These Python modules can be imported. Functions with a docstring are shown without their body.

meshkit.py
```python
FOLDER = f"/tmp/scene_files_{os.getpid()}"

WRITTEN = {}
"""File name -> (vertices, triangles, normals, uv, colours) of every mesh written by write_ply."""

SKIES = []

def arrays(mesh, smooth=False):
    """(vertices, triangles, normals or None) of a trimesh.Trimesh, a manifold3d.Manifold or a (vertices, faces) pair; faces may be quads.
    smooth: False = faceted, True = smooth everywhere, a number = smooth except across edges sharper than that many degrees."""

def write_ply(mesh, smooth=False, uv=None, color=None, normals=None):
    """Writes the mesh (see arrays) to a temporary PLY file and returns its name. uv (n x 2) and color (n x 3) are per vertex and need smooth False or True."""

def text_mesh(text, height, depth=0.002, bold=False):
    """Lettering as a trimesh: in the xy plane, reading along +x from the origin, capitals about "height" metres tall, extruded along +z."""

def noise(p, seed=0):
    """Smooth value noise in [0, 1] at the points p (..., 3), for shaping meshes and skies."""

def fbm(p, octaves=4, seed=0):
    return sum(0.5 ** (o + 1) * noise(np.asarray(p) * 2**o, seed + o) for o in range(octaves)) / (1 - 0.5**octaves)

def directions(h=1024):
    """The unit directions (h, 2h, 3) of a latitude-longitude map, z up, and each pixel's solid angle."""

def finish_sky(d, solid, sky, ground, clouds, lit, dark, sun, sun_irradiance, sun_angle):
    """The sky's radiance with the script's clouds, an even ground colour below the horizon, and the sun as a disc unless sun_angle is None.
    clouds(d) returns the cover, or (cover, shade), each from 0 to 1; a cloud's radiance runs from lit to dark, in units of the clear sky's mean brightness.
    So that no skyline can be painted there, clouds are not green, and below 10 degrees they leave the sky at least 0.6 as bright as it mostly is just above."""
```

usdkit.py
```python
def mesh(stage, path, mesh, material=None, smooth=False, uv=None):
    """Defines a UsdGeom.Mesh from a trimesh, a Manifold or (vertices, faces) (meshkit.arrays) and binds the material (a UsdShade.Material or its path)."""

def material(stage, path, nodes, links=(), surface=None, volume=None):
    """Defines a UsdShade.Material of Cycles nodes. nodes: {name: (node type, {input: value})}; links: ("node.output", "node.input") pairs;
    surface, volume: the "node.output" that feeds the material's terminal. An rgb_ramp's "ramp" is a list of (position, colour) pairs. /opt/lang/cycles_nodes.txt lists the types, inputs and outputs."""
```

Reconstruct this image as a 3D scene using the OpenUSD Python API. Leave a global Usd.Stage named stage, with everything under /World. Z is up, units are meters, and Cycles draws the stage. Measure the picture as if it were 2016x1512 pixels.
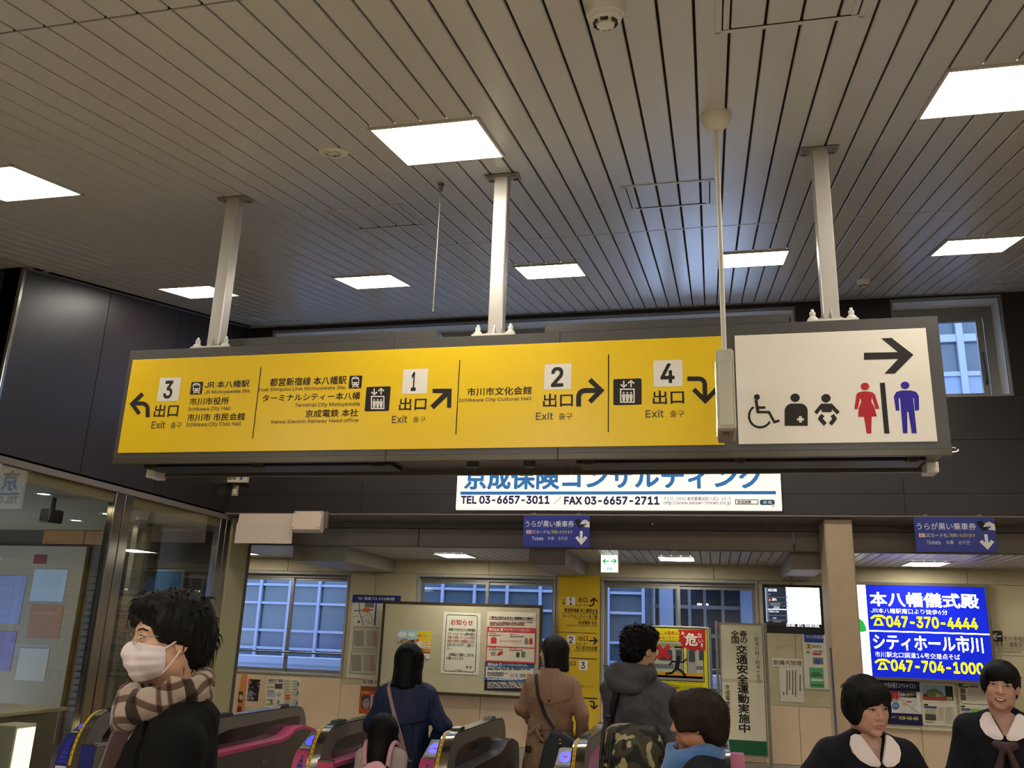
import math, glob, random
import numpy as np, trimesh, shapely, manifold3d as m3
from shapely.geometry import Polygon, LineString, MultiPolygon, Point
from shapely import affinity
from shapely.ops import unary_union
from scipy.spatial import Delaunay
import meshkit, usdkit
from pxr import Usd, UsdGeom, Gf, UsdLux, Sdf, UsdShade, Vt

stage = Usd.Stage.CreateInMemory()
UsdGeom.SetStageUpAxis(stage, 'Z')
UsdGeom.SetStageMetersPerUnit(stage, 1.0)
UsdGeom.Xform.Define(stage, '/World')
UsdGeom.Scope.Define(stage, '/World/Looks')

# ---------------------------------------------------------------- camera
F = 1703.65                                   # focal length in pixels of the 2016 x 1512 frame
YAW, PITCH, ROLL = [math.radians(v) for v in (-13.3146, 16.1788, 2.03886)]
EYE = np.array([0.0, 0.0, 1.63])
_f = np.array([math.sin(YAW) * math.cos(PITCH), math.cos(YAW) * math.cos(PITCH), math.sin(PITCH)])
_r = np.array([math.cos(YAW), -math.sin(YAW), 0.0])
_u = np.cross(_r, _f)
_c, _s = math.cos(ROLL), math.sin(ROLL)
RIGHT, UP = _c * _r + _s * _u, -_s * _r + _c * _u
cam = UsdGeom.Camera.Define(stage, '/World/camera')
cam.AddTransformOp().Set(Gf.Matrix4d(*RIGHT, 0, *UP, 0, *(-_f), 0, *EYE, 1))
cam.CreateHorizontalApertureAttr(36.0)
cam.CreateVerticalApertureAttr(27.0)
cam.CreateFocalLengthAttr(36.0 * F / 2016)
cam.CreateClippingRangeAttr(Gf.Vec2f(0.05, 200))
cam.CreateExposureAttr(0.72)

# ---------------------------------------------------------------- light levels
SKY_COLOR, SKY_LEVEL = (0.48, 0.64, 1.0), 1.0      # overcast dusk
LAMP_COLOR, LAMP_LEVEL = (1.0, 0.93, 0.82), 16.0   # ceiling panels of the hall
LAMP2_LEVEL = 16.0                                 # smaller ceiling panels of the concourse
dome = UsdLux.DomeLight.Define(stage, '/World/sky')
dome.CreateColorAttr(Gf.Vec3f(*SKY_COLOR))
dome.CreateIntensityAttr(SKY_LEVEL)


def ray(px, py):
    return _f + RIGHT * ((px - 1008) / F) - UP * ((py - 756) / F)


def at(px, py, Y):
    """The point of the plane y = Y that the photograph shows at a pixel: how the photograph was measured."""
    d = ray(px, py)
    return EYE + d * (Y / d[1])


def at_x(px, py, X):
    d = ray(px, py)
    return EYE + d * (X / d[0])


def at_z(px, py, z):
    d = ray(px, py)
    return EYE + d * ((z - EYE[2]) / d[2])


# ---------------------------------------------------------------- materials
def lin(c):
    if isinstance(c, str):
        c = [int(c[i:i + 2], 16) / 255 for i in (0, 2, 4)]
    return tuple(v / 12.92 if v <= 0.04045 else ((v + 0.055) / 1.055) ** 2.4 for v in c)


MATS = {}


def mat(name, color='808080', rough=0.5, metal=0.0, spec=0.5, noise=0.0, nscale=8.0, bump=0.0, bscale=60.0, coat=0.0, emit=0.0, ecolor=None, sheen=0.0, sss=0.0, aniso=0.0):
    if name in MATS:
        return MATS[name]
    c = lin(color)
    p = {'base_color': c, 'roughness': rough, 'metallic': metal, 'specular_ior_level': spec}
    if coat:
        p['coat_weight'] = coat
    if sheen:
        p['sheen_weight'] = sheen
    if sss:
        p['subsurface_weight'] = sss
        p['subsurface_scale'] = 0.01
    if aniso:
        p['anisotropic'] = aniso
    if emit:
        p['emission_color'] = lin(ecolor) if ecolor else c
        p['emission_strength'] = emit
    nodes, links = {'p': ('principled_bsdf', p)}, []
    if noise or bump:
        nodes['t'] = ('texture_coordinate', {})
    if noise:
        nodes['n'] = ('noise_texture', {'scale': nscale, 'detail': 4.0, 'roughness': 0.6})
        nodes['r'] = ('rgb_ramp', {'ramp': [(0.25, tuple(v * (1 - noise) for v in c)), (0.75, tuple(min(1, v * (1 + noise)) for v in c))]})
        links += [('t.object', 'n.vector'), ('n.fac', 'r.fac'), ('r.color', 'p.base_color')]
    if bump:
        nodes['bn'] = ('noise_texture', {'scale': bscale, 'detail': 3.0})
        nodes['b'] = ('bump', {'strength': bump, 'distance': 0.004})
        links += [('t.object', 'bn.vector'), ('bn.fac', 'b.height'), ('b.normal', 'p.normal')]
    MATS[name] = usdkit.material(stage, '/World/Looks/' + name, nodes, links, surface='p.BSDF')
    return MATS[name]


def ink(color, emit=0.0, rough=0.55):
    return mat('ink_%s%s' % (color, ('_lit%d' % (emit * 100)) if emit else ''), color, rough, emit=emit * 0.6, spec=0.3 if not emit else 0.1)


def emitter(name, color, level):
    if name not in MATS:
        MATS[name] = usdkit.material(stage, '/World/Looks/' + name, {'e': ('emission', {'color': color, 'strength': level})}, (), surface='e.emission')
    return MATS[name]


def pane_mat(name, tint=(1, 1, 1), ior=1.5, rough=0.0, gloss=(1, 1, 1)):
    if name not in MATS:
        MATS[name] = usdkit.material(stage, '/World/Looks/' + name, {
            'f': ('fresnel', {'IOR': ior}), 't': ('transparent_bsdf', {'color': tint}), 'g': ('glossy_bsdf', {'color': gloss, 'roughness': rough}), 'm': ('mix_closure', {}), 'i': ('geometry', {}), 's': ('math', {'math_type': 'subtract', 'value1': 1.0}), 'k': ('math', {'math_type': 'multiply'})},
            [('i.backfacing', 's.value2'), ('f.fac', 'k.value1'), ('s.value', 'k.value2'), ('k.value', 'm.fac'), ('t.BSDF', 'm.closure1'), ('g.BSDF', 'm.closure2')], surface='m.closure')
    return MATS[name]


# ---------------------------------------------------------------- objects
USED = {}


def numbered(parent, name):
    key = (parent, name)
    n = USED.get(key, 0)
    USED[key] = n + 1
    return parent + '/' + name + ('_%03d' % n if n else '')


def tag(prim, label=None, cat=None, group=None, kind=None):
    prim = prim.GetPrim() if hasattr(prim, 'GetPrim') else prim
    for k, v in (('label', label), ('category', cat), ('group', group), ('kind', kind)):
        if v:
            prim.SetCustomDataByKey(k, v)
    return prim


def path_of(p):
    return '/World' if p is None else (p if isinstance(p, str) else str(p.GetPath()))


def thing(name, label, cat, loc=(0, 0, 0), rot=(0, 0, 0), group=None, kind=None, parent=None):
    x = UsdGeom.Xform.Define(stage, numbered(path_of(parent), name))
    x.AddTranslateOp().Set(Gf.Vec3d(*map(float, loc)))
    x.AddRotateXYZOp().Set(Gf.Vec3f(*map(float, rot)))
    tag(x, label, cat, group, kind)
    return x.GetPrim()


def obj(name, mesh, material, parent=None, label=None, cat=None, group=None, kind=None, smooth=False):
    m = usdkit.mesh(stage, numbered(path_of(parent), name), mesh, material, smooth=smooth)
    return tag(m, label, cat, group, kind)


def copy_of(src, loc, rot=(0, 0, 0), label=None, group=None, cat=None):
    was = src.GetCustomData()
    x = thing(src.GetName().rstrip('0123456789').rstrip('_'), label or was['label'], cat or was['category'], loc, rot, group or was.get('group'))
    x.GetReferences().AddInternalReference(src.GetPath())
    x.SetInstanceable(True)
    return x


# ---------------------------------------------------------------- mesh helpers
def cat(parts):
    return trimesh.util.concatenate([p if isinstance(p, trimesh.Trimesh) else to_tm(p) for p in parts])


def to_tm(m):
    v, f, _ = meshkit.arrays(m)
    return trimesh.Trimesh(v, f, process=False)


def box(x0, x1, y0, y1, z0, z1, ch=0.0):
    lo, hi = np.minimum((x0, y0, z0), (x1, y1, z1)), np.maximum((x0, y0, z0), (x1, y1, z1))
    ch = min(ch, 0.45 * float((hi - lo).min()))
    if ch <= 0:
        m = trimesh.creation.box(extents=hi - lo)
        m.apply_translation((lo + hi) / 2)
        return m
    pts = []
    for i in range(8):
        c = np.array([(hi if i >> k & 1 else lo)[k] for k in range(3)])
        s = np.array([1 if not i >> k & 1 else -1 for k in range(3)])
        for k in range(3):
            d = np.full(3, ch) * s
            d[k] = 0
            pts.append(c + d)
    return to_tm(m3.Manifold.hull_points(np.array(pts)))


def tube(points, r, n=10, closed=False):
    """A round tube along a polyline; r may vary along it."""
    P = np.asarray(points, float)
    r = np.broadcast_to(np.asarray(r, float), len(P))
    T = np.gradient(P, axis=0)
    T /= np.maximum(np.linalg.norm(T, axis=1, keepdims=True), 1e-9)
    a = np.array([0, 0, 1.0]) if abs(T[0][2]) < 0.9 else np.array([1.0, 0, 0])
    V, N = [], np.cross(T[0], a)
    N /= np.linalg.norm(N)
    for p, t, q in zip(P, T, r):
        N = N - t * (N @ t)
        N /= np.linalg.norm(N)
        B = np.cross(t, N)
        for k in range(n):
            w = 2 * math.pi * k / n
            V.append(p + q * (N * math.cos(w) + B * math.sin(w)))
    Fc = []
    for i in range(len(P) - 1):
        for k in range(n):
            a0, a1, b0, b1 = i * n + k, i * n + (k + 1) % n, (i + 1) * n + k, (i + 1) * n + (k + 1) % n
            Fc += [(a0, a1, b1), (a0, b1, b0)]
    for e, o in ((0, 1), (len(P) - 1, -1)):
        c = len(V)
        V.append(P[e])
        for k in range(n):
            Fc.append((c, e * n + (k + 1) % n, e * n + k)[::o])
    return trimesh.Trimesh(np.array(V), np.array(Fc), process=False)


def lathe(profile, n=24, loc=(0, 0, 0)):
    m = trimesh.creation.revolve(np.asarray(profile, float), sections=n)
    m.apply_translation(loc)
    return m


def prism(pts, axis, a, b):
    """A polygon extruded along an axis from a to b; the polygon lies in the other two axes, in order."""
    poly = pts if isinstance(pts, (Polygon, MultiPolygon)) else Polygon(pts)
    if not poly.is_valid:
        poly = poly.buffer(0)
    out = []
    for g in getattr(poly, 'geoms', [poly]):
        m = trimesh.creation.extrude_polygon(g, b - a, engine='earcut')
        v = m.vertices.copy()
        w = np.empty_like(v)
        o = [k for k in range(3) if k != axis]
        w[:, o[0]], w[:, o[1]], w[:, axis] = v[:, 0], v[:, 1], v[:, 2] + a
        m = trimesh.Trimesh(w, m.faces[:, ::-1] if axis == 1 else m.faces, process=False)
        out.append(m)
    return cat(out)


def smooth_path(pts, n=8):
    P = np.asarray(pts, float)
    t = np.arange(len(P))
    from scipy.interpolate import CubicSpline
    return CubicSpline(t, P)(np.linspace(0, len(P) - 1, n * (len(P) - 1) + 1))


# ---------------------------------------------------------------- lettering
FONT_DIR = glob.glob('/opt/blender-*/*/datafiles/fonts/')[0]
FONTS, GLYPHS = {}, {}


def glyph(ch, font):
    if (ch, font) in GLYPHS:
        return GLYPHS[ch, font]
    from PIL import Image, ImageDraw, ImageFont
    if font not in FONTS:
        FONTS[font] = ImageFont.truetype(FONT_DIR + {'cjk': 'Noto Sans CJK Regular.woff2', 'latin': 'Inter.woff2'}[font], 72)
    ft = FONTS[font]
    adv = ft.getlength(ch) / 72.0
    x0, y0, x1, y1 = ft.getbbox(ch, anchor='ls')
    if x1 <= x0 or y1 <= y0 or ch in ' \u3000':
        GLYPHS[ch, font] = (None, adv)
        return GLYPHS[ch, font]
    im = Image.new('L', (x1 - x0 + 6, y1 - y0 + 6))
    ImageDraw.Draw(im).text((3 - x0, 3 - y0), ch, 255, ft, anchor='ls')
    on = np.pad(np.asarray(im) > 127, ((0, 0), (1, 1))).astype(np.int8)
    rows, st = np.nonzero(np.diff(on, axis=1) == 1)
    en = np.nonzero(np.diff(on, axis=1) == -1)[1]
    sh = unary_union(shapely.box(st, -rows - 1, en, -rows)).buffer(0.6, quad_segs=2).buffer(-0.6, quad_segs=2).simplify(0.75)
    k = 1 / 72.0
    sh = affinity.affine_transform(sh, [k, 0, 0, k, (x0 - 3) * k, (3 - y0) * k])
    GLYPHS[ch, font] = (sh, adv)
    return GLYPHS[ch, font]


def word(text, bold=0.0, font=None):
    """The outline of a line of text, one em high."""
    x, out = 0.0, []
    for ch in text:
        fo = font or ('latin' if ord(ch) < 0x250 else 'cjk')
        g, adv = glyph(ch, fo)
        if g is not None:
            out.append(affinity.translate(g, x, 0))
        x += adv
    s = unary_union(out)
    if bold:
        s = s.buffer(bold, quad_segs=2)
    return s


def fit(shape, x0, z0, x1, z1):
    a, b, c, d = shape.bounds
    sx, sz = (x1 - x0) / max(c - a, 1e-6), (z1 - z0) / max(d - b, 1e-6)
    return affinity.affine_transform(shape, [sx, 0, 0, sz, x0 - a * sx, z0 - b * sz])


def flat(shape):
    V, Fc, n = [], [], 0
    for g in getattr(shape, 'geoms', [shape]):
        if g.is_empty or g.geom_type != 'Polygon' or g.area < 1e-9:
            continue
        v, f = trimesh.creation.triangulate_polygon(g, engine='earcut')
        V.append(np.asarray(v)[:, :2]); Fc.append(np.asarray(f) + n); n += len(v)
    return (np.vstack(V), np.vstack(Fc)) if V else (np.zeros((0, 2)), np.zeros((0, 3), int))


class Sheet:
    """Flat print on a plane y = Y that faces the hall (-y). Shapes are given in the pixels of a crop of the photograph and
    land in metres on the plane; every layer lies a fraction of a millimetre before the last."""

    def __init__(self, parent, Y, crop=(0, 0, 1.0), step=0.0004):
        self.parent, self.Y, self.crop, self.step, self.layer, self.batch = parent, Y, crop, step, 0, {}

    def p(self, x, y):
        ox, oy, k = self.crop
        q = at(ox + x * k, oy + y * k, self.Y)
        return q[0], q[2]

    def put(self, shape, color, name='lettering', own=False, layer=None, emit=0.0, label=None):
        v, f = flat(shape)
        if not len(v):
            return
        if layer is None:
            layer = 2
        y = self.Y - self.step * (layer + 1)
        V = np.stack([v[:, 0], np.full(len(v), y), v[:, 1]], 1)
        # towards -y: counter-clockwise seen from the hall
        e1, e2 = V[f[:, 1]] - V[f[:, 0]], V[f[:, 2]] - V[f[:, 0]]
        flip = np.cross(e1, e2)[:, 1] > 0
        f = f.copy()
        f[flip] = f[flip][:, ::-1]
        if own:
            obj(name, (V, f), ink(color, emit), self.parent, label=label)
        else:
            self.batch.setdefault((name, color, emit), []).append((V, f))

    def done(self):
        for (name, color, emit), L in self.batch.items():
            n, V, Fc = 0, [], []
            for v, f in L:
                V.append(v); Fc.append(f + n); n += len(v)
            obj(name, (np.vstack(V), np.vstack(Fc)), ink(color, emit), self.parent, kind='stuff' if name in ('small_print', 'table_line') else None)
        self.batch = {}

    def text(self, s, bl, tr, color='1e1c1a', bold=0.0, **k):
        x0, z0 = self.p(*bl); x1, z1 = self.p(*tr)
        k.setdefault('own', True)
        self.put(fit(word(s, bold), x0, z0, x1, z1), color, **k)

    def rect(self, bl, tr, color, name='print', r=0.0, **k):
        x0, z0 = self.p(*bl); x1, z1 = self.p(*tr)
        g = shapely.box(x0, z0, x1, z1)
        if r:
            g = g.buffer(-r).buffer(r, quad_segs=4)
        k.setdefault('layer', 1)
        self.put(g, color, name, **k)

    def outline(self, bl, tr, w, color, r=0.0, name='print', **k):
        x0, z0 = self.p(*bl); x1, z1 = self.p(*tr)
        g = shapely.box(x0, z0, x1, z1)
        if r:
            g = g.buffer(-r).buffer(r, quad_segs=4)
        self.put(g.difference(g.buffer(-w)), color, name, **k)

    def poly(self, pts, color, name='print', holes=(), **k):
        g = Polygon([self.p(*q) for q in pts], [[self.p(*q) for q in h] for h in holes])
        self.put(g if g.is_valid else g.buffer(0), color, name, **k)

    def shape(self, g, color, name='print', **k):
        """A shapely shape in crop pixels."""
        g = shapely.transform(g, lambda a: np.array([self.p(*q) for q in a]))
        self.put(g if g.is_valid else g.buffer(0), color, name, **k)

    def stroke(self, pts, w, color, name='print', cap='flat', join='mitre', **k):
        self.shape(LineString(pts).buffer(w / 2, cap_style=cap, join_style=join, quad_segs=6), color, name, **k)

    def disc(self, c, rx, ry, color, name='print', **k):
        self.shape(affinity.scale(Point(*c).buffer(1.0, quad_segs=10), rx, ry, origin=c), color, name, **k)


def arc(cx, cy, r, a0, a1, n=12):
    return [(cx + r * math.cos(math.radians(a)), cy + r * math.sin(math.radians(a))) for a in np.linspace(a0, a1, n)]


# ================================================================ the hall
SL = math.radians(11.948)                     # the ceiling rises towards the concourse
CY, CZ = 4.65, 4.365
TS = math.tan(SL)
def ceil_z(y): return CZ + (y - CY) * TS
CM = np.eye(4)
CM[:3, :3] = np.array([[1, 0, 0], [0, math.cos(SL), -math.sin(SL)], [0, math.sin(SL), math.cos(SL)]])
CM[:3, 3] = (0, CY, CZ)
def tilt(m): m = m.copy(); m.apply_transform(CM); return m
def s_of(y): return (y - CY) / math.cos(SL)

XL, XR, YB, YW, YF = -5.95, 6.4, -3.0, 9.83, 12.5
M_CEIL = mat('ceiling_enamel', 'bfbcb5', 0.32, spec=0.32, bump=0.015, bscale=6.0)
M_GAP = mat('ceiling_joint', '2a2723', 0.9, spec=0.1)
M_DARK = mat('brown_metal_panel', '292120', 0.38, spec=0.5, noise=0.06, nscale=2.0)
M_JOINT = mat('panel_joint', '15110f', 0.8, spec=0.1)
M_TRIM = mat('grey_brown_trim', '6f665e', 0.45)
M_SOFFIT = mat('soffit_grey', '6c655d', 0.5, noise=0.04)
M_BEAM = mat('beam_paint', '8f857b', 0.6, noise=0.04)
M_ALU = mat('window_aluminium', '8d8a85', 0.4, metal=0.6)
M_STEEL = mat('stainless_steel', '98938a', 0.24, metal=1.0, noise=0.05, nscale=30, aniso=0.6)
M_WALLU = mat('wall_board_olive', 'b9ae8e', 0.6, noise=0.05, nscale=3)
M_WALLL = mat('wall_board_peach', 'd8be9e', 0.6, noise=0.04, nscale=3)  # lower boards of the far wall, warmer and paler than the upper ones
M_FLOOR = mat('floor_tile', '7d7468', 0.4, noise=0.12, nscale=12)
M_WHITE = mat('white_plastic', 'ddd8cc', 0.4)
M_CREAM = mat('cream_enamel', 'd9d3bf', 0.35)
M_BLACK = mat('black_plastic', '16151a', 0.4)
M_LGREY = mat('light_grey_paint', 'c3c2bd', 0.4)
M_PANE = pane_mat('window_glass', (0.93, 0.96, 0.98))
M_BOOTH = pane_mat('partition_glass', (0.86, 0.88, 0.84), 1.6)
M_REVEAL = mat('white_reveal', 'd5d5d5', 0.5)

obj('floor', box(-9.2, XR, YB, 4.6, -0.15, 0), mat('floor_bounce_pale', 'c4bcae', 0.4, noise=0.1, nscale=12), kind='structure')  # unseen near floor made paler to bounce more light onto the ceiling
obj('floor', box(-9.2, XR, 4.6, YF + 0.3, -0.15, 0), M_FLOOR, kind='structure')  # made darker from the gates on to dim the bounce on the far ceiling

# ceiling of long enamelled strips in three rows, joints between them
ceil_root = thing('ceiling', None, None, kind='structure')
PITCH_X = 0.14
prof = lambda w: [(-w, 0.016), (-w, 0.004), (-w + 0.004, 0), (w - 0.004, 0), (w, 0.004), (w, 0.016)]
rows = [(YB, 2.411), (2.423, 6.222), (6.234, YW - 0.004)]
for ri, (ya, yb) in enumerate(rows):
    k0, k1 = (-42, 47)
    for k in range(k0, k1):
        xc = -2.113 + 0.07 + PITCH_X * (k + 15) - 0.0
        if ri == 2 and xc < XL + 0.07:
            continue
        sa, sb = s_of(ya), s_of(yb)
        m = prism([(xc + a, b) for a, b in prof(0.0645)], 1, sa, sb)
        obj('ceiling_panel', tilt(m), M_CEIL, ceil_root)
obj('backing', tilt(box(-9.2, XR, s_of(YB), s_of(10.6), 0.0162, 0.10)), M_GAP, ceil_root)
obj('side_strip', tilt(cat([box(-9.2, -5.95 - 0.0, s_of(YB), s_of(6.1), 0.001, 0.016), box(4.55, XR, s_of(YB), s_of(YW), 0.001, 0.016)])), M_CEIL, ceil_root)
for y in (2.417, 6.228):
    obj('joint_bar', tilt(box(-6.5, 4.5, s_of(y) - 0.007, s_of(y) + 0.007, -0.002 if y > 3 else 0.006, 0.012)), M_CEIL if y > 3 else M_GAP, ceil_root)

# outer walls of the hall that the picture only shows in reflections
obj('wall_front', box(-9.2, XR, YB - 0.15, YB, 0, 2.9), mat('plain_wall', 'c2b8a6', 0.7), kind='structure')
obj('wall_right', box(XR, XR + 0.15, YB, YF + 0.3, 0, 6.0), 'PLAIN' if False else MATS['plain_wall'], kind='structure')
obj('wall_left_entrance', box(-9.35, -9.2, YB, 6.1, 0, 5.0), MATS['plain_wall'], kind='structure')

# left wall: dark metal panels above the ticket office glass
wl = thing('wall_left', None, None, kind='structure')
ys = [6.0, 7.14, 8.31, 9.48, YW]
for a, b in zip(ys[:-1], ys[1:]):
    a2, b2 = a + 0.004, b - 0.004
    obj('wall_panel', prism([(a2, 2.985), (b2, 2.985), (b2, ceil_z(b2) - 0.02), (a2, ceil_z(a2) - 0.02)], 0, XL - 0.03, XL), M_DARK, wl)
obj('backing', prism([(6.0, 2.96), (YW, 2.96), (YW, ceil_z(YW) + 0.3), (6.0, ceil_z(6.0) + 0.3)], 0, XL - 0.2, XL - 0.031), M_JOINT, wl)
obj('cornice', prism([(6.0, ceil_z(6.0) - 0.022), (YW, ceil_z(YW) - 0.022), (YW, ceil_z(YW) - 0.002), (6.0, ceil_z(6.0) - 0.002)], 0, XL - 0.03, XL + 0.012), M_TRIM, wl)
ws = thing('wall_left_return', None, None, kind='structure')
for k in range(3):
    x1 = XL - 1.08 * k - 0.03
    obj('wall_panel', box(x1 - 1.072, x1, 6.0, 6.03, 0.02, ceil_z(6.0) - 0.02), M_DARK, ws)
obj('backing', box(-9.2, XL - 0.03, 6.031, 6.18, 0, ceil_z(6.1) + 0.05), M_JOINT, ws)
obj('corner_strip', box(XL - 0.03, XL + 0.006, 5.994, 6.03, 2.96, ceil_z(6.0) - 0.02, 0.004), M_STEEL, ws)

# back wall above the way to the gates: dark panels, two recessed windows
W1, W2 = (-5.585, 0.98, 4.28, 5.372), (2.05, 3.15, 4.28, 5.40)
wb = thing('wall_back', None, None, kind='structure')
ZT = ceil_z(YW) - 0.015
def panel(x0, x1, z0, z1):
    obj('wall_panel', box(x0 + 0.0015, x1 - 0.0015, YW, YW + 0.03, z0 + 0.0015, z1 - 0.0015, 0.001), M_DARK, wb)
xs = [XL, -5.39, -4.16, -2.93, -1.70, -0.47, 0.76, 1.99, 3.22, 4.45, 5.68, XR]
for z0, z1 in ((2.99, 3.215), (3.215, 3.79), (3.79, 4.27)):
    for a, b in zip(xs[:-1], xs[1:]):
        panel(a, b, z0, z1)
for x0, x1 in ((XL, -5.60), (0.995, 2.035), (3.165, 4.45), (4.45, 5.68), (5.68, XR)):
    panel(x0, x1, 4.27, ZT)
panel(-5.60, 0.995, 5.387, ZT)
panel(2.035, 3.165, 5.412, ZT)
def around(x0, x1, y0, y1, z0, z1, holes):
    """A wall slab with rectangular openings."""
    g = shapely.box(x0, z0, x1, z1)
    for a, b, c, d in holes:
        g = g.difference(shapely.box(a, c, b, d))
    return prism(g, 1, y0, y1)
obj('backing', around(XL - 0.2, XR, YW + 0.031, 10.5, 2.97, 6.2, [W1, W2]), M_REVEAL, wb)
obj('dark_core', around(XL, XR, YW + 0.0302, YW + 0.0309, 2.97, ZT, [(W1[0] - .02, W1[1] + .02, W1[2] - .02, W1[3] + .02), (W2[0] - .02, W2[1] + .02, W2[2] - .02, W2[3] + .02)]), M_JOINT, wb)
obj('lower_trim', cat([box(XL, XR, YW - 0.012, YW + 0.03, 2.962, 2.986, 0.004), box(XL, XR, YW + 0.03, YW + 0.05, 2.955, 2.968)]), M_TRIM, wb)

def hall_window(n, W, cols, label_parts=True):
    x0, x1, z0, z1 = W
    r = thing('window_%d' % n, None, None, kind='structure')
    w = 0.022
    obj('casing', cat([box(x0 - w, x1 + w, YW - 0.01, YW + 0.05, z1, z1 + w, .003), box(x0 - w, x1 + w, YW - 0.01, YW + 0.05, z0 - w, z0, .003),
                       box(x0 - w, x0, YW - 0.01, YW + 0.05, z0, z1, .003), box(x1, x1 + w, YW - 0.01, YW + 0.05, z0, z1, .003)]), M_ALU, r)
    yf = 10.13
    obj('frame', around(x0, x1, yf, yf + 0.09, z0, z1, [(x0 + .09, x1 - .10, z0 + .07, z1 - .10)]), M_ALU, r)
    for k in range(cols):
        a, b = x0 + 0.09 + (x1 - x0 - 0.19) * k / cols, x0 + 0.09 + (x1 - x0 - 0.19) * (k + 1) / cols
        a1, b1, c1, d1 = a + 0.012, b - 0.012, z0 + 0.075, z1 - 0.105
        s = obj('sash', around(a1, b1, yf - 0.02, yf + 0.03, c1, d1, [(a1 + 0.07, b1 - 0.07, c1 + 0.02, d1 - 0.07)]), M_ALU, r)
        obj('pane', box(a1 + 0.065, b1 - 0.065, yf + 0.005, yf + 0.011, c1 + 0.018, d1 - 0.065), M_PANE, s)
    return r
hall_window(1, W1, 5)
w2 = hall_window(2, W2, 1)
obj('handle', cat([box(2.99, 3.012, 10.07, 10.12, 4.47, 4.53, .004), tube([(3.0, 10.075, 4.50), (2.995, 10.06, 4.60), (2.985, 10.06, 4.83)], 0.011)]), M_BLACK, w2)

# soffit and beam over the passage to the gates
sf = thing('soffit', None, None, kind='structure')
for a in np.arange(-7.2, XR - 0.5, 1.3):
    obj('soffit_panel', box(a + 0.004, min(a + 1.296, XR), YW + 0.052, 10.495, 2.960, 2.969), M_SOFFIT, sf)
bm = thing('beam', None, None, kind='structure')
for a, b in ((-7.6, -3.63), (-3.62, 0.9), (0.91, XR)):
    obj('beam_cladding', box(a, b, 10.5, 10.62, 2.665, 2.885, 0.004), M_BEAM, bm)
obj('beam_lip', cat([box(-7.6, XR, 10.47, 10.62, 2.89, 2.958, 0.004), box(-7.6, XR, 10.49, 10.52, 2.655, 2.668)]), M_SOFFIT, bm)

# ---------------------------------------------------------------- concourse behind the beam
ZC = 2.66
cc = thing('ceiling', None, None, kind='structure')
M_CEIL2 = mat('concourse_ceiling', 'a9a494', 0.30, spec=0.5)
for k in range(104):
    xc = -7.9 + 0.12 * k
    obj('ceiling_panel', prism([(xc + a, ZC + b) for a, b in prof(0.0555)], 1, 10.62, YF + 0.02), M_CEIL2, cc)
obj('backing', box(-8, XR, 10.6, YF + 0.3, ZC + 0.0162, ZC + 0.1), M_GAP, cc)
p_ = lambda x, y=1130: at(x, y, YF)[0]
for n, (a, b) in enumerate(((686, 779), (1093, 1155), (1535, 1592))):
    obj('trim_%d' % (n + 1), box(p_(a), p_(b), 10.62, YF, 2.47, ZC + 0.01, 0.006), M_BEAM if n else mat('beam_olive', '8f8a78', 0.5), kind='structure')

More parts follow.
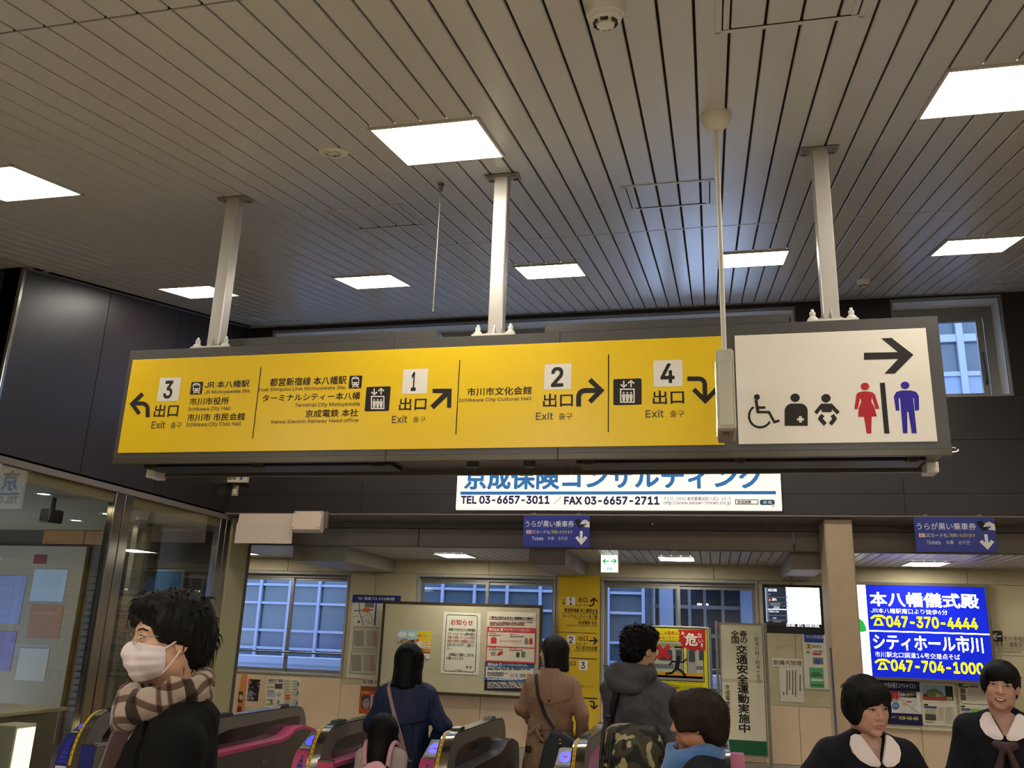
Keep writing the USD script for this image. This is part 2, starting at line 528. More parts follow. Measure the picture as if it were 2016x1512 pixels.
wf = thing('wall_far', None, None, kind='structure')
FW = [(-7.35, -5.365), (-4.295, -2.21), (-1.56, 0.57)]
FZ0, FZ1 = 0.955, 2.45
obj('wall_core', around(-8.0, XR, YF + 0.026, YF + 0.28, 0, 2.8, [(a, b, FZ0, FZ1) for a, b in FW]), M_REVEAL, wf)
ups = [(-8.0, -7.35, 0), (-5.365, -4.95, 0), (-4.95, -4.295, 0), (-2.21, -1.56, 0), (0.57, 1.02, 0), (1.02, 1.55, 0), (1.55, 2.48, 0), (2.48, 3.42, 0), (3.42, 4.6, 0), (4.6, 5.6, 0), (5.6, XR, 0)]
for a, b, _ in ups:
    obj('wall_panel', box(a + .003, b - .003, YF, YF + 0.025, 0.87, 2.46, 0.002), M_WALLU, wf)
    obj('lower_wall_panel', box(a + .003, b - .003, YF, YF + 0.025, 0.16, 0.866, 0.002), M_WALLL, wf)
for a, b in FW:
    n = 2 if b - a > 1.8 else 1
    for k in range(n):
        u, v = a + (b - a) * k / n, a + (b - a) * (k + 1) / n
        obj('lower_wall_panel', box(u + .003, v - .003, YF, YF + 0.025, 0.16, 0.95, 0.002), M_WALLL, wf)
for k in range(9):
    u = -8.0 + 1.6 * k
    obj('frieze_panel', box(u + .003, min(u + 1.597, XR), YF - 0.004, YF + 0.025, 2.464, ZC + 0.01, 0.002), M_WALLU, wf)
obj('baseboard_far', box(-8, XR, YF - 0.03, YF + 0.02, 0, 0.15, 0.004), mat('baseboard_grey', 'a49d90', 0.5), kind='structure')

def far_window(n, a, b):
    r = thing('window_%d' % n, None, None, kind='structure')
    z0, z1 = FZ0, FZ1
    w = 0.03
    obj('casing', around(a, b, YF - 0.012, YF + 0.20, z0, z1, [(a + w, b - w, z0 + w, z1 - w)]), mat('casing_grey', '9b978c', 0.45), r)
    yf = YF + 0.12
    zt = z1 - 0.075
    m = (a + b) / 2
    for k, (u, v) in enumerate(((a + w, m + 0.025), (m - 0.025, b - w))):
        yy = yf + 0.03 * k
        s = obj('sash', around(u, v, yy, yy + 0.028, z0 + w, zt, [(u + 0.045, v - 0.045, z0 + w + 0.05, zt - 0.045)]), M_ALU, r)
        obj('pane', box(u + 0.042, v - 0.042, yy + 0.011, yy + 0.017, z0 + w + 0.048, zt - 0.042), M_PANE, s)
    obj('head_rail', box(a + w, b - w, yf - 0.02, yf + 0.06, zt, z1 - w), M_ALU, r)
    obj('guard_rail', tube([(a + w, YF + 0.06, 1.27), (b - w, YF + 0.06, 1.27)], 0.014), M_STEEL, r)
    return r
for n, (a, b) in enumerate(FW):
    far_window(n + 3, a, b)
obj('wall_concourse_left', box(-8.15, -8.0, 10.5, YF + 0.3, 0, 2.8), MATS['plain_wall'], kind='structure')

# square column and the wall end beside it
col = thing('column', 'square beige column between the display screen and the blue lightbox', 'column')
obj('shaft', box(1.175, 1.46, 9.90, 10.45, 0, 2.955, 0.012), mat('column_beige', 'b59f80', 0.5, noise=0.04), col)
obj('edge_cover', box(1.168, 1.182, 9.96, 10.10, 0, 1.62, 0.003), mat('blue_grey_strip', '45486a', 0.4), col)
ep = thing('pilaster', 'olive end post where the office glass meets the concourse', 'pilaster')
obj('facing', box(XL - 0.12, XL + 0.02, 9.98, 10.42, 0, 2.95, 0.006), mat('pilaster_olive', 'a09a74', 0.4), ep)
obj('edge_strip', box(XL - 0.13, XL + 0.03, 10.42, 10.48, 0, 2.95, 0.006), mat('dark_grey_metal', '5b564c', 0.35, metal=0.5), ep)

# ---------------------------------------------------------------- ticket office on the left behind glass
bo = thing('office_partition', 'tall glass office partition with stainless mullions under the dark left wall', 'glass partition', kind='structure')
gy = [(6.2, 7.725), (8.005, 9.725)]
for a, b in gy:
    obj('pane', box(XL - 0.028, XL - 0.02, a, b, 0.25, 2.90), M_BOOTH, bo)
    obj('lower_panel', box(XL - 0.05, XL - 0.005, a, b, 0.06, 0.25, 0.004), M_STEEL, bo)
for a, b in ((6.06, 6.2), (7.725, 7.86), (7.872, 8.005), (9.725, 9.85), (9.858, 9.96)):
    obj('mullion', box(XL - 0.09, XL, a, b, 0, 2.93, 0.006), M_STEEL, bo)
obj('top_rail', box(XL - 0.09, XL + 0.012, 6.06, 9.96, 2.90, 2.962, 0.004), M_TRIM, bo)
obj('base_rail', box(XL - 0.09, XL, 6.06, 9.96, 0, 0.06), M_STEEL, bo)
BX = -10.6
obj('office_ceiling', box(BX, XL - 0.032, 6.19, 10.4, 2.80, 2.97), mat('office_ceiling_beige', '9b8963', 0.6), kind='structure')
obj('wall_office_back', box(BX - 0.1, BX, 6.19, 10.4, 0, 2.97), mat('office_wall_dark', '5a4d3f', 0.6), kind='structure')
obj('wall_office_end', box(BX, XL - 0.2, 10.3, 10.4, 0, 2.8), MATS['office_wall_dark'], kind='structure')
t = thing('office_band', 'amber timber band high on the end wall of the office', 'wall panel')
for k in range(2):
    obj('board', box(-8.95 + k * 0.66, -8.95 + k * 0.66 + 0.652, 10.25, 10.296, 2.61, 2.796, 0.004), mat('amber_timber', 'a8743a', 0.4, noise=0.15, nscale=5), t)
obj('board', box(-7.95, -7.70, 10.25, 10.296, 2.36, 2.60, 0.004), MATS['amber_timber'], t)
t = thing('notice_board', 'beige notice board with painted poster reflections inside the office', 'notice board')
obj('board', box(-9.7, -8.2, 10.22, 10.29, 0.1, 2.58, 0.004), mat('board_beige', '9a8c72', 0.6), t)
for x0, z0, w, h, c in ((-9.5, 1.55, 0.45, 0.62, '8f93b4'), (-8.95, 1.85, 0.52, 0.42, 'aebcc4'), (-8.9, 1.38, 0.5, 0.42, 'a5785f'), (-9.5, 0.95, 0.45, 0.5, '857b9c'), (-9.0, 2.34, 0.2, 0.12, '7c3b3b'), (-8.95, 0.85, 0.45, 0.4, 'b7b0a0')):
    obj('poster', box(x0, x0 + w, 10.214, 10.219, z0, z0 + h), ink(c), t)  # coloured sheets paint in the lightbox reflection of the partition glass
t = thing('office_blind', 'dark slatted blind between the notice board and the blue poster', 'blind')
for k in range(21):
    obj('slat', box(-8.1, -7.75, 10.24, 10.29, 0.5 + k * 0.085, 0.5 + k * 0.085 + 0.062, 0.004), mat('blind_slat', '4b4438', 0.45), t)
t = thing('notice', 'bright blue poster standing inside the office behind the masked man', 'poster')
obj('board', box(-7.56, -6.72, 10.26, 10.296, 0, 2.30, 0.003), M_LGREY, t)
for z0, z1, c in ((1.95, 2.28, '5f86a6'), (1.25, 1.93, '4a6f9c'), (1.02, 1.23, 'c3d2e6'), (0.55, 1.0, '3d8a90')):
    obj('print', box(-7.54, -6.74, 10.254, 10.259, z0, z1), ink(c), t)
obj('print', lathe([(0, 0), (0.16, 0), (0.16, 0.004), (0, 0.004)], 24).apply_transform(trimesh.transformations.translation_matrix((-7.3, 10.252, 1.6)) @ trimesh.transformations.rotation_matrix(math.pi / 2, (1, 0, 0))), ink('8a8fa8'), t)
v_, f_ = flat(fit(word('市川', 0.03), -7.5, 0.80, -7.1, 0.97))
obj('lettering', (np.stack([v_[:, 0], np.full(len(v_), 10.2525), v_[:, 1]], 1), f_), ink('c9c23a'), t)
t = thing('office_column', 'stainless column standing inside the ticket office', 'column')
obj('shaft', lathe([(0, 0), (0.28, 0), (0.28, 2.8), (0, 2.8)], 32, (-7.0, 9.6, 0)), M_STEEL, t)
for z in (2.30, 2.42, 2.52):
    obj('band', lathe([(0.281, z), (0.284, z), (0.284, z + 0.014), (0.281, z + 0.014)], 32, (-7.0, 9.6, 0)), M_STEEL, t)
t = thing('office_counter', 'pale office counter cabinet low behind the glass', 'counter')
obj('body', box(-7.3, -6.5, 6.9, 8.1, 0, 0.74, 0.01), mat('counter_grey', '7d715d', 0.5), t)
obj('top', box(-7.35, -6.45, 6.85, 8.15, 0.74, 0.775, 0.006), mat('counter_top', 'b5a88e', 0.35), t)
t = thing('lit_sign', 'small glowing warm light box at the lower left edge', 'light box')
obj('case', box(-6.45, -6.2, 7.20, 7.46, 0.0, 0.69, 0.008), M_WHITE, t)
obj('face', box(-6.199, -6.195, 7.22, 7.44, 0.2, 0.66), emitter('warm_sign_light', (1.0, 0.78, 0.40), 2.2), t)
t = thing('office_light', 'round downlight in the office ceiling', 'ceiling light', loc=tuple(at_z(86, 972, 2.80)))
obj('trim', lathe([(0.06, -0.006), (0.09, -0.006), (0.09, 0.0), (0.06, 0.0)], 24), M_WHITE, t)
obj('lens', lathe([(0, -0.002), (0.06, -0.002), (0.06, -0.001), (0, -0.001)], 24), emitter('office_lamp', (1.0, 0.84, 0.58), 60.0), t)
t = copy_of(t, (-7.6, 9.2, 2.80), label='second office downlight, added deeper behind the mullion')  # this and the next three are added to brighten the office
t = copy_of(t, (-8.6, 8.9, 2.80), label='third office downlight, added near the amber band')
copy_of(t, (-6.7, 8.6, 2.80), label='fourth office downlight, added behind the second glass pane')
copy_of(t, (-7.3, 6.8, 2.80), label='fifth office downlight, added over the notice board')
t = thing('camera_dome', 'small dark camera dome under the office ceiling', 'security camera', loc=(-6.5, 8.95, 2.80))
obj('base', lathe([(0, -0.03), (0.07, -0.03), (0.075, 0), (0, 0)], 24), M_LGREY, t)
obj('dome', lathe([(0, -0.085), (0.03, -0.078), (0.052, -0.058), (0.058, -0.03), (0, -0.03)], 24), M_BLACK, t, smooth=40)
copy_of(t, tuple(at_z(591, 1090, 2.658)), label='black camera dome under the concourse ceiling above the left window')
t = thing('box_camera', 'black box camera on a stub inside the office glass', 'security camera', loc=(-6.45, 7.45, 2.80))
obj('stem', box(-0.015, 0.015, -0.015, 0.015, -0.12, 0), M_BLACK, t)
obj('body', box(-0.06, 0.06, -0.10, 0.10, -0.25, -0.12, 0.012), M_BLACK, t)

# ---------------------------------------------------------------- the building across the street
fc = thing('office_building', 'blue glass building with a white mullion grid outside the windows', 'building')
M_MULL = mat('white_mullion', '858da2', 0.5)
M_FGL = mat('blue_spandrel', '3d4a54', 0.25, spec=0.6, noise=0.10, nscale=1.2)
M_FGD = mat('dark_glazing', '35434f', 0.12, spec=0.8)
YG = 17.5
gx = [-13.6 + 0.68 * k for k in range(19)]
gz = [-0.6, 0.05, 0.62, 1.2, 1.56, 2.12, 2.5, 3.1, 3.9, 4.65, 5.4, 5.95, 6.7, 7.5, 8.3]
for i in range(len(gx) - 1):
    for j in range(len(gz) - 1):
        low = gz[j + 1] <= 1.57
        mt = M_FGL if (not low or (i + j) % 3) else M_FGD
        if 0.5 < gz[j] < 1.5: mt = mat('dusky_glazing', '3c455c', 0.2, spec=0.6, noise=0.25, nscale=1.5) if (i * 7 + j * 3) % 4 else M_FGD
        obj('glazing', box(gx[i] + 0.03, gx[i + 1] - 0.03, YG + 0.02, YG + 0.06, gz[j] + 0.03, gz[j + 1] - 0.03), mt, fc)
for x in gx:
    obj('mullion', box(x - 0.03, x + 0.03, YG - 0.06, YG + 0.05, -1.5, 8.4), M_MULL, fc)
for z in gz:
    obj('transom', box(gx[0], gx[-1], YG - 0.04, YG + 0.05, z - 0.026, z + 0.026), M_MULL, fc)
obj('core', box(gx[0] - 0.1, gx[-1] + 0.1, YG + 0.07, YG + 3, -1.5, 8.5), M_FGD, fc)
fd = thing('station_block', 'dark building with white columns and lit rooms outside the right window', 'building')
obj('wall', box(-1.2, 9, YG + 1.0, YG + 3.5, -1.5, 3.4), mat('dark_facade', '30353c', 0.5), fd)
obj('upper_wall', box(0.9, 9, YG - 0.2, YG + 3.5, 3.4, 9.5), M_FGL, fd)
for x in at(1893, 690, YG - .3)[0] + np.arange(-3, 4) * 1.15:
    obj('mullion', box(x - 0.06, x + 0.06, YG - 0.3, YG - 0.19, 3.4, 9.5), M_MULL, fd)
for z, w in ((3.45, .06), (4.45, .06), (5.6, .06), (at(1890, 735, YG - .3)[2], .045), (at(1890, 664, YG - .3)[2], .075), (8.9, .06)):
    obj('transom', box(0.9, 9, YG - 0.28, YG - 0.19, z - w, z + w), M_MULL, fd)
z_ = at(1890, 735, YG - .3)[2]
obj('lower_glazing', box(0.95, 9, YG - 0.24, YG - 0.2, 5.6, z_), mat('pale_glazing', '6d7c93', 0.3), fd)
obj('canopy', box(-0.4, 8, YG - 0.9, YG + 1.0, 2.72, 3.0), M_MULL, fd)
for x in (-0.95, 0.62, 2.3, 4.2):
    obj('column', box(x - 0.14, x + 0.14, YG + 0.4, YG + 0.7, -1.5, 2.8, 0.02), M_MULL, fd)
for k, x in enumerate((-0.75, -0.5, -0.2, 0.15)):
    obj('post', box(x - 0.03, x + 0.03, YG + 0.75, YG + 0.81, -1.5, 3.3), M_ALU, fd)
for z in (0.9, 1.75, 2.3):
    obj('rail', box(-1.2, 8, YG + 0.8, YG + 0.86, z - 0.035, z + 0.035), M_ALU, fd)
for x in (-0.35, -0.22, 0.55, 0.62, 1.6):
    obj('lit_window', box(x, x + 0.09, YG + 0.99, YG + 1.0, 2.32, 2.38), emitter('far_room_light', (1.0, 0.9, 0.6), 3.0), fd)
gd = obj('street_ground', box(-20, 12, YF + 0.3, 24, -1.6, -1.5), mat('asphalt', '6a6c70', 0.9), None, kind='structure')
lg = thing('parapet', 'pale blue grey parapet ledge outside the concourse windows', 'parapet')
obj('coping', box(-12, 0.9, 13.9, 14.2, 1.04, 1.16, 0.01), M_MULL, lg)
obj('wall', box(-12, 0.9, 13.95, 14.15, -1.5, 1.04), M_MULL, lg)

# ================================================================ ceiling fittings
def lamp_unit(loc, label, first=None, group='square ceiling lights of the hall'):
    y = loc[1]
    pos = (loc[0], y, ceil_z(y))
    if first is not None:
        return copy_of(first, pos, (math.degrees(SL), 0, 0), label, group)
    t = thing('ceiling_light', label, 'ceiling light', pos, (math.degrees(SL), 0, 0), group)
    h, w = 0.302, 0.016
    obj('frame', cat([box(-h, h, -h, -h + w, -0.012, 0.006, .002), box(-h, h, h - w, h, -0.012, 0.006, .002), box(-h, -h + w, -h, h, -0.012, 0.006, .002), box(h - w, h, -h, h, -0.012, 0.006, .002)]), mat('lamp_frame', 'b9b2a2', 0.4), t)
    obj('diffuser', box(-h + w, h - w, -h + w, h - w, -0.006, -0.002), emitter('hall_lamp', LAMP_COLOR, LAMP_LEVEL), t)
    return t
L1 = [(-4.22, 'square ceiling light cut by the left edge of the photo'), (-1.407, 'large square ceiling light in front of the middle sign post'), (1.40, 'square ceiling light at the upper right edge of the photo')]
first = None
for x, lb in L1:
    r = lamp_unit((x, 4.005), lb, first); first = first or r
for x, lb in ((-5.14, 'square ceiling light behind the left sign post'), (-3.215, 'square ceiling light between the left and middle sign posts'), (-1.42, 'square ceiling light just right of the middle sign post'), (0.42, 'square ceiling light behind the thin white pendant pole'), (2.258, 'square ceiling light far right above the small window')):
    lamp_unit((x, 7.44), lb, first)
for x, y, lb in ((-4.22, 0.56, 'ceiling light over the entrance, left, outside the photo'), (-1.41, 0.56, 'ceiling light over the entrance, centre, outside the photo'), (1.40, 0.56, 'ceiling light over the entrance, right, outside the photo'), (4.2, 4.005, 'ceiling light right of the photo'), (4.2, 0.56, 'ceiling light right of the entrance, outside the photo'), (-2.8, -2.0, 'ceiling light by the street door, left'), (0.6, -2.0, 'ceiling light by the street door, right'), (-2.8, -0.8, 'unseen ceiling light added behind the camera, left'), (1.6, -1.0, 'unseen ceiling light added behind the camera, right')):  # last two are added off the lamp grid to brighten the near ceiling
    lamp_unit((x, y), lb, first)

def lamp2(loc, label, first=None):
    if first is not None:
        return copy_of(first, loc, label=label)
    t = thing('concourse_light', label, 'ceiling light', loc, group='concourse ceiling lights')
    obj('frame', cat([box(-.24, .24, -.31, -.29, -0.012, 0), box(-.24, .24, .29, .31, -0.012, 0), box(-.24, -.22, -.29, .29, -0.012, 0), box(.22, .24, -.29, .29, -0.012, 0)]), mat('lamp_frame', 'b9b2a2', 0.4), t)
    obj('diffuser', box(-.22, .22, -.29, .29, -0.006, -0.002), emitter('concourse_lamp', (1.0, 0.94, 0.80), LAMP2_LEVEL), t)
    return t
f2 = lamp2((-3.46, 11.6, ZC - 0.001), 'concourse ceiling light above the second window')
lamp2((-0.47, 11.6, ZC - 0.001), 'concourse ceiling light right of the exit sign', f2)
lamp2((2.56, 11.8, ZC - 0.001), 'concourse ceiling light above the blue lightbox', f2)
lamp2((-6.8, 11.6, ZC - 0.001), 'concourse ceiling light mostly hidden behind the left post', f2)
lamp2((4.9, 11.7, ZC - 0.001), 'concourse ceiling light beyond the right edge', f2)

def hatch(x0, x1, y0, y1, label):
    cx, cy = (x0 + x1) / 2, (y0 + y1) / 2
    t = thing('access_panel', label, 'access panel', (cx, cy, ceil_z(cy)), (math.degrees(SL), 0, 0), 'ceiling access panels')
    hx, hy = (x1 - x0) / 2, (y1 - y0) / 2 / math.cos(SL)
    for o, i, z in ((1.0, 0.025, -0.004), ):
        obj('frame', cat([box(-hx, hx, -hy, -hy + i, z, 0.004, .001), box(-hx, hx, hy - i, hy, z, 0.004, .001), box(-hx, -hx + i, -hy, hy, z, 0.004, .001), box(hx - i, hx, -hy, hy, z, 0.004, .001)]), M_CEIL, t)
    obj('shadow_gap', cat([box(-hx + .025, hx - .025, -hy + .025, -hy + .031, -0.0015, 0.004), box(-hx + .025, hx - .025, hy - .031, hy - .025, -0.0015, 0.004), box(-hx + .025, -hx + .031, -hy + .025, hy - .025, -0.0015, 0.004), box(hx - .031, hx - .025, -hy + .025, hy - .025, -0.0015, 0.004)]), M_GAP, t)
    for u in (-hx + .031, hx - .055):
        obj('inner_rail', box(u, u + .024, -hy + .031, hy - .031, -0.003, 0.004, .001), M_CEIL, t)
hatch(-0.515, 0.074, 5.045, 5.596, 'ceiling access panel just left of the thin white pole')
hatch(0.07, 0.648, 2.56, 3.12, 'ceiling access panel cut by the top edge of the photo')
hatch(-2.61, -2.02, 5.045, 5.596, 'faint ceiling access panel between left and middle posts')
hatch(-5.55, -4.97, 9.0, 9.5, 'faint ceiling access panel in the dark left back corner')
hatch(2.9, 3.5, 8.9, 9.4, 'faint ceiling access panel above the small right window')

def detector(pos, label, k=1.0, grp='smoke detectors'):
    t = thing('smoke_detector', label, 'smoke detector', pos, (math.degrees(SL), 0, 0), grp)
    obj('base', lathe([(0, 0), (0.075 * k, 0), (0.075 * k, -0.014 * k), (0.072 * k, -0.04 * k), (0, -0.04 * k)], 32), M_WHITE, t, smooth=40)
    obj('chamber', lathe([(0, -0.04 * k), (0.066 * k, -0.04 * k), (0.062 * k, -0.058 * k), (0.045 * k, -0.066 * k), (0, -0.066 * k)], 32), M_WHITE, t, smooth=40)
    obj('slots', cat([trimesh.creation.box(extents=(0.03 * k, 0.006 * k, 0.014 * k), transform=trimesh.transformations.rotation_matrix(a, (0, 0, 1)) @ trimesh.transformations.translation_matrix((0, 0.043 * k, -0.070 * k))) for a in np.arange(6) * math.pi / 3]), mat('slot_dark', '3a3531', 0.7), t)
    obj('cap', lathe([(0, -0.066 * k), (0.036 * k, -0.066 * k), (0.034 * k, -0.080 * k), (0.026 * k, -0.085 * k), (0, -0.086 * k)], 32), M_WHITE, t, smooth=40)
q = (-0.345, 2.79)
detector((q[0], q[1], ceil_z(q[1])), 'large white smoke detector near the top of the photo')
detector((1.572, 8.73, ceil_z(8.73)), 'small white smoke detector by the right sign post', 0.9)
t = thing('ceiling_speaker', 'oval white recessed downlight with clear ribbed lens', 'downlight', (-2.036, 4.0, ceil_z(4.0)), (math.degrees(SL), 0, 0))
obj('ring', lathe([(0.045, -0.012), (0.07, -0.012), (0.084, -0.004), (0.084, 0.0), (0.045, 0.0)], 36), M_CREAM, t, smooth=40)
obj('lens', lathe([(0, -0.005), (0.02, -0.010), (0.045, -0.006), (0.045, 0), (0, 0)], 24), mat('lens_grey', 'a8a39a', 0.15, spec=0.8), t)
for k in range(4):
    obj('rib', box(-0.03 + k * 0.018, -0.024 + k * 0.018, -0.03, 0.03, -0.014, -0.004), mat('rib_white', 'efe9dc', 0.3), t)
t = thing('pull_rod', 'thin dangling pull rod hanging from the ceiling left of centre', 'pull rod', (-1.62, 4.69, 0))
z0 = ceil_z(4.69)
obj('bracket', cat([box(-0.02, 0.02, -0.02, 0.02, z0 - 0.012, z0, .003), box(-0.012, 0.012, -0.012, 0.012, z0 - 0.05, z0 - 0.012, .003)]), mat('zinc', '77736b', 0.5, metal=0.6), t)
zb = at(866, 613, 4.69)[2]
obj('rod', cat([tube([(0, 0, z0 - 0.05), (0, 0, zb + 0.01)], 0.0055), lathe([(0, 0), (0.009, 0.003), (0.007, 0.02), (0, 0.02)], 10, (0, 0, zb - 0.005))]), mat('zinc', '77736b'), t)

# exit sign seen edge-on, hanging on a white pole in front of the big sign
t = thing('pendant_exit_sign', 'slim cream exit sign seen edge-on on a thin white pole', 'exit sign', (0.078, 4.0, 0))
zc = ceil_z(4.0)
obj('canopy_cup', lathe([(0, zc + 0.01), (0.075, zc + 0.01), (0.078, zc - 0.015), (0.062, zc - 0.055), (0.032, zc - 0.085), (0.015, zc - 0.088), (0, zc - 0.088)], 32), M_CREAM, t, smooth=40)
obj('pole', tube([(0, 0, zc - 0.08), (0, 0, 2.95)], 0.0125, 14), mat('pole_white', 'd6d0c0', 0.35), t, smooth=60)
obj('case', box(-0.042, 0.042, -0.012, 0.27, 2.575, 2.955, 0.004), mat('case_cream', 'b9b6a0', 0.4), t)
obj('end_cover', cat([box(-0.030, 0.030, -0.017, -0.011, 2.59, 2.93, 0.002), box(-0.034, 0.034, -0.019, -0.011, 2.90, 2.958, 0.002)]), mat('cover_cream', 'cbc8b4', 0.4), t)
obj('bottom_plate', box(-0.038, 0.030, -0.005, 0.26, 2.566, 2.575, 0.001), mat('plate_brown', '8b7863', 0.5), t)
obj('rating_label', cat([box(-0.016, 0.012, 0.02, 0.06, 2.5652, 2.566), box(-0.018, 0.014, 0.08, 0.092, 2.5652, 2.566)]), mat('label_dark', '55483c', 0.6), t)
obj('lit_face', box(-0.0455, -0.042, 0.0, 0.265, 2.60, 2.90, 0.001), mat('exit_face', 'e6f3e4', 0.4, emit=0.9), t)
obj('face_symbol', cat([box(-0.0462, -0.0456, 0.06, 0.20, 2.66, 2.80), box(-0.0462, -0.0456, 0.09, 0.13, 2.80, 2.86)]), mat('exit_green', '1f9e58', 0.4, emit=0.6), t)

# ================================================================ the big hanging sign
YS = 4.565
SK = YS / 4.5                                 # measured on the plane y = 4.5, built a little deeper so that the posts stand on the front half
def sb(x0, x1, y0, y1, z0, z1, ch=0.0): return box(x0 * SK, x1 * SK, y0, y1, 1.63 + (z0 - 1.63) * SK, 1.63 + (z1 - 1.63) * SK, ch)
sg = thing('hanging_sign', 'long yellow and white exit direction sign hanging from three steel posts', 'sign')
M_HOUS = mat('sign_housing', '4b4946', 0.38, spec=0.5, noise=0.03)
M_UNDER = mat('sign_underside', '504a3d', 0.35, metal=0.3)
SX0, SX1, SZ0, SZ1 = -3.54, 1.149, 2.543, 3.266
seams = [SX0, -1.78, -0.80, SX1]
for a, b in zip(seams[:-1], seams[1:]):
    obj('housing', sb(a + 0.0008, b - 0.0008, YS, YS + 0.475, 2.575, SZ1, 0.003), M_HOUS, sg)
    obj('bottom_flange', cat([sb(a + 0.001, b - 0.001, YS + 0.0005, YS + 0.03, SZ0, 2.578, 0.002), sb(a + 0.001, b - 0.001, YS + 0.445, YS + 0.4745, SZ0, 2.578, 0.002)]), M_UNDER, sg)
for a, b in ((-3.42, -1.80), (-0.72, 1.06)):
    lb = obj('light_rail', sb(a, b, YS + 0.14, YS + 0.34, 2.546, 2.574, 0.004), M_BLACK, sg)
    for u in (a + 0.04, (a + b) / 2 - 0.05, b - 0.10):
        obj('clip', cat([sb(u, u + 0.06, YS + 0.10, YS + 0.15, 2.535, 2.56, 0.004), sb(u + 0.012, u + 0.05, YS + 0.09, YS + 0.13, 2.528, 2.538, 0.003)]), mat('clip_grey', '4a4640', 0.4, metal=0.4), lb)
for u in (-1.35, -1.02):
    obj('clip', cat([sb(u, u + 0.06, YS + 0.16, YS + 0.21, 2.535, 2.575, 0.004)]), mat('clip_grey', '4a4640'), sg)
obj('vent_grille', cat([sb(x, x + 0.004, YS + 0.06, YS + 0.10, 2.5735, 2.5755) for x in np.arange(0.25, 0.9, 0.013)]), M_BLACK, sg, kind='stuff')
for x in (SX0 + 0.01, SX1 - 0.05):
    obj('end_cap', sb(x, x + 0.06, YS + 0.33, YS + 0.46, 2.520, 2.576, 0.004), M_WHITE, sg)
ey = obj('eye_bolt', cat([sb(SX1, SX1 + 0.03, YS + 0.20, YS + 0.225, 2.60, 2.625, 0.004), tube([(SX1 * SK + 0.055 + 0.026 * math.cos(a), YS + 0.212 + 0.02 * math.sin(a) * 0.3, 2.626 + 0.014 * math.sin(a)) for a in np.linspace(0, 2 * math.pi, 17)], 0.006, 8)]), M_STEEL, sg)
for a, b in ((-2.942, -1.566), (-0.914, 0.438)):
    h = obj('top_hood', sb(a, b, 4.70, 4.88, 3.312, 3.365, 0.003), M_HOUS, sg)
    obj('slot', sb(a + 0.005, b - 0.005, 4.705, 4.87, SZ1 - 0.002, 3.316), M_BLACK, h)
# faces
yp = obj('yellow_panel', sb(-3.506, 0.073, YS - 0.006, YS + 0.002, 2.609, 3.202, 0.001), mat('sign_yellow', 'e9c31c', 0.32, spec=0.5), sg)
wp = obj('white_panel', sb(0.143, 1.085, YS - 0.006, YS + 0.002, 2.611, 3.201, 0.001), mat('sign_white', 'e8e0d2', 0.32, spec=0.5), sg)
K, GRY, PLT = '25221d', '57503c', 'e3ddd2'

def train_icon(S, bl, tr):
    """White train front on a black tile."""
    (x0, y0), (x1, y1) = bl, tr
    w, h = x1 - x0, y1 - y0
    q = lambda u, v: (x0 + u * w, y0 + v * h)
    S.rect(bl, tr, K, r=0.006, name='pictogram', own=True, layer=1)
    body = [q(.24, .30), q(.22, .75), q(.28, .84), q(.40, .90), q(.60, .90), q(.72, .84), q(.78, .75), q(.76, .30), q(.68, .24), q(.32, .24)]
    S.poly(body, PLT, 'pictogram', layer=2)
    S.poly([q(.29, .50), q(.28, .72), q(.72, .72), q(.71, .50)], K, 'pictogram', layer=3)
    S.poly([q(.40, .78), q(.40, .82), q(.60, .82), q(.60, .78)], K, 'pictogram', layer=3)
    for u in (.34, .66):
        S.disc(q(u, .38), abs(w) * .05, abs(h) * .05, K, 'pictogram', layer=3)
    for sgn in (-1, 1):
        S.stroke([q(.5 + sgn * .10, .24), q(.5 + sgn * .24, .08)], abs(w) * .07, PLT, 'pictogram', layer=2)
    S.stroke([q(.34, .16), q(.66, .16)], abs(w) * .05, PLT, 'pictogram', layer=2)

def lift_icon(S, bl, tr, fg=PLT, bg=K, r=0.008):
    (x0, y0), (x1, y1) = bl, tr
    w, h = x1 - x0, y1 - y0
    q = lambda u, v: (x0 + u * w, y0 + v * h)
    a = abs(w)
    S.rect(bl, tr, bg, r=r, name='pictogram', own=True, layer=1)
    g = Polygon([q(.24, .09), q(.76, .09), q(.76, .62), q(.24, .62)]).buffer(0)
    S.shape(g.difference(g.buffer(-a * .045, join_style='mitre')), fg, 'pictogram', layer=2)
    for u in (.37, .50, .63):
        S.disc(q(u, .46), a * .032, a * .032, fg, 'pictogram', layer=2)
        S.poly([q(u - .06, .41), q(u + .06, .41), q(u + .055, .29), q(u + .04, .15), q(u - .04, .15), q(u - .055, .29)], fg, 'pictogram', layer=2)
    for u, d in ((.37, -1), (.63, 1)):
        m, l = .79, .12
        S.stroke([q(u, m - l * d), q(u, m + l * d * .9)], a * .05, fg, 'pictogram', layer=2)
        S.stroke([q(u - .11, m + l * d * .15), q(u, m + l * d), q(u + .11, m + l * d * .15)], a * .05, fg, 'pictogram', layer=2)

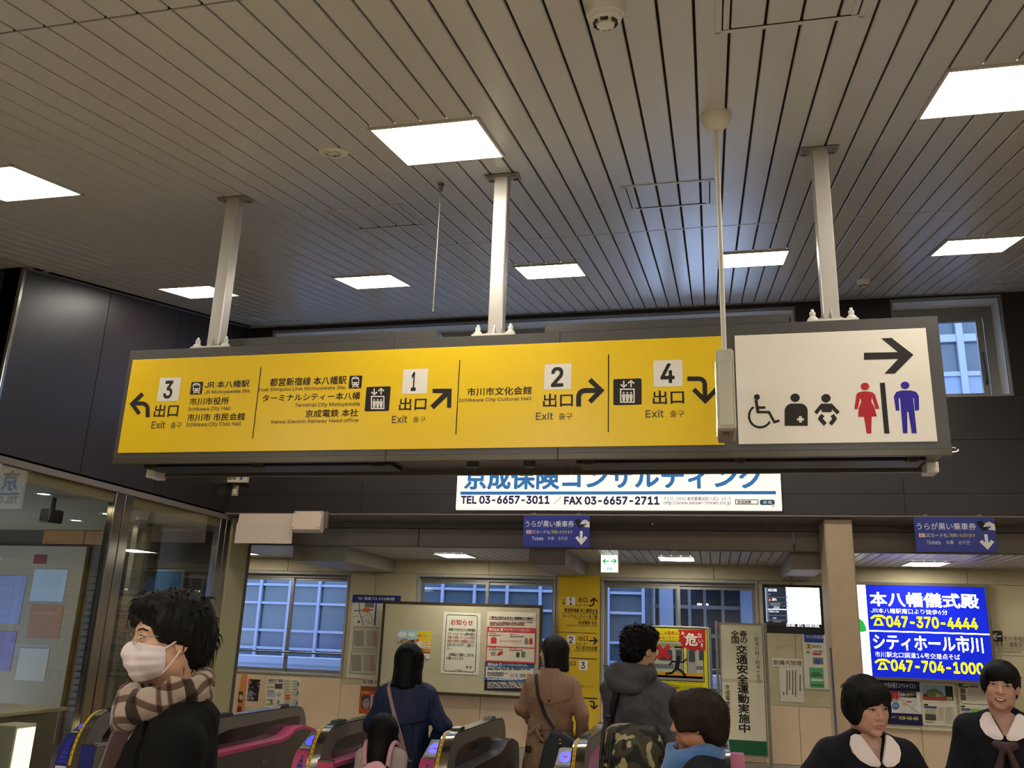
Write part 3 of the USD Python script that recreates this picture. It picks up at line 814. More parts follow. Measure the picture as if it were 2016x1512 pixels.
A = Sheet(yp, YS - 0.006, (220, 640, .248))
k1 = dict(own=True)
def chevron(S, head, shaft, w, wh=None, color=K):
    g = unary_union([LineString(head).buffer((wh or w) / 2, cap_style='flat', join_style='mitre'), LineString(shaft).buffer(w / 2, cap_style='flat', join_style='round')])
    S.shape(g, color, 'arrow', own=True)
chevron(A, [(246, 545), (163, 627), (219, 704)], [(165, 623)] + [(240, 622)] + arc(240, 668, 46, -90, 0)[1:] + [(286, 732)], 32)
A.rect((357, 606), (556, 413), PLT, r=0.004, name='number_plate', own=True)
A.text('3', (405, 585), (495, 440), K, 0.03, **k1)
A.text('出口', (330, 733), (537, 627), K, 0.012, **k1)
A.text('Exit', (313, 822), (428, 763), GRY, 0.012, **k1)
A.text('출구', (465, 820), (558, 770), GRY, **k1)
train_icon(A, (620, 553), (728, 450))
A.text('JR 本八幡駅', (738, 503), (1097, 435), K, 0.012, **k1)
A.text('JR Motoyawata Sta.', (735, 553), (1107, 508), GRY, 0.012, **k1)
A.text('市川市役所', (615, 638), (935, 570), K, 0.012, **k1)
A.text('Ichikawa City Hall', (605, 690), (945, 645), GRY, 0.012, **k1)
A.text('市川市 市民会館', (597, 765), (1062, 695), K, 0.012, **k1)
A.text('Ichikawa City Civic Hall', (588, 815), (1030, 765), GRY, 0.012, **k1)
def divider(S, x, y0, y1, w=0.0055):
    a, z0 = S.p(x, y1)
    _, z1 = S.p(x, y0)
    S.put(shapely.box(a - w / 2, z0, a + w / 2, z1), K, 'divider_line', own=True)
divider(A, 1118, 338, 900)
A.text('都営新宿線 本八幡駅', (1253, 488), (1868, 402), K, 0.012, **k1)
A.text('Toei Shinjuku Line Motoyawata Sta.', (1160, 535), (1863, 480), GRY, 0.012, **k1)
train_icon(A, (1880, 505), (1990, 400))
A.text('ターミナルシティー本八幡', (1195, 610), (1977, 530), K, 0.012, **k1)
A.text('Terminal City Motoyawata', (1452, 660), (1970, 608), GRY, 0.012, **k1)
A.text('京成電鉄 本社', (1535, 735), (1960, 663), K, 0.012, **k1)
A.text('Keisei Electric Railway Head office', (1265, 790), (1960, 740), GRY, 0.012, **k1)
A.done()
B = Sheet(yp, YS - 0.006, (680, 640, .27778))
lift_icon(B, (136, 612), (322, 434))
B.rect((400, 490), (588, 308), PLT, r=0.004, name='number_plate', own=True)
B.text('1', (463, 468), (507, 332), K, 0.03, **k1)
B.text('出口', (378, 607), (578, 512), K, 0.012, **k1)
B.text('Exit', (328, 695), (440, 640), GRY, 0.012, **k1)
B.text('출구', (478, 690), (570, 648), GRY, **k1)
chevron(B, [(618, 467), (738, 466), (735, 586)], [(615, 584), (735, 468)], 36, 30)
divider(B, 783, 250, 778)
B.text('市川市文化会館', (862, 503), (1322, 433), K, 0.012, **k1)
B.text('Ichikawa City Cultural Hall', (805, 552), (1320, 507), GRY, 0.012, **k1)
B.rect((1408, 460), (1602, 272), PLT, r=0.004, name='number_plate', own=True)
B.text('2', (1457, 440), (1547, 297), K, 0.03, **k1)
B.text('出口', (1400, 583), (1613, 482), K, 0.012, **k1)
B.text('Exit', (1350, 673), (1472, 617), GRY, 0.012, **k1)
B.text('출구', (1512, 670), (1610, 622), GRY, **k1)
chevron(B, [(1732, 387), (1812, 463), (1732, 545)], [(1653, 577), (1653, 510)] + arc(1699, 510, 46, 180, 270)[1:] + [(1805, 464)], 34)
divider(B, 1863, 208, 760)
B.done()
C = Sheet(yp, YS - 0.006, (1180, 640, .17195))
lift_icon(C, (160, 918), (482, 610))
C.rect((622, 708), (948, 395), PLT, r=0.004, name='number_plate', own=True)
C.text('4', (700, 668), (860, 437), K, 0.03, **k1)
C.text('出口', (612, 910), (968, 742), K, 0.012, **k1)
C.text('Exit', (530, 1060), (735, 968), GRY, 0.012, **k1)
C.text('출구', (808, 1055), (972, 975), GRY, **k1)
chevron(C, [(1080, 735), (1213, 868), (1342, 735)], [(1008, 615), (1140, 615)] + arc(1140, 682, 67, -90, 0)[1:] + [(1210, 850)], 52)
C.done()
D = Sheet(wp, YS - 0.006, (1400, 580, .30556))
D.poly([(1097, 282), (1162, 279), (1303, 388), (1183, 509), (1117, 509), (1206, 414), (985, 420), (985, 375), (1204, 371)], K, 'arrow', own=True)
wheel = unary_union([Point(295, 661).buffer(19), LineString([(289, 680), (301, 752)]).buffer(9.5, cap_style='flat'), LineString([(297, 728), (350, 728)]).buffer(7.5, cap_style='flat'),
                     LineString([(293, 757), (372, 757), (408, 822), (440, 811)]).buffer(8, cap_style='flat', join_style='mitre'),
                     LineString(arc(316, 783, 72, 30, 234, 40)).buffer(7, cap_style='flat')])
D.shape(wheel, K, 'pictogram', own=True)
torso = Polygon([(474, 845), (622, 845), (622, 700), (474, 700)]).buffer(0)
torso = torso.union(Polygon([(474, 845), (474, 750)] + arc(522, 750, 48, 180, 270) + arc(574, 750, 48, 270, 360) + [(622, 845)])).intersection(Polygon([(474, 846), (474, 750)] + arc(522, 750, 48, 180, 270) + arc(574, 750, 48, 270, 360) + [(622, 846)]))
cross = unary_union([shapely.box(553, 795, 597, 812), shapely.box(566, 782, 584, 825)])
D.shape(unary_union([torso.difference(cross), affinity.scale(Point(541, 665).buffer(1), 30, 27, origin=(541, 665))]), K, 'pictogram', own=True)
baby = unary_union([affinity.scale(Point(740, 668).buffer(1), 30, 27, origin=(740, 668)), Polygon([(706, 703), (780, 703), (776, 757), (713, 757)]),
                    LineString([(716, 712), (673, 764)]).buffer(12, cap_style='flat'), LineString([(770, 712), (820, 764)]).buffer(12, cap_style='flat'),
                    LineString([(719, 776), (702, 800), (736, 836)]).buffer(13, cap_style='flat', join_style='round'), LineString([(780, 776), (797, 800), (768, 836)]).buffer(13, cap_style='flat', join_style='round')])
D.shape(baby, K, 'pictogram', own=True)
D.shape(unary_union([affinity.scale(Point(991, 592).buffer(1), 27, 24, origin=(991, 592)), Polygon([(945, 632), (975, 624), (1010, 624), (1040, 630), (1056, 645), (1083, 735), (1060, 738), (1036, 662), (1031, 692), (1050, 722), (1068, 785), (1034, 785), (1032, 895), (1003, 895), (985, 787), (946, 787), (952, 730), (968, 690), (960, 664), (945, 738), (923, 738), (936, 645)]).buffer(0)]), 'b8242f', 'pictogram', own=True, label='red woman pictogram')
a_, z0_ = D.p(1117, 895); b_, _ = D.p(1147, 895); _, z1_ = D.p(1118, 568)
D.put(shapely.box((a_ + b_) / 2 - 0.012, z0_, (a_ + b_) / 2 + 0.012, z1_), K, 'divider_line', own=True)
D.shape(unary_union([affinity.scale(Point(1249, 585).buffer(1), 28, 24, origin=(1249, 585)), Polygon([(1177, 655), (1192, 628), (1225, 618), (1290, 618), (1322, 628), (1338, 655), (1340, 745), (1313, 747), (1307, 667), (1301, 667), (1325, 893), (1293, 893), (1271, 755), (1262, 755), (1265, 893), (1236, 893), (1217, 667), (1208, 667), (1213, 747), (1190, 747)]).buffer(0)]), '2c2093', 'pictogram', own=True, label='blue man pictogram')
D.done()
# posts
SZ1 = 1.63 + (SZ1 - 1.63) * SK
M_POST = mat('post_paint', 'b9b4ab', 0.32, metal=0.25, spec=0.5)
for xc in (-3.038, -1.206, 0.655):
    yc = 4.65
    zt = ceil_z(yc)
    po = obj('post', box(xc - 0.043, xc + 0.043, yc - 0.043, yc + 0.043, SZ1 + 0.012, zt - 0.008, 0.006), M_POST, sg)
    pl = tilt(box(xc - 0.105, xc + 0.105, s_of(yc) - 0.06, s_of(yc) + 0.06, -0.014, -0.004, 0.002))
    obj('ceiling_plate', pl, mat('plate_grey', '8b867e', 0.45, metal=0.3), po)
    obj('plate_bolts', tilt(cat([box(xc + a - .008, xc + a + .008, s_of(yc) + b - .008, s_of(yc) + b + .008, -0.024, -0.013, .002) for a in (-.085, -.068, .068, .085) for b in (-.04, .04)])), M_ALU, po)
    obj('base_plate', box(xc - 0.13, xc + 0.13, yc - 0.078, yc + 0.11, SZ1, SZ1 + 0.013, 0.002), mat('base_plate_white', 'cfcac0', 0.35), po)
    gs = [prism([(xc + s * 0.043, SZ1 + 0.012), (xc + s * 0.105, SZ1 + 0.012), (xc + s * 0.10, SZ1 + 0.02), (xc + s * 0.043, SZ1 + 0.055)], 1, yc - 0.004, yc + 0.004) for s in (-1, 1)]
    gs += [prism([(yc - 0.043, SZ1 + 0.012), (yc - 0.075, SZ1 + 0.012), (yc - 0.043, SZ1 + 0.075)], 0, xc - 0.004, xc + 0.004)]
    obj('gusset', cat(gs), M_POST, po)
    for sx in (-0.098, 0.098):
        obj('bolt_base', lathe([(0, SZ1 + .012), (.027, SZ1 + .012), (.027, SZ1 + .024), (.02, SZ1 + .032), (0, SZ1 + .032)], 20, (xc + sx, yc - 0.05, 0)), M_WHITE, po, smooth=40)
        obj('bolt_cap', lathe([(0, SZ1 + .032), (.015, SZ1 + .032), (.016, SZ1 + .06), (.009, SZ1 + .066), (.008, SZ1 + .078), (0, SZ1 + .080)], 16, (xc + sx, yc - 0.05, 0)), mat('clear_cap', 'cfd2cc', 0.08, spec=1.0), po, smooth=40)

# ================================================================ signs on the back wall
bb = thing('billboard', 'wide white advertising board with blue and violet lettering behind the yellow sign', 'billboard')
x0, z0 = at(896.9, 1003.6, 9.79)[0], at(896.9, 1003.6, 9.79)[2]
x1 = at(1540.4, 1008.4, 9.79)[0]
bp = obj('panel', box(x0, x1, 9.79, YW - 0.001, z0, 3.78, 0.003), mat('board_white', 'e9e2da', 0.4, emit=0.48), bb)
E5 = Sheet(bp, 9.79, (880, 920, .3373), 0.0006)
BL, VI = '3f86cf', '322a63'
E5.text('京成保険コンサルティング', (100, 130), (1850, -20), BL, 0.03, emit=0.1)
a0, zz = E5.p(78, 151); a1, _ = E5.p(1920, 155)
E5.put(shapely.box(a0, zz - .018, a1, zz + .018), BL, 'rule_line', emit=0.1)
E5.text('TEL 03-6657-3011', (80, 213), (600, 166), VI, 0.045)
E5.text('／', (622, 215), (670, 170), VI)
E5.text('FAX 03-6657-2711', (683, 218), (1240, 170), VI, 0.045)
E5.text('〒131-0041 東京都墨田区八広1-15-3', (1267, 194), (1655, 172), '4b4650')
E5.text('http://www.keisei-hoken.co.jp', (1265, 222), (1655, 196), '4b4650')
E5.outline((1683, 217), (1817, 188), 0.008, '4b4650')
E5.text('京成保険', (1694, 212), (1775, 194), '2b2730', 0.03)
E5.rect((1827, 220), (1912, 189), '2f6481', r=0.02)
E5.text('検 索', (1845, 214), (1895, 195), 'e8eef2', 0.02, layer=3)
E5.poly([(1897, 212), (1897, 234), (1902, 229), (1908, 238), (1911, 236), (1906, 227), (1912, 226)], 'e8e4e0', layer=4)
E5.done()

def ticket_sign(dx, label):
    t = thing('ticket_sign', label, 'sign')
    q = at(1029, 1077, YW - 0.02); r = at(1162, 1014, YW - 0.02)
    x0, z0, x1, z1 = q[0], 2.607, -1.359, 2.965
    p = obj('panel', box(x0 + dx, x1 + dx, YW - 0.02, YW - 0.005, z0, z1, 0.002), mat('ticket_blue', '27338c', 0.4), t)
    obj('hanger', cat([box(x0 + dx + u, x0 + dx + u + 0.04, YW - 0.004, YW + 0.01, z1 - 0.04, z1 + 0.03, .002) for u in (0.1, 0.62)]), M_ALU, t)
    S = Sheet(p, YW - 0.02, (880, 920, .3373), 0.0006)
    S.p0 = S.p
    S.p = lambda x, y: (S.p0(x, y)[0] + dx, S.p0(x, y)[1])
    W = 'd5d8e4'
    S.text('うらが黒い乗車券', (457, 348), (742, 312), W, 0.012)
    S.poly([(745, 306), (775, 300), (801, 343), (770, 355)], '15151c', 'picture')
    S.poly([(775, 333), (790, 312), (808, 305), (833, 320), (833, 352), (806, 349), (798, 342), (812, 336), (812, 328), (795, 332)], 'dcd6cf', 'picture', layer=3)
    S.rect((463, 387), (492, 367), 'e9e4e0')
    S.text('IC', (467, 384), (488, 370), 'c8402c', 0.06, layer=3)
    S.text('ICカードも', (497, 387), (598, 368), W, 0.01)
    S.text('ご利用いただけます', (600, 387), (733, 368), 'd9cf5e', 0.01)
    S.text('Tickets', (495, 425), (563, 405), W, 0.01)
    S.text('车票', (588, 425), (625, 405), W)
    S.text('승차권', (648, 425), (702, 405), W)
    S.shape(unary_union([LineString([(784, 372), (784, 440)]).buffer(8, cap_style='flat'), LineString([(756, 406), (784, 440), (813, 406)]).buffer(9, cap_style='flat', join_style='mitre')]), 'e4e2dc', 'arrow')
    S.done()
    return t
ticket_sign(0, 'blue ticket sign with down arrow under the white billboard')
ticket_sign(4.185, 'blue ticket sign with down arrow at the right above the lightbox')

wbx = thing('blank_sign', 'blank pale folded sign board below the left end of the yellow sign', 'sign')
obj('panel', box(-5.766, -5.0, YW - 0.05, YW - 0.035, 2.605, 2.85, 0.002), mat('blank_beige', 'd8c3ac', 0.5), wbx)
obj('upper_fold', prism([(YW - 0.035, 2.85), (YW - 0.05, 2.85), (YW - 0.028, 2.972), (YW - 0.012, 2.972)], 0, -5.752, -4.99), mat('blank_beige', 'd8c3ac'), wbx)
spk = thing('wall_box', 'small pale box with slanted side next to the blank sign board', 'speaker box')
obj('body', prism([(YW - 0.014, 2.995), (YW - 0.10, 2.995), (YW - 0.15, 2.76), (YW - 0.06, 2.735), (YW - 0.014, 2.80)], 0, -4.965, -4.60), mat('box_white', 'cfc0b0', 0.5), spk)
obj('front_plate', prism([(YW - 0.098, 2.99), (YW - 0.110, 2.99), (YW - 0.160, 2.77), (YW - 0.148, 2.765)], 0, -4.972, -4.595), mat('box_beige', 'd6bfa8', 0.5), spk)
obj('screw', cat([box(x, x + .012, YW - y - .004, YW - y + .004, z, z + .012) for x in (-4.955, -4.622) for y, z in ((0.112, 2.968), (0.156, 2.785))]), mat('screw_brown', '5c4f45', 0.4), spk)
obj('bracket', box(-4.595, -4.555, YW - 0.05, YW - 0.012, 2.80, 3.0, 0.002), M_TRIM, spk)
ws_ = thing('wall_notice', 'small white lit plate half hidden under the sign at left', 'sign')
q = at(430, 950, YW - 0.08); r = at(486, 938, YW - 0.08)
obj('case', box(q[0], r[0], YW - 0.08, YW - 0.012, q[2], q[2] + 0.20, 0.006), mat('notice_cream', 'd5cdb8', 0.4), ws_)
obj('symbol', cat([box(q[0] + u, q[0] + u + .05, YW - 0.0812, YW - 0.0802, q[2] + .035, q[2] + .09) for u in (.13, .19)]), mat('notice_grey', '77705f', 0.5), ws_)
obj('blue_symbol', box(q[0] + .29, q[0] + .33, YW - 0.0812, YW - 0.0802, q[2] + .03, q[2] + .09), ink('4a6fa5'), ws_)
so = thing('wall_socket', 'cream wall socket plate with a cord below the small lit plate', 'socket')
q = at(456, 977, YW); r = at(471, 955, YW)
obj('plate', box(q[0], r[0], YW - 0.012, YW - 0.001, q[2], r[2], 0.004), mat('socket_beige', '9d9080', 0.45), so)
obj('outlet', box((q[0] + r[0]) / 2 - .022, (q[0] + r[0]) / 2 + .022, YW - 0.018, YW - 0.011, q[2] + .025, q[2] + .085, 0.004), M_CREAM, so)
obj('cord', tube([((q[0] + r[0]) / 2, YW - .03, r[2] - .03), (q[0] + .02, YW - .05, r[2] - .01), (q[0] - .01, YW - .04, r[2] + .05)], 0.012), M_BLACK, so)

# exit sign of the concourse
ex = thing('exit_sign', 'lit white exit sign with green arrows hanging in the concourse', 'exit sign')
YE = 11.3
q = at(1183, 1126.5, YE); r = at(1216.5, 1092.5, YE)
obj('case', box(q[0] - .004, r[0] + .004, YE + .001, YE + .06, q[2] - .004, r[2] + .004, 0.004), M_WHITE, ex)
fa = obj('lit_face', box(q[0], r[0], YE - .003, YE + .002, q[2], r[2]), mat('exit_white', 'f2f8f2', 0.4, emit=0.75), ex)
S = Sheet(fa, YE - .003, (1160, 1060, .23810), 0.0006)
for sx, tip in ((-1, 113), (1, 225)):
    S.shape(unary_union([LineString([(tip - sx * 4, 188), (169 + sx * 6, 188)]).buffer(4.2, cap_style='flat'), LineString([(tip - sx * 22, 170), (tip - sx * 3, 188), (tip - sx * 22, 206)]).buffer(4.6, cap_style='flat', join_style='mitre')]), '1fb56c', 'arrow', emit=0.8)
for a, b in ((152, 158), (164, 167), (171, 175), (180, 186)):
    S.shape(shapely.box(a, 238, b, 263), '2fb59a', 'symbol', emit=0.8)
S.done()
obj('hanger', box((q[0] + r[0]) / 2 - .01, (q[0] + r[0]) / 2 + .01, YE + .02, YE + .04, r[2], ZC), M_ALU, ex)

# ================================================================ ticket gates
M_GGREY = mat('gate_grey', '6f6a62', 0.4, noise=0.05)
M_GDARK = mat('gate_dark', '3a3530', 0.38, noise=0.05)
M_GBLK = mat('gate_black', '1d1b1c', 0.3)
M_GPINK = mat('gate_pink', 'c24a72', 0.38)
M_GPLATE = mat('gate_side', '5a4f44', 0.45, noise=0.08)
M_TAPE = mat('tape_yellow', 'd6b22c', 0.4)
M_ACR = mat('smoked_acrylic', '2b2023', 0.12, spec=0.7)
Y0, Y1 = 5.36, 6.98          # near and far end of every gate
def spine_profile(w=0.0):
    pts = [(Y0 - w, 0.0), (Y0 - w, 0.68)]
    pts += [(Y0 + 0.23 - (0.23 + w) * math.cos(math.radians(a)), 0.68 + (0.35 + w) * math.sin(math.radians(a))) for a in np.linspace(8, 90, 10)]
    pts += [(Y1 - 0.20, 1.03 + w)] + [(Y1 - 0.20 + (0.16 + w) * math.sin(math.radians(a)), 0.84 + (0.19 + w) * math.cos(math.radians(a))) for a in np.linspace(10, 90, 9)]
    return pts + [(Y1 - 0.04 + w, 0.0)]
# the deck beside the spine: high where the reader is (near end on the left half), low beyond
def deck_profile(near):
    p = [(Y0 + 0.01, 0.10), (Y0 + 0.01, 0.68), (Y0 + 0.022, 0.75), (Y0 + 0.04, 0.81), (Y0 + 0.065, 0.855), (Y0 + 0.092, 0.888), (Y0 + 0.27, 0.978), (Y0 + 0.42, 0.968), (Y0 + 0.54, 0.87), (Y0 + 0.66, 0.84), (Y1 - 0.25, 0.835), (Y1 - 0.03, 0.835), (Y1 - 0.01, 0.80), (Y1 - 0.01, 0.10)]
    if near:
        return p
    c = Y0 + Y1
    return [(c - y, z if z < .835 else .835 + (z - .835) * .45) for y, z in p][::-1]

def gate(x, label, deck=None, lfront=None, rfront=None, side=None, reader=True):
    deck, lfront, rfront, side = deck or M_GPINK, lfront or M_GPINK, rfront or M_GPINK, side or M_GPLATE
    t = thing('ticket_gate', label, 'ticket gate', (x, 0, 0), group=None)
    h = 0.038
    obj('spine', prism(spine_profile(), 0, -h, h), M_GGREY, t, smooth=25)
    ch = [(Y0 + 0.20, 0.87), (Y0 + 0.26, 0.93), (Y0 + 0.40, 0.948), (Y1 - 0.24, 0.962), (Y1 - 0.17, 0.955), (Y1 - 0.16, 0.90), (Y1 - 0.40, 0.80), (Y0 + 0.22, 0.80)]
    c = Y0 + Y1
    obj('slot_window', prism(ch, 0, h, h + 0.0015), M_ACR, t)
    obj('slot_window', prism([(c - y, z) for y, z in ch][::-1], 0, -h - 0.0015, -h), M_ACR, t)
    for sgn, near in ((-1, True), (1, False)):
        dp = deck_profile(near)
        a, b = (h, h + 0.105) if sgn > 0 else (-h - 0.105, -h)
        body = obj('side_body', prism([(y, z - 0.022 if z > 0.5 else z) for y, z in dp], 0, a + 0.001, b - 0.001), side, t, smooth=25)
        # coloured rim along the top
        g = Polygon(dp)
        rim = g.difference(affinity.translate(g, 0, -0.024)).intersection(shapely.box(Y0 - 1, 0.5, Y1 + 1, 2))
        obj('deck_trim', prism(rim.buffer(0), 0, a, b), deck, t, smooth=25)
        # vents and service panel line on the outer side
        xo = b if sgn > 0 else a
        vy = Y1 - 0.36 if sgn > 0 else Y0 + 0.12
        for z in (0.72, 0.655):
            obj('vent', box(min(xo, xo + sgn * .002), max(xo, xo + sgn * .002), vy, vy + 0.2, z - 0.017, z + 0.017), M_GDARK, t)
        obj('seam', cat([box(min(xo, xo + sgn * .001), max(xo, xo + sgn * .001), Y0 + 0.1, Y1 - 0.1, z, z + 0.006) for z in (0.50,)]), M_GBLK, t)
        obj('lock', cat([box(min(xo, xo + sgn * .003), max(xo, xo + sgn * .003), 6.05, 6.14, 0.69, 0.725, .001)]), M_STEEL, t)
    # near front: left strip with arrow and card sign, steel band, right front plate
    front = [(Y0 + 0.002, 0.2), (Y0 + 0.002, 0.68), (Y0 + 0.014, 0.752), (Y0 + 0.032, 0.812), (Y0 + 0.057, 0.857), (Y0 + 0.084, 0.890)]
    def strip(pts, x0, x1, off=0.0):
        V, Fc = [], []
        P = np.array(pts, float)
        T = np.gradient(P, axis=0)
        N = np.stack([-T[:, 1], T[:, 0]], 1)
        N /= np.linalg.norm(N, axis=1, keepdims=True)
        Q = P + N * off
        for (y, z) in Q:
            V += [(x0, y, z), (x1, y, z)]
        for i in range(len(P) - 1):
            Fc += [(2 * i, 2 * i + 1, 2 * i + 3), (2 * i, 2 * i + 3, 2 * i + 2)]
        return np.array(V), np.array(Fc)
    def dense(pts, n=6):
        P = np.array(pts, float)
        out = []
        for a, b in zip(P[:-1], P[1:]):
            for k in range(n):
                out.append(a + (b - a) * k / n)
        return out + [P[-1]]
    lf = obj('front_plate', strip(front, -h - 0.106, -h, 0.004), lfront, t, smooth=40)
    obj('front_plate', strip([(Y0 + 0.002, 0.2), (Y0 + 0.002, 0.62), (Y0 + 0.004, 0.845)], h, h + 0.106, 0.004), rfront, t)
    obj('front_ledge', box(h, h + 0.106, Y0 - 0.004, Y0 + 0.02, 0.842, 0.857, 0.004), M_STEEL, t)
    band = spine_profile()[1:13]
    obj('steel_band', strip(band, -h - 0.004, h + 0.002, 0.006), M_STEEL, t, smooth=40)
    tp = obj('yellow_tape', strip(dense(band, 3)[2:-2], -h + 0.004, -h + 0.024, 0.0075), M_TAPE, t, smooth=40)
    # black marks along the tape
    dn = dense(band, 3)
    marks = []
    for i in range(5, len(dn) - 5, 2):
        v, f = strip([dn[i] + (dn[i + 1] - dn[i]) * .25, dn[i] + (dn[i + 1] - dn[i]) * .75], -h + 0.010, -h + 0.018, 0.0082)
        marks.append(trimesh.Trimesh(v, f, process=False))
    obj('lettering', cat(marks), ink('6b5720'), tp, kind='stuff')
    # card reader
    rp = [(Y0 + 0.094, 0.892), (Y0 + 0.265, 0.979)]
    rd = obj('card_reader', strip(rp, -h - 0.102, -h - 0.002, 0.003), M_GBLK, t)
    u = np.linspace(0, 2 * math.pi, 33)[:-1]
    def on_reader(a, b, off):
        y = Y0 + 0.094 + 0.171 * b; z = 0.892 + 0.087 * b
        return (-h - 0.102 + 0.1 * a, y - 0.41 * off, z + 0.91 * off)
    el = [on_reader(0.5 + 0.40 * math.cos(w), 0.52 + 0.30 * math.sin(w), 0.0045) for w in u]
    obj('touch_area', (np.array([on_reader(.5, .52, .0045)] + el), np.array([(0, i + 1, (i + 1) % 32 + 1) for i in range(32)])), mat('reader_blue', '2a2cff', 0.3, emit=0.75), rd)
    obj('reader_mark', (np.array([on_reader(a, b, .0052) for a, b in ((.40, .49), (.60, .49), (.60, .55), (.40, .55))]), np.array([(0, 1, 2), (0, 2, 3)])), ink('c0305a', emit=0.3), rd)
    obj('reader_bar', (np.array([on_reader(a, b, .0046) for a, b in ((.03, .02), (.97, .02), (.97, .13), (.03, .13))]), np.array([(0, 1, 2), (0, 2, 3)])), ink('8f8b88'), rd)
    # arrow of stripes and card sticker on the left front plate
    P = np.array(dense(front, 8))
    L = np.concatenate([[0], np.cumsum(np.linalg.norm(np.diff(P, axis=0), axis=1))])
    top = L[-1]
    def on_front(a, s, off=0.0055):
        y = np.interp(s, L, P[:, 0]); z = np.interp(s, L, P[:, 1])
        e = 1e-3
        d = np.array([np.interp(s + e, L, P[:, 0]) - np.interp(s - e, L, P[:, 0]), np.interp(s + e, L, P[:, 1]) - np.interp(s - e, L, P[:, 1])])
        d /= max(np.linalg.norm(d), 1e-9)
        return (-h - 0.106 + 0.106 * a, y - d[1] * off, z + d[0] * off)
    tri, F3 = [], []
    for k in range(6):
        s0, s1 = top - 0.19 + 0.027 * k, top - 0.19 + 0.027 * k + 0.021
        w0, w1 = 0.36 * (1 - k / 6.2), 0.36 * (1 - (k + 0.8) / 6.2)
        n = len(tri)
        tri += [on_front(.5 - w0, s0), on_front(.5 + w0, s0), on_front(.5 + w1, s1), on_front(.5 - w1, s1)]
        F3 += [(n, n + 1, n + 2), (n, n + 2, n + 3)]
    obj('arrow', (np.array(tri), np.array(F3)), ink('3a3aa0'), lf)
    st = [on_front(a, s, .005) for s in np.linspace(top - 0.40, top - 0.205, 6) for a in (.10, .90)]
    obj('sticker', (np.array(st), np.array([q for i in range(5) for q in ((2 * i, 2 * i + 1, 2 * i + 3), (2 * i, 2 * i + 3, 2 * i + 2))])), ink('d9cfcb'), lf)
    for s, a0, a1, sb, st_ in (('IC', .22, .78, top - 0.30, top - 0.232), ('専用', .16, .84, top - 0.375, top - 0.315)):
        v, f = flat(fit(word(s, 0.03 if s != 'IC' else 0.0), a0, sb, a1, st_))
        obj('lettering', (np.array([on_front(p[0], p[1], .0062) for p in v]), f), ink('3b3f7d'), lf)
    # sensor humps on the spine
    for y in (Y0 + 0.36, Y1 - 0.42):
        obj('sensor', prism([(y - 0.09, 1.028), (y - 0.06, 1.052), (y + 0.06, 1.055), (y + 0.09, 1.028)], 0, -0.026, 0.026), M_GBLK, t)
    obj('foot', box(-0.13, 0.13, Y0 + 0.03, Y1 - 0.03, 0.0, 0.10), M_GBLK, t)
    return t
gate(-4.13, 'dark ticket gate at far left behind the masked man', deck=M_GGREY, lfront=mat('gate_blue', '23297a', 0.4), rfront=mat('gate_blue', '23297a'), side=M_GGREY)
gate(-3.29, 'grey ticket gate with pink rim right of the masked man')
gate(-2.45, 'ticket gate with pink front beside the girl', side=M_GBLK)
gate(-1.63, 'dark ticket gate between the navy and tan coated women', deck=M_GDARK, rfront=M_GBLK, side=M_GDARK)
gate(-0.81, 'ticket gate with yellow front beside the camouflage backpack', lfront=mat('gate_yellow', 'd8c02a', 0.4), side=M_GPINK)
gate(0.02, 'ticket gate hidden behind the person in the blue scarf')
gate(0.85, 'pink ticket gate between the blue scarf and the student', side=M_GPINK)

# ================================================================ boards, screens and posters along the far wall
def board(name, label, cat_, bl, tr, Y, color, thick=0.012, group=None, frame=None, emit=0.0, fw=0.02, ch=0.001, mt=None):
    """A flat board on the plane y = Y; returns the thing, the face prim and its rectangle."""
    t = thing(name, label, cat_, group=group)
    q, r = at(bl[0], bl[1], Y), at(tr[0], tr[1], Y)
    f = obj('panel', box(q[0], r[0], Y, Y + thick, q[2], r[2], ch), mt or ink(color, emit), t)
    if frame is not None:
        w = fw
        obj('frame', cat([box(q[0] - w, r[0] + w, Y - .006, Y + thick, r[2], r[2] + w, .002), box(q[0] - w, r[0] + w, Y - .006, Y + thick, q[2] - w, q[2], .002), box(q[0] - w, q[0], Y - .006, Y + thick, q[2], r[2], .002), box(r[0], r[0] + w, Y - .006, Y + thick, q[2], r[2], .002)]), frame, t)
    return t, f, (q[0], q[2], r[0], r[2])

def rows_of_text(S, x0, x1, y0, y1, n, color, fill=0.55, seed=1, slope=0.0):
    """Lines of body text too small to read: short dashes like words."""
    rr = random.Random(seed)
    for k in range(n):
        ya = y0 + (y1 - y0) * k / n
        h = (y1 - y0) / n * fill
        x = x0
        end = x1 - (x1 - x0) * rr.choice((0, 0, .06, .2))
        while x < end - 2:
            w = min((x1 - x0) * rr.uniform(.06, .22), end - x)
            S.rect((x, ya + h + slope * (x - x0)), (x + w, ya + slope * (x - x0)), color, name='small_print', layer=4)
            x += w + (x1 - x0) * .02

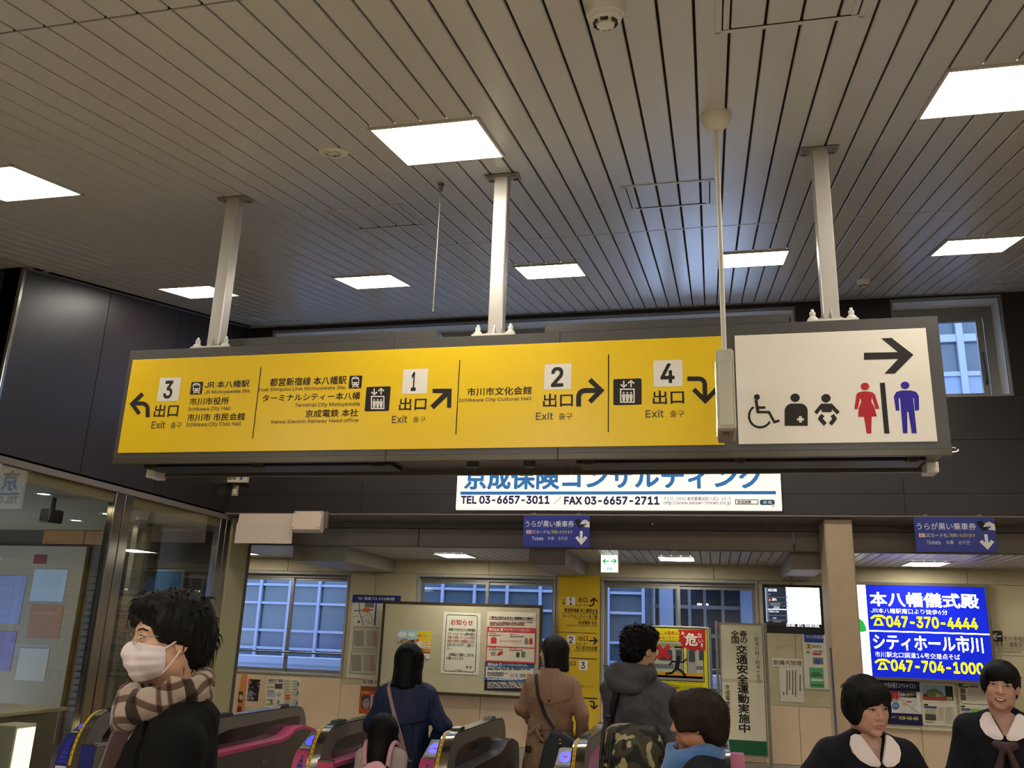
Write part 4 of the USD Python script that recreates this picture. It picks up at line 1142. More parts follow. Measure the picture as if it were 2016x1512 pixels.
# yellow exit guide on the pillar
yg, f, _ = board('guide_panel', 'tall yellow exit guide panel on the far pillar', 'sign', (1095, 1448), (1181, 1134), YF - 0.034, 'c9a81f', mt=mat('guide_yellow', 'd2ae1c', 0.4))
S = Sheet(f, YF - 0.034, (1080, 1120, .19830), 0.0007)
S.rect((178, 357), (264, 280), PLT); S.text('1', (208, 355), (235, 288), K, .02, layer=3)
lift_icon(S, (131, 360), (173, 295), K, 'd2ae1c')
S.text('出口', (293, 330), (387, 284), K, .01); S.text('Exit', (273, 372), (326, 347), GRY); S.text('출구', (345, 370), (385, 348), GRY)
S.shape(unary_union([LineString([(400, 366), (430, 364)] + arc(430, 345, 18, 80, 0) + [(449, 300)]).buffer(7, cap_style='flat'), LineString([(415, 325), (450, 293), (484, 325)]).buffer(8, cap_style='flat', join_style='mitre')]), K, 'arrow')
S.text('都営新宿線 本八幡駅', (157, 427), (432, 396), K, .01); train_icon(S, (440, 452), (484, 404))
S.text('Toei Shinjuku Line Motoyawata Sta.', (124, 450), (430, 434), GRY)
S.text('ターミナルシティー本八幡', (137, 488), (484, 458), K, .01); S.text('Terminal City Motoyawata', (257, 512), (484, 496), GRY)
S.text('京成電鉄 本社', (296, 551), (483, 520), K, .01); S.text('Keisei Electric Railway Head office', (180, 574), (484, 558), GRY)
S.rect((83, 630), (484, 638), K, name='divider_line', own=True)
S.rect((180, 745), (266, 657), PLT); S.text('2', (202, 738), (242, 672), K, .02, layer=3)
S.text('出口', (296, 712), (389, 667), K, .01); S.text('Exit', (275, 756), (326, 730), GRY); S.text('출구', (346, 754), (388, 732), GRY)
S.shape(unary_union([LineString([(400, 713), (475, 713)]).buffer(7, cap_style='flat'), LineString([(447, 680), (480, 713), (447, 748)]).buffer(8, cap_style='flat', join_style='mitre')]), K, 'arrow')
S.text('市川市文化会館', (273, 803), (485, 768), K, .01); S.text('Ichikawa City Cultural Hall', (251, 826), (485, 808), GRY)
S.rect((83, 884), (484, 892), K, name='divider_line', own=True)
S.text('出口', (178, 958), (268, 912), K, .01); S.rect((300, 1003), (388, 913), PLT); S.text('3', (322, 990), (362, 926), K, .02, layer=3)
S.text('(市民会館小ホール)', (250, 1175), (440, 1158), K)
S.rect((83, 1274), (484, 1282), K, name='divider_line', own=True)
S.text('出口', (290, 1352), (350, 1310), K, .01); S.text('Exit', (272, 1392), (325, 1366), GRY)
S.shape(unary_union([LineString([(405, 1316), (432, 1316)] + arc(432, 1335, 19, -90, 0)[1:] + [(452, 1385)]).buffer(8, cap_style='flat'), LineString([(418, 1355), (452, 1388), (486, 1355)]).buffer(8, cap_style='flat', join_style='mitre')]), K, 'arrow')
S.done()

# bulletin board on legs
YB_ = 12.28
M_BRONZE = mat('bronze_frame', '4a3d28', 0.45, metal=0.5)
bu, f, R_ = board('bulletin_board', 'large beige bulletin board in a dark bronze frame in front of the windows', 'notice board', (747, 1356), (1063, 1197), YB_, 'b7ab86', 0.03, frame=M_BRONZE, fw=0.038, mt=mat('pinboard_beige', 'b6ae90', 0.7, noise=0.04))
for x in (R_[0] + 0.1, R_[2] - 0.1):
    obj('leg', box(x - .025, x + .025, YB_ + .03, YB_ + .06, 0, R_[1], .004), M_BRONZE, bu)
    obj('foot', box(x - .03, x + .03, YB_ - .05, YB_ + .14, 0, .03, .004), M_BRONZE, bu)
def sheet_on(name, label, cat_, bl, tr, Y, color, crop, **k):
    t, f, R = board(name, label, cat_, bl, tr, Y, color, 0.004, **k)
    return Sheet(f, Y, crop, 0.0007), t
cr = (660, 1130, .25258)
px = lambda x, y: (660 + x * .25258, 1130 + y * .25258)
S, _ = sheet_on('notice', 'white notice with red heading on the bulletin board', 'poster', px(820, 775), px(1138, 306), YB_ - .005, 'd9d7c4', cr)
S.outline((843, 757), (1112, 322), .008, '3a3630', r=.04)
S.text('お知らせ', (900, 397), (1075, 358), 'b23a3a', .02)
for k, (s, x0, x1, y, c) in enumerate((('駅構内で歩きながらの携帯電話', 885, 1093, 436, K), ('スマートフォン・ゲーム機等の使用は', 876, 1092, 468, K), ('列車との接触、ホームからの転落', 876, 1088, 496, 'a53535'), ('周囲のお客様との接触等につなが', 874, 1086, 525, '8a3030'), ('る恐れがありますので、ご遠慮くだ', 872, 1084, 554, K), ('さい。', 870, 910, 580, K), ('お客様のご理解とご協力を', 885, 1080, 630, K), ('お願いいたします。', 866, 1005, 657, K), ('駅 長', 1018, 1066, 727, K))):
    S.text(s, (x0, y + 9), (x1, y - 9), c, .012)
S.rect((925, 758), (998, 744), 'd9d7c4', layer=3); S.text('京成電鉄', (930, 757), (993, 745), K, layer=4)
S.done()
S, _ = sheet_on('safety_poster', 'red, blue and black dangerous goods poster on the bulletin board', 'poster', px(1160, 905), px(1566, 303), YB_ - .005, 'ddd0bb', cr)
S.rect((1160, 905), (1552, 846), '25242b', layer=1); S.rect((1161, 832), (1553, 702), '2f5a8c', layer=1); S.rect((1172, 690), (1566, 423), 'c23f42', layer=1)
S.rect((1172, 806), (1548, 738), 'd8d2c2', layer=2)
S.rect((1185, 560), (1556, 464), 'd8cdb8', layer=2); S.rect((1180, 672), (1554, 584), 'd8cdb8', layer=2)
S.text('～車内に持ち込めない危険物のご案内～', (1198, 348), (1556, 338), K, .03, layer=3)
S.rect((1198, 354), (1556, 362), K, layer=3)
rows_of_text(S, 1205, 1545, 374, 405, 3, '8a5a50', seed=3)
S.text('持ち込み', (1200, 444), (1280, 422), 'e8e0d2', .04, layer=3)
S.shape(unary_union([LineString([(1290, 424), (1307, 443)]).buffer(3.2), LineString([(1307, 424), (1290, 443)]).buffer(3.2)]), 'e8e0d2', layer=3)
S.text('持ち込みが禁止されている危険物の代表例', (1318, 443), (1515, 430), 'e0cfc2', layer=3)
for x0, y0, s in ((1200, 460, '可燃性液体'), (1362, 468, '高圧ガス'), (1197, 570, '火薬類'), (1358, 576, '毒物・劇物')):
    S.text(s, (x0, y0 + 8), (x0 + 55, y0 - 2), 'b03a3a', .02, layer=3)
    rows_of_text(S, x0, x0 + 110, y0 + 14, y0 + 28, 2, '6b5f55', seed=int(x0))
S.text('量にかかわらず持込禁止です', (1282, 532), (1450, 516), 'b03a3a', layer=3)
S.poly([(1213, 500), (1222, 492), (1250, 492), (1258, 502), (1258, 542), (1213, 542)], 'c8393c', layer=4)
for x, c in ((1490, '7d7b74'), (1525, 'b8343a')):
    S.poly([(x - 14, 548), (x - 14, 512), (x - 6, 500), (x + 6, 500), (x + 14, 512), (x + 14, 548)], c, layer=4)
for x in (1220, 1232, 1244):
    S.rect((x - 4, 638), (x + 4, 606), '5c5950', layer=4)
S.poly([(1258, 634), (1275, 608), (1305, 600), (1308, 622), (1280, 638)], 'ad3a38', layer=4)
S.rect((1410, 648), (1437, 612), '43392e', layer=4); S.rect((1449, 650), (1482, 606), '5d7d4f', layer=4)
S.text('持ち込み', (1190, 716), (1268, 694), 'e8e0d2', .04, layer=3)
S.shape(Point(1288, 707).buffer(12).difference(Point(1288, 707).buffer(7)), 'e8e0d2', layer=3)
S.text('条件・量に制限のある危険物の代表例', (1310, 716), (1496, 703), 'cfd3dc', layer=3)
rows_of_text(S, 1188, 1530, 730, 752, 2, '4a5568', seed=8); rows_of_text(S, 1185, 1345, 765, 800, 4, '5a5a56', seed=9)
for x, w, c in ((1362, 34, 'b9a79c'), (1407, 10, '4b78b0'), (1420, 9, '9fb4c4'), (1440, 46, '9c9284'), (1494, 38, 'c9733d')):
    S.rect((x, 806), (x + w, 778), c, layer=4)
rows_of_text(S, 1185, 1460, 815, 830, 2, 'c9cfda', seed=10); rows_of_text(S, 1186, 1545, 842, 895, 5, 'bdb8ae', fill=.4, seed=11)
S.done()
S, _ = sheet_on('holiday_poster', 'small poster with sky picture and yellow price column on the bulletin board', 'poster', (782, 1293), (849, 1242), YB_ - .005, '9fc0c6', (660, 1160, .15873))
S.rect((1005, 790), (1190, 520), 'd9c21e', layer=1); S.rect((1000, 780), (1180, 742), 'cf8a22', layer=2); S.rect((770, 850), (1175, 785), 'd5d3c4', layer=1)
for k, (x, y, r, c) in enumerate(((830, 560, 60, 'd3dfdc'), (950, 560, 45, 'd3dfdc'), (860, 640, 50, 'a58a5a'), (940, 650, 40, '7d6a52'), (800, 660, 35, 'b98e5e'), (980, 640, 30, 'a77a50'))):
    S.disc((x, y), r, r * .6, c, layer=2)
S.text('お得なパスポート', (1020, 590), (1165, 565), 'c24a7a', .03, layer=3); S.rect((1022, 740), (1165, 650), 'e6dfc0', layer=2)
for k, s in enumerate(('6,200円', '5,300円', '4,100円')):
    S.text(s, (1060, 676 + k * 31), (1155, 655 + k * 31), 'b3402f', .03, layer=3)
S.disc((1024, 633), 18, 18, 'c8452e', layer=3)
S.done()

# bus guide left of the board
S, t = sheet_on('bus_guide', 'bus stop guide board with blue header and map', 'notice board', (681, 1334), (788, 1176), YF - .012, 'cfc9b4', (660, 1160, .15873))
S.rect((210, 165), (815, 82), '1f2f6e', layer=1); S.text('京成バス', (358, 133), (525, 98), 'd4d6e2', .03, layer=2); S.text('のりば案内図', (535, 136), (735, 104), 'd4d6e2', .02, layer=2); S.rect((285, 128), (340, 98), '8f95b8', layer=2)
S.rect((222, 452), (520, 172), 'd6d2bf', layer=1); S.rect((480, 452), (518, 175), '24377c', layer=2)
for pts, w, c in (([(300, 172), (300, 280), (330, 370), (350, 450)], 14, '7a7ca8'), ([(235, 268), (475, 255)], 16, '73737c'), ([(320, 360), (430, 300), (475, 400)], 5, '6b6b66'), ([(350, 400), (400, 385), (420, 430), (470, 400)], 5, '6b6b66'), ([(225, 345), (290, 330)], 5, '6b6b66')):
    S.stroke(pts, w, c, 'map_road', layer=2)
S.rect((345, 285), (430, 235), 'd0663e', layer=3); S.rect((365, 225), (485, 172), '77736a', layer=3); S.rect((278, 420), (308, 390), '5a564e', layer=3)
for k, (y0, y1, x0, x1) in enumerate(((470, 745, 205, 550), (770, 1050, 172, 520))):
    S.rect((x0, y1), (x1, y0), '9d998c', r=.01, layer=1); S.rect((x0 + 15, y1 - 15), (x1 - 15, y0 + 15), 'bfbba9', layer=2)
    for j in range(12):
        yy = y0 + 50 + (y1 - y0 - 80) * j / 12
        S.rect((x0 + 30, yy + 5), (x0 + 150, yy), '75726a', 'table_line', layer=3); S.rect((x0 + 185, yy + 5), (x0 + 250, yy), '85827a', 'table_line', layer=3); S.rect((x0 + 255, yy + 9), (x0 + 312, yy), 'a86a5e', 'table_line', layer=3)
S.done()
def nosmoke(bl, tr, label):
    S, t = sheet_on('no_smoking_plate', label, 'sign', bl, tr, YF - .006, 'd8d0bd', (0, 0, 1))
    S.text('駅構内禁煙', (bl[0] + 2, bl[1] - 3), (tr[0] - 2, tr[1] + 3), '3a352c', 0.0)
    S.done()
nosmoke((711, 1350), (769, 1337), 'no smoking plate half behind the bulletin board')
nosmoke((1521, 1312), (1580, 1298), 'no smoking plate under the display screen')
S, t = sheet_on('wanted_poster', 'orange poster with a grey portrait low behind the girl', 'poster', (706, 1404), (742, 1352), YF - .006, 'c0552c', (660, 1160, .15873))
S.rect((318, 1250), (520, 1215), '7d4a20'); S.rect((430, 1480), (510, 1310), 'c9a0a8', layer=2); S.rect((455, 1470), (500, 1320), '7a5a8e', layer=3)
S.poly([(325, 1480), (322, 1340), (350, 1310), (420, 1310), (440, 1350), (430, 1480)], '4e4a48', layer=2)
S.disc((382, 1410), 42, 68, '9b948a', layer=3); S.stroke([(345, 1395), (372, 1395)], 10, '3c3835', layer=4); S.stroke([(390, 1395), (418, 1395)], 10, '3c3835', layer=4); S.stroke([(365, 1450), (400, 1450)], 6, '6d645c', layer=4)
S.poly([(330, 1390), (345, 1335), (400, 1322), (430, 1370), (395, 1350)], '3f3b39', layer=4)
S.text('お尋ね', (330, 1295), (425, 1270), 'd9b23a', .03, layer=3)
S.done()
S, t = sheet_on('leaflet', 'white timetable leaflet with tables and red marks by the window', 'poster', (520, 1393), (595, 1337), YF - .006, 'd6cfb4', (460, 1320, .08929))
S.outline((755, 285), (1095, 195), .006, '5f7fa0', layer=2); S.text('乗換がより便利', (775, 255), (1080, 205), '35507a', .02, layer=3)
S.rect((905, 400), (1080, 305), '5a4436', layer=2); S.rect((735, 575), (925, 475), 'a9a6bd', layer=2); S.disc((1000, 530), 50, 45, 'aaa79f', layer=2)
for y in (350, 430, 630, 730):
    rows_of_text(S, 740, 900, y, y + 40, 2, '8b8675', seed=y)
for x0 in (1110, 1290):
    for y in range(220, 780, 60):
        rows_of_text(S, x0, x0 + 150, y, y + 40, 2, 'a09886', seed=x0 + y)
S.rect((1150, 560), (1262, 530), 'c0602c', layer=5); S.rect((1145, 625), (1255, 590), 'c04a2c', layer=5)
for x, y in ((840, 690), (990, 690), (1430, 300), (1415, 490), (1400, 725)):
    S.stroke([(x - 20, y + 40), (x, y - 35), (x + 15, y + 30)], 14, '57524a', layer=5)
S.done()
S, t = sheet_on('festival_poster', 'dark festival photograph poster below the left window', 'poster', (486, 1379), (512, 1338), YF - .006, '2c2725', (460, 1320, .08929))
rr = random.Random(5)
S.disc((365, 260), 38, 45, 'b25a6e', layer=2); S.disc((375, 520), 65, 75, '85808a', layer=2); S.rect((300, 640), (450, 590), '9a9588', layer=2)
for k in range(26):
    x, y = rr.uniform(330, 580), rr.uniform(230, 620)
    S.disc((x, y), rr.uniform(5, 16), rr.uniform(8, 26), rr.choice(('8a8680', 'b3afa8', '5a4a44', '6d6a74')), layer=3)
S.done()
S, t = sheet_on('orange_poster', 'narrow orange poster partly behind the dark post at left', 'poster', (466, 1402), (487, 1328), YF - .008, 'd08a4c', (460, 1320, .08929))
S.rect((90, 705), (215, 465), '5b3a28', layer=2); S.disc((160, 590), 40, 60, 'b9b2a0', layer=3); S.rect((70, 930), (180, 790), '8a3038', layer=2)
S.done()

# boards standing before the right window
M_EASEL = mat('easel_frame', '8a8578', 0.4, metal=0.5)
YR = 11.9
sc = (1260, 1220, .11905)
se = lambda x, y: (1260 + x * .11905, 1220 + y * .11905)
rb, f, R_ = board('rush_warning_board', 'yellow and red warning poster board with running figure', 'sign', se(172, 1560), se(1112, 150), YR, 'd9cf14', 0.02, frame=mat('board_alu', 'b5b3a6', 0.4, metal=0.4), fw=0.022, mt=mat('board_green', '2c5b34', 0.5))
S = Sheet(f, YR, sc, 0.0007)
YE_ = 'dfd51a'
S.rect((185, 1545), (1100, 165), YE_, layer=1)
burst = [(628, 165)] + [(655 + (10 if i % 2 else -18), 190 + 25 * i) for i in range(8)] + [(690, 400), (705, 430), (665, 490), (740, 462), (778, 462), (785, 500), (820, 478), (850, 515), (885, 488), (920, 525), (950, 492), (990, 520), (1015, 490), (1060, 515), (1080, 500), (1080, 165)]
S.poly(burst, 'b92226', 'burst', layer=6)
S.text('かけこみ乗車は', (220, 248), (628, 190), 'bf6a1e', .03, layer=2); S.text('おやめください', (258, 332), (632, 278), 'bf6a1e', .03, layer=2)
S.rect((232, 998), (1050, 370), '1f1c14', layer=2); S.rect((242, 985), (1040, 380), 'b9b9a4', layer=3)
S.rect((242, 450), (700, 395), '8b9468', layer=4); S.rect((242, 800), (560, 740), '6d7080', layer=4); S.rect((930, 825), (1040, 770), '6d7080', layer=4)
S.rect((575, 900), (720, 445), '9a9a90', layer=4); S.rect((780, 900), (925, 480), 'a0a094', layer=4); S.rect((720, 900), (780, 460), 'd8d26a', layer=4)
for x0, x1 in ((242, 268), (310, 535), (596, 690), (806, 905), (978, 1040)):
    S.rect((x0, 670 if x0 != 806 else 700), (x1, 500), '3f4c52', r=.01, layer=5)
S.rect((242, 945), (1040, 890), 'd29a26', layer=5); S.rect((242, 985), (1040, 945), '8f8f86', layer=5)
S.shape(unary_union([LineString([(285, 430), (485, 640)]).buffer(40, cap_style='flat'), LineString([(485, 430), (290, 640)]).buffer(40, cap_style='flat')]), 'c0232a', 'cross_mark', layer=7)
run = unary_union([Point(635, 635).buffer(36), LineString([(630, 690), (605, 805)]).buffer(34), LineString([(600, 690), (535, 690), (490, 742)]).buffer(13), LineString([(645, 695), (715, 700), (762, 655)]).buffer(13), LineString([(595, 810), (530, 880), (435, 890)]).buffer(18), LineString([(620, 810), (690, 850), (735, 915)]).buffer(18), LineString([(435, 885), (435, 905)]).buffer(12), LineString([(725, 920), (750, 905)]).buffer(12)])
S.shape(run, '17130f', 'running_figure', layer=8)
S.text('危', (748, 430), (950, 222), 'eee6d8', .035, layer=8); S.text('あ', (680, 250), (735, 195), 'eee6d8', .02, layer=8); S.text('っ', (718, 298), (748, 265), 'eee6d8', .02, layer=8)
S.text('な', (950, 300), (1026, 222), 'eee6d8', .02, layer=8); S.text('い', (968, 380), (1042, 320), 'eee6d8', .02, layer=8); S.text('！', (1005, 455), (1040, 390), 'eee6d8', .02, layer=8)
for k, s in enumerate(('ドア付近につかまっている方がはさんでも、センサーなど', 'では検知きません。', '非常に危険なことは、思わぬ転倒にもつながるおそれがあります。', 'ように、無理な乗車はおやめください。')):
    S.text(s, (250, 1040 + 38 * k), (1045 - (450 if k == 1 else 0), 1012 + 38 * k), '5a5312', layer=3)
S.rect((500, 1290), (620, 1180), 'a33a34', layer=3); S.rect((640, 1300), (1040, 1200), 'c9c08a', layer=3)
S.done()
for x in (R_[0] - .03, R_[2] + .03):
    obj('leg', box(x - .02, x + .02, YR + .0, YR + .03, 0, R_[3] + .01, .004), M_EASEL, rb)
    obj('foot', box(x - .025, x + .025, YR - .2, YR + .2, 0, .03, .004), M_EASEL, rb)

tc = (1400, 1120, .25932)
te = lambda x, y: (1400 + x * .25932, 1120 + y * .25932)
YT = 11.75
tb, f, R_ = board('traffic_safety_board', 'tall white standing board with brush lettering about traffic safety', 'sign', te(98, 1402), te(382, 425), YT, 'cfcaab', 0.02, frame=M_EASEL, fw=0.016, mt=mat('board_paper', 'd6d1b4', 0.6))
S = Sheet(f, YT, tc, 0.0008)
q_ = te(100, 1290)
xq, zq = S.p(100, 1292)
S.put(shapely.box(R_[0], R_[1], R_[2], zq), '1d5b3c', 'green_base', layer=1)
S.rect((85, 852), (405, 849), 'bfb99c', 'crease', layer=2)
S.text('全', (150, 517), (210, 468), K, .012); S.text('国', (155, 565), (210, 520), K, .012); S.text('春', (217, 515), (272, 470), K, .012); S.text('の', (222, 563), (272, 522), K, .012)
for k, ch in enumerate('交通安全運動実施中'):
    y = 580 + k * 74.5
    S.text(ch, (190 + k * 2.9, y + 66), (272 + k * 2.9, y), '17140f', .022)
for k, ch in enumerate('四月六日～四月十五日'):
    y = 520 + k * 35.5
    if ch == '～':
        S.stroke([(343 + k * 2 + 5 * math.sin(q * 1.05), y + 4.5 * q) for q in range(7)], 2.6, K, 'lettering', own=True)
    else:
        S.text(ch, (331 + k * 2.0, y + 27), (356 + k * 2.0, y), K)
for k, ch in enumerate('京成電鉄株式会社'):
    y = 880 + k * 41
    S.text(ch, (107 + k * 1.6, y + 34), (140 + k * 1.6, y), K, .008)
S.done()
for x in (R_[0] - .045, R_[2] + .045):
    obj('leg', box(x - .018, x + .018, YT, YT + .03, 0, R_[3] + .03, .004), M_EASEL, tb)
    obj('foot', box(x - .025, x + .025, YT - .2, YT + .2, 0, .03, .004), M_EASEL, tb)

# hanging display screen
YM = 11.8
mc = (1490, 1130, .19182)
me = lambda x, y: (1490 + x * .19182, 1130 + y * .19182)
mo, f, R_ = board('display_screen', 'hanging flat display screen with train service status', 'screen', me(98, 520), me(640, 142), YM, '20242c', 0.05, frame=M_BLACK, fw=0.03, mt=mat('screen_black', '101218', 0.2, emit=0.05))
S = Sheet(f, YM, mc, 0.0006)
S.rect((314, 510), (640, 142), 'eef2ff', 'screen_area', layer=1, emit=1.3); S.rect((112, 490), (312, 142), '2b3442', 'screen_area', layer=1, emit=0.8); S.rect((88, 490), (112, 142), '8fa3c4', 'screen_area', layer=1, emit=0.9)
for y in (237, 292, 325, 425, 470):
    S.rect((116, y + 2), (318, y), '6d7787', 'screen_line', layer=2, emit=.5)
S.rect((112, 367), (322, 360), 'd7e0f0', 'screen_line', layer=2, emit=1)
W_ = 'e9edf6'
S.text('成田線', (115, 180), (205, 150), W_, .03, emit=1); S.text('方面', (118, 213), (138, 203), W_, emit=1)
S.poly([(117, 276), (134, 245), (150, 276)], 'e07b5a', 'warning_triangle', emit=1); S.text('遅れ', (157, 276), (205, 248), W_, .04, emit=1)
S.text('区間 成田空港', (140, 318), (240, 300), 'b9c2d0', emit=.8); S.text('15:56', (170, 353), (232, 332), W_, .03, emit=1); S.text('Narita Line', (125, 393), (225, 374), W_, .02, emit=1); S.text('Delay', (165, 460), (200, 444), W_, .02, emit=1); S.text('The next train', (165, 493), (248, 480), 'b9c2d0', emit=.8)
q = me(305, 540)
obj('lower_bezel', box(R_[0] - .03, R_[2] + .03, YM - .006, YM + .05, R_[1] - .10, R_[1] - .028, .004), M_BLACK, mo)
S.text('【成田線：遅れ】成田線は遅延', (305, 540), (640, 515), W_, .03, emit=1.0, layer=14)
S.done()
obj('hanger', box((R_[0] + R_[2]) / 2 - .02, (R_[0] + R_[2]) / 2 + .02, YM + .02, YM + .04, R_[3] + .03, ZC), M_ALU, mo)

# blue lightbox
ac = (1660, 1120, .25928)
ae = lambda x, y: (1660 + x * .25928, 1120 + y * .25928)
YA = YF - 0.10
ad, f, R_ = board('lightbox', 'large glowing blue advertising lightbox with white and yellow lettering', 'light box', ae(112, 812), ae(1070, 140), YA, '1a1fb0', 0.09, frame=M_STEEL, fw=0.04, mt=mat('lightbox_white', 'eef0f6', 0.3, emit=0.62))
S = Sheet(f, YA, ac, 0.0008)
BLU = '1222bc'
x0, z0 = S.p(222, 812); x1, z1 = R_[2], R_[3]
S.put(shapely.box(S.p(196, 470)[0], R_[1], R_[2], R_[3]), BLU, 'blue_field', layer=1, emit=0.85)
WW, YY = 'f6f7ff', 'f4ee10'
S.text('本八幡儀式殿', (205, 283), (1022, 189), WW, .03, emit=1.3, layer=3); S.text('JR本八幡駅南口より徒歩6分', (212, 334), (790, 311), WW, .008, emit=1.3, layer=3)
def phone(x, y):
    S.shape(unary_union([LineString([(x, y - 22), (x + 20, y - 36), (x + 50, y - 40), (x + 80, y - 36), (x + 100, y - 22)]).buffer(9), Polygon([(x + 35, y - 22), (x + 66, y - 22), (x + 94, y + 36), (x + 12, y + 36)]).difference(Point(x + 51, y + 12).buffer(16))]), YY, 'phone_symbol', layer=3, emit=1.25)
phone(216, 395)
S.text('047-370-4444', (330, 441), (1017, 374), YY, .045, emit=1.25, layer=3)
xa, za = S.p(198, 468); xb, _ = S.p(1074, 478)
S.put(shapely.box(xa, za - .012, R_[2], za + .008), WW, 'rule_line', layer=3, emit=1.3)
S.text('シティホール市川', (232, 613), (1055, 514), WW, .03, emit=1.3, layer=3); S.text('市川駅北口国道14号交差点そば', (243, 668), (885, 649), WW, .008, emit=1.3, layer=3)
phone(248, 730)
S.text('047-704-1000', (365, 776), (1062, 714), YY, .045, emit=1.25, layer=3)
S.poly([(104, 462), (104, 385), (125, 378), (152, 400), (170, 440), (176, 470), (140, 480)], '1e9a3e', 'tree_mark', layer=3, emit=0.9); S.text('セレモニー', (60 + 55, 512), (172, 496), '3a3a3a', layer=3, emit=.2)
S.done()

# posters under the lightbox and the arrow plate
pc = (1700, 1320, .10913)
pe = lambda x, y: (1700 + x * .10913, 1320 + y * .10913)
bd, f, R_ = board('leaflet_board', 'cream leaflet board under the blue lightbox', 'notice board', pe(60, 1020), pe(1640, 225), YF - .02, 'cdc6ab', 0.018, mt=mat('board_cream', 'cbc4aa', 0.5))
S, t = sheet_on('estate_poster', 'navy and white property poster beside the first student', 'poster', pe(180, 950), pe(990, 185), YF - .028, 'd8d6d2', pc)
NV = '1b1c4a'
S.rect((140, 350), (1000, 175), NV, layer=1); S.rect((140, 950), (1055, 790), NV, layer=1)
S.text('マンションの住み替えスペシャリスト', (160, 300), (940, 230), 'c9cbd8', .03, layer=2)
S.rect((380, 410), (628, 372), 'b52a34', layer=2); S.text('売買・買替', (300, 515), (632, 422), 'b52a34', .06, layer=2); S.text('お気軽にご相談下さい', (260, 556), (640, 536), K, .03, layer=2)
S.rect((652, 478), (948, 392), '16161c', layer=2); S.text('徒歩1分', (660, 465), (820, 405), 'd9d6cf', .03, layer=3); S.text('駅前すぐ', (830, 460), (940, 410), 'b5ad6a', .02, layer=3)
for x in (405, 578):
    S.disc((x, 640), 70, 68, '5575a8', layer=2)
    S.text('無料', (x - 40, 650), (x + 40, 618), 'c9d3e4', layer=3)
S.rect((660, 760), (975, 500), 'cfcfca', layer=2)
for pts, w, c in (([(665, 515), (970, 750)], 9, '7a5a48'), ([(720, 740), (800, 660), (960, 600)], 9, 'b5b7bb'), ([(830, 745), (920, 640), (940, 510)], 12, 'a9adb8'), ([(670, 600), (790, 600)], 8, 'c2a67c')):
    S.stroke(pts, w, c, 'map_road', layer=3)
S.rect((775, 575), (870, 552), 'b83a3e', layer=4); S.disc((745, 605), 35, 26, 'c9a25e', layer=4)
S.text('本八幡センター', (340, 855), (600, 820), 'c2c4d4', .02, layer=2); S.text('0120-965-630', (640, 882), (985, 838), 'c8bf4c', .06, layer=2)
S.done()
S, t = sheet_on('photo_poster', 'poster with wooded hill picture and red band', 'poster', pe(1068, 570), pe(1612, 235), YF - .028, 'd6cfb8', pc)
S.rect((1072, 530), (1600, 272), '8aa5b5', layer=1); S.rect((1072, 525), (1500, 490), 'a83a30', layer=4); S.rect((1490, 530), (1600, 285), '1f2026', layer=3); S.rect((1500, 525), (1600, 478), 'a08a4a', layer=4)
S.poly([(1085, 500), (1090, 420), (1130, 400), (1150, 340), (1200, 350), (1250, 320), (1280, 345), (1300, 325), (1340, 350), (1400, 380), (1450, 440), (1490, 470), (1490, 500)], '5d6b3e', layer=2)
S.poly([(1080, 500), (1080, 410), (1140, 430), (1180, 480), (1190, 500)], '3a4136', layer=3); S.poly([(1310, 480), (1300, 400), (1360, 430), (1430, 470)], '8a9a66', layer=3)
S.done()
S, t = sheet_on('text_poster', 'white information poster with small black photograph', 'poster', pe(1085, 985), pe(1650, 590), YF - .028, 'cfcab6', pc)
S.rect((1090, 630), (1165, 605), '35322e'); S.rect((1093, 676), (1318, 648), '3b4668'); S.rect((1120, 895), (1305, 793), '4a4844')
rows_of_text(S, 1110, 1310, 690, 785, 7, 'a8a290', seed=21); rows_of_text(S, 1340, 1450, 660, 900, 14, 'b3ad98', seed=22); rows_of_text(S, 1470, 1640, 650, 960, 12, 'bcb6a2', seed=23); rows_of_text(S, 1130, 1310, 925, 945, 1, '5a564c', seed=24)
S.done()
b2, f, R2 = board('leaflet_board', 'cream leaflet board behind the second student', 'notice board', (1893, 1430), (1990, 1349), YF - .02, 'cdc6ab', 0.018, mt=mat('board_cream', 'cbc4aa', 0.5))
S, t = sheet_on('text_poster', 'white information poster with two building photographs', 'poster', (1894, 1386), (1985, 1351), YF - .028, 'd2ccb6', (1860, 1280, .15340))
S.rect((172, 448), (230, 428), '35322e'); S.rect((178, 478), (298, 460), '46434a'); S.rect((205, 555), (262, 490), '6a5d50'); S.rect((210, 642), (268, 570), '5d5a55'); S.rect((310, 475), (430, 462), '4a463e')
rows_of_text(S, 300, 520, 490, 650, 10, 'b7b09a', seed=31)
S.done()
S, t = sheet_on('text_poster', 'white information poster with a green map patch', 'poster', (1896, 1429), (1985, 1389), YF - .028, 'd2ccb6', (1860, 1280, .15340))
S.rect((205, 732), (258, 714), '35322e'); S.rect((210, 776), (325, 748), '5a5c78'); S.rect((342, 840), (455, 755), '7fb35a'); S.rect((228, 925), (262, 870), '7a7468')
rows_of_text(S, 220, 330, 785, 860, 6, 'b7b09a', seed=33); rows_of_text(S, 470, 600, 760, 920, 9, 'b7b09a', seed=34)
S.done()
S, t = sheet_on('direction_plate', 'beige direction plate with white arrow on dark square at right edge', 'sign', (1949, 1289), (2040, 1241), YF - .006, 'b9ae90', ac)
S.rect((1122, 552), (1206, 472), '2b2823'); S.stroke([(1200, 512), (1140, 512)], 9, 'd9d2bf', 'arrow', layer=3); S.stroke([(1165, 488), (1136, 512), (1165, 538)], 9, 'd9d2bf', 'arrow', layer=3)
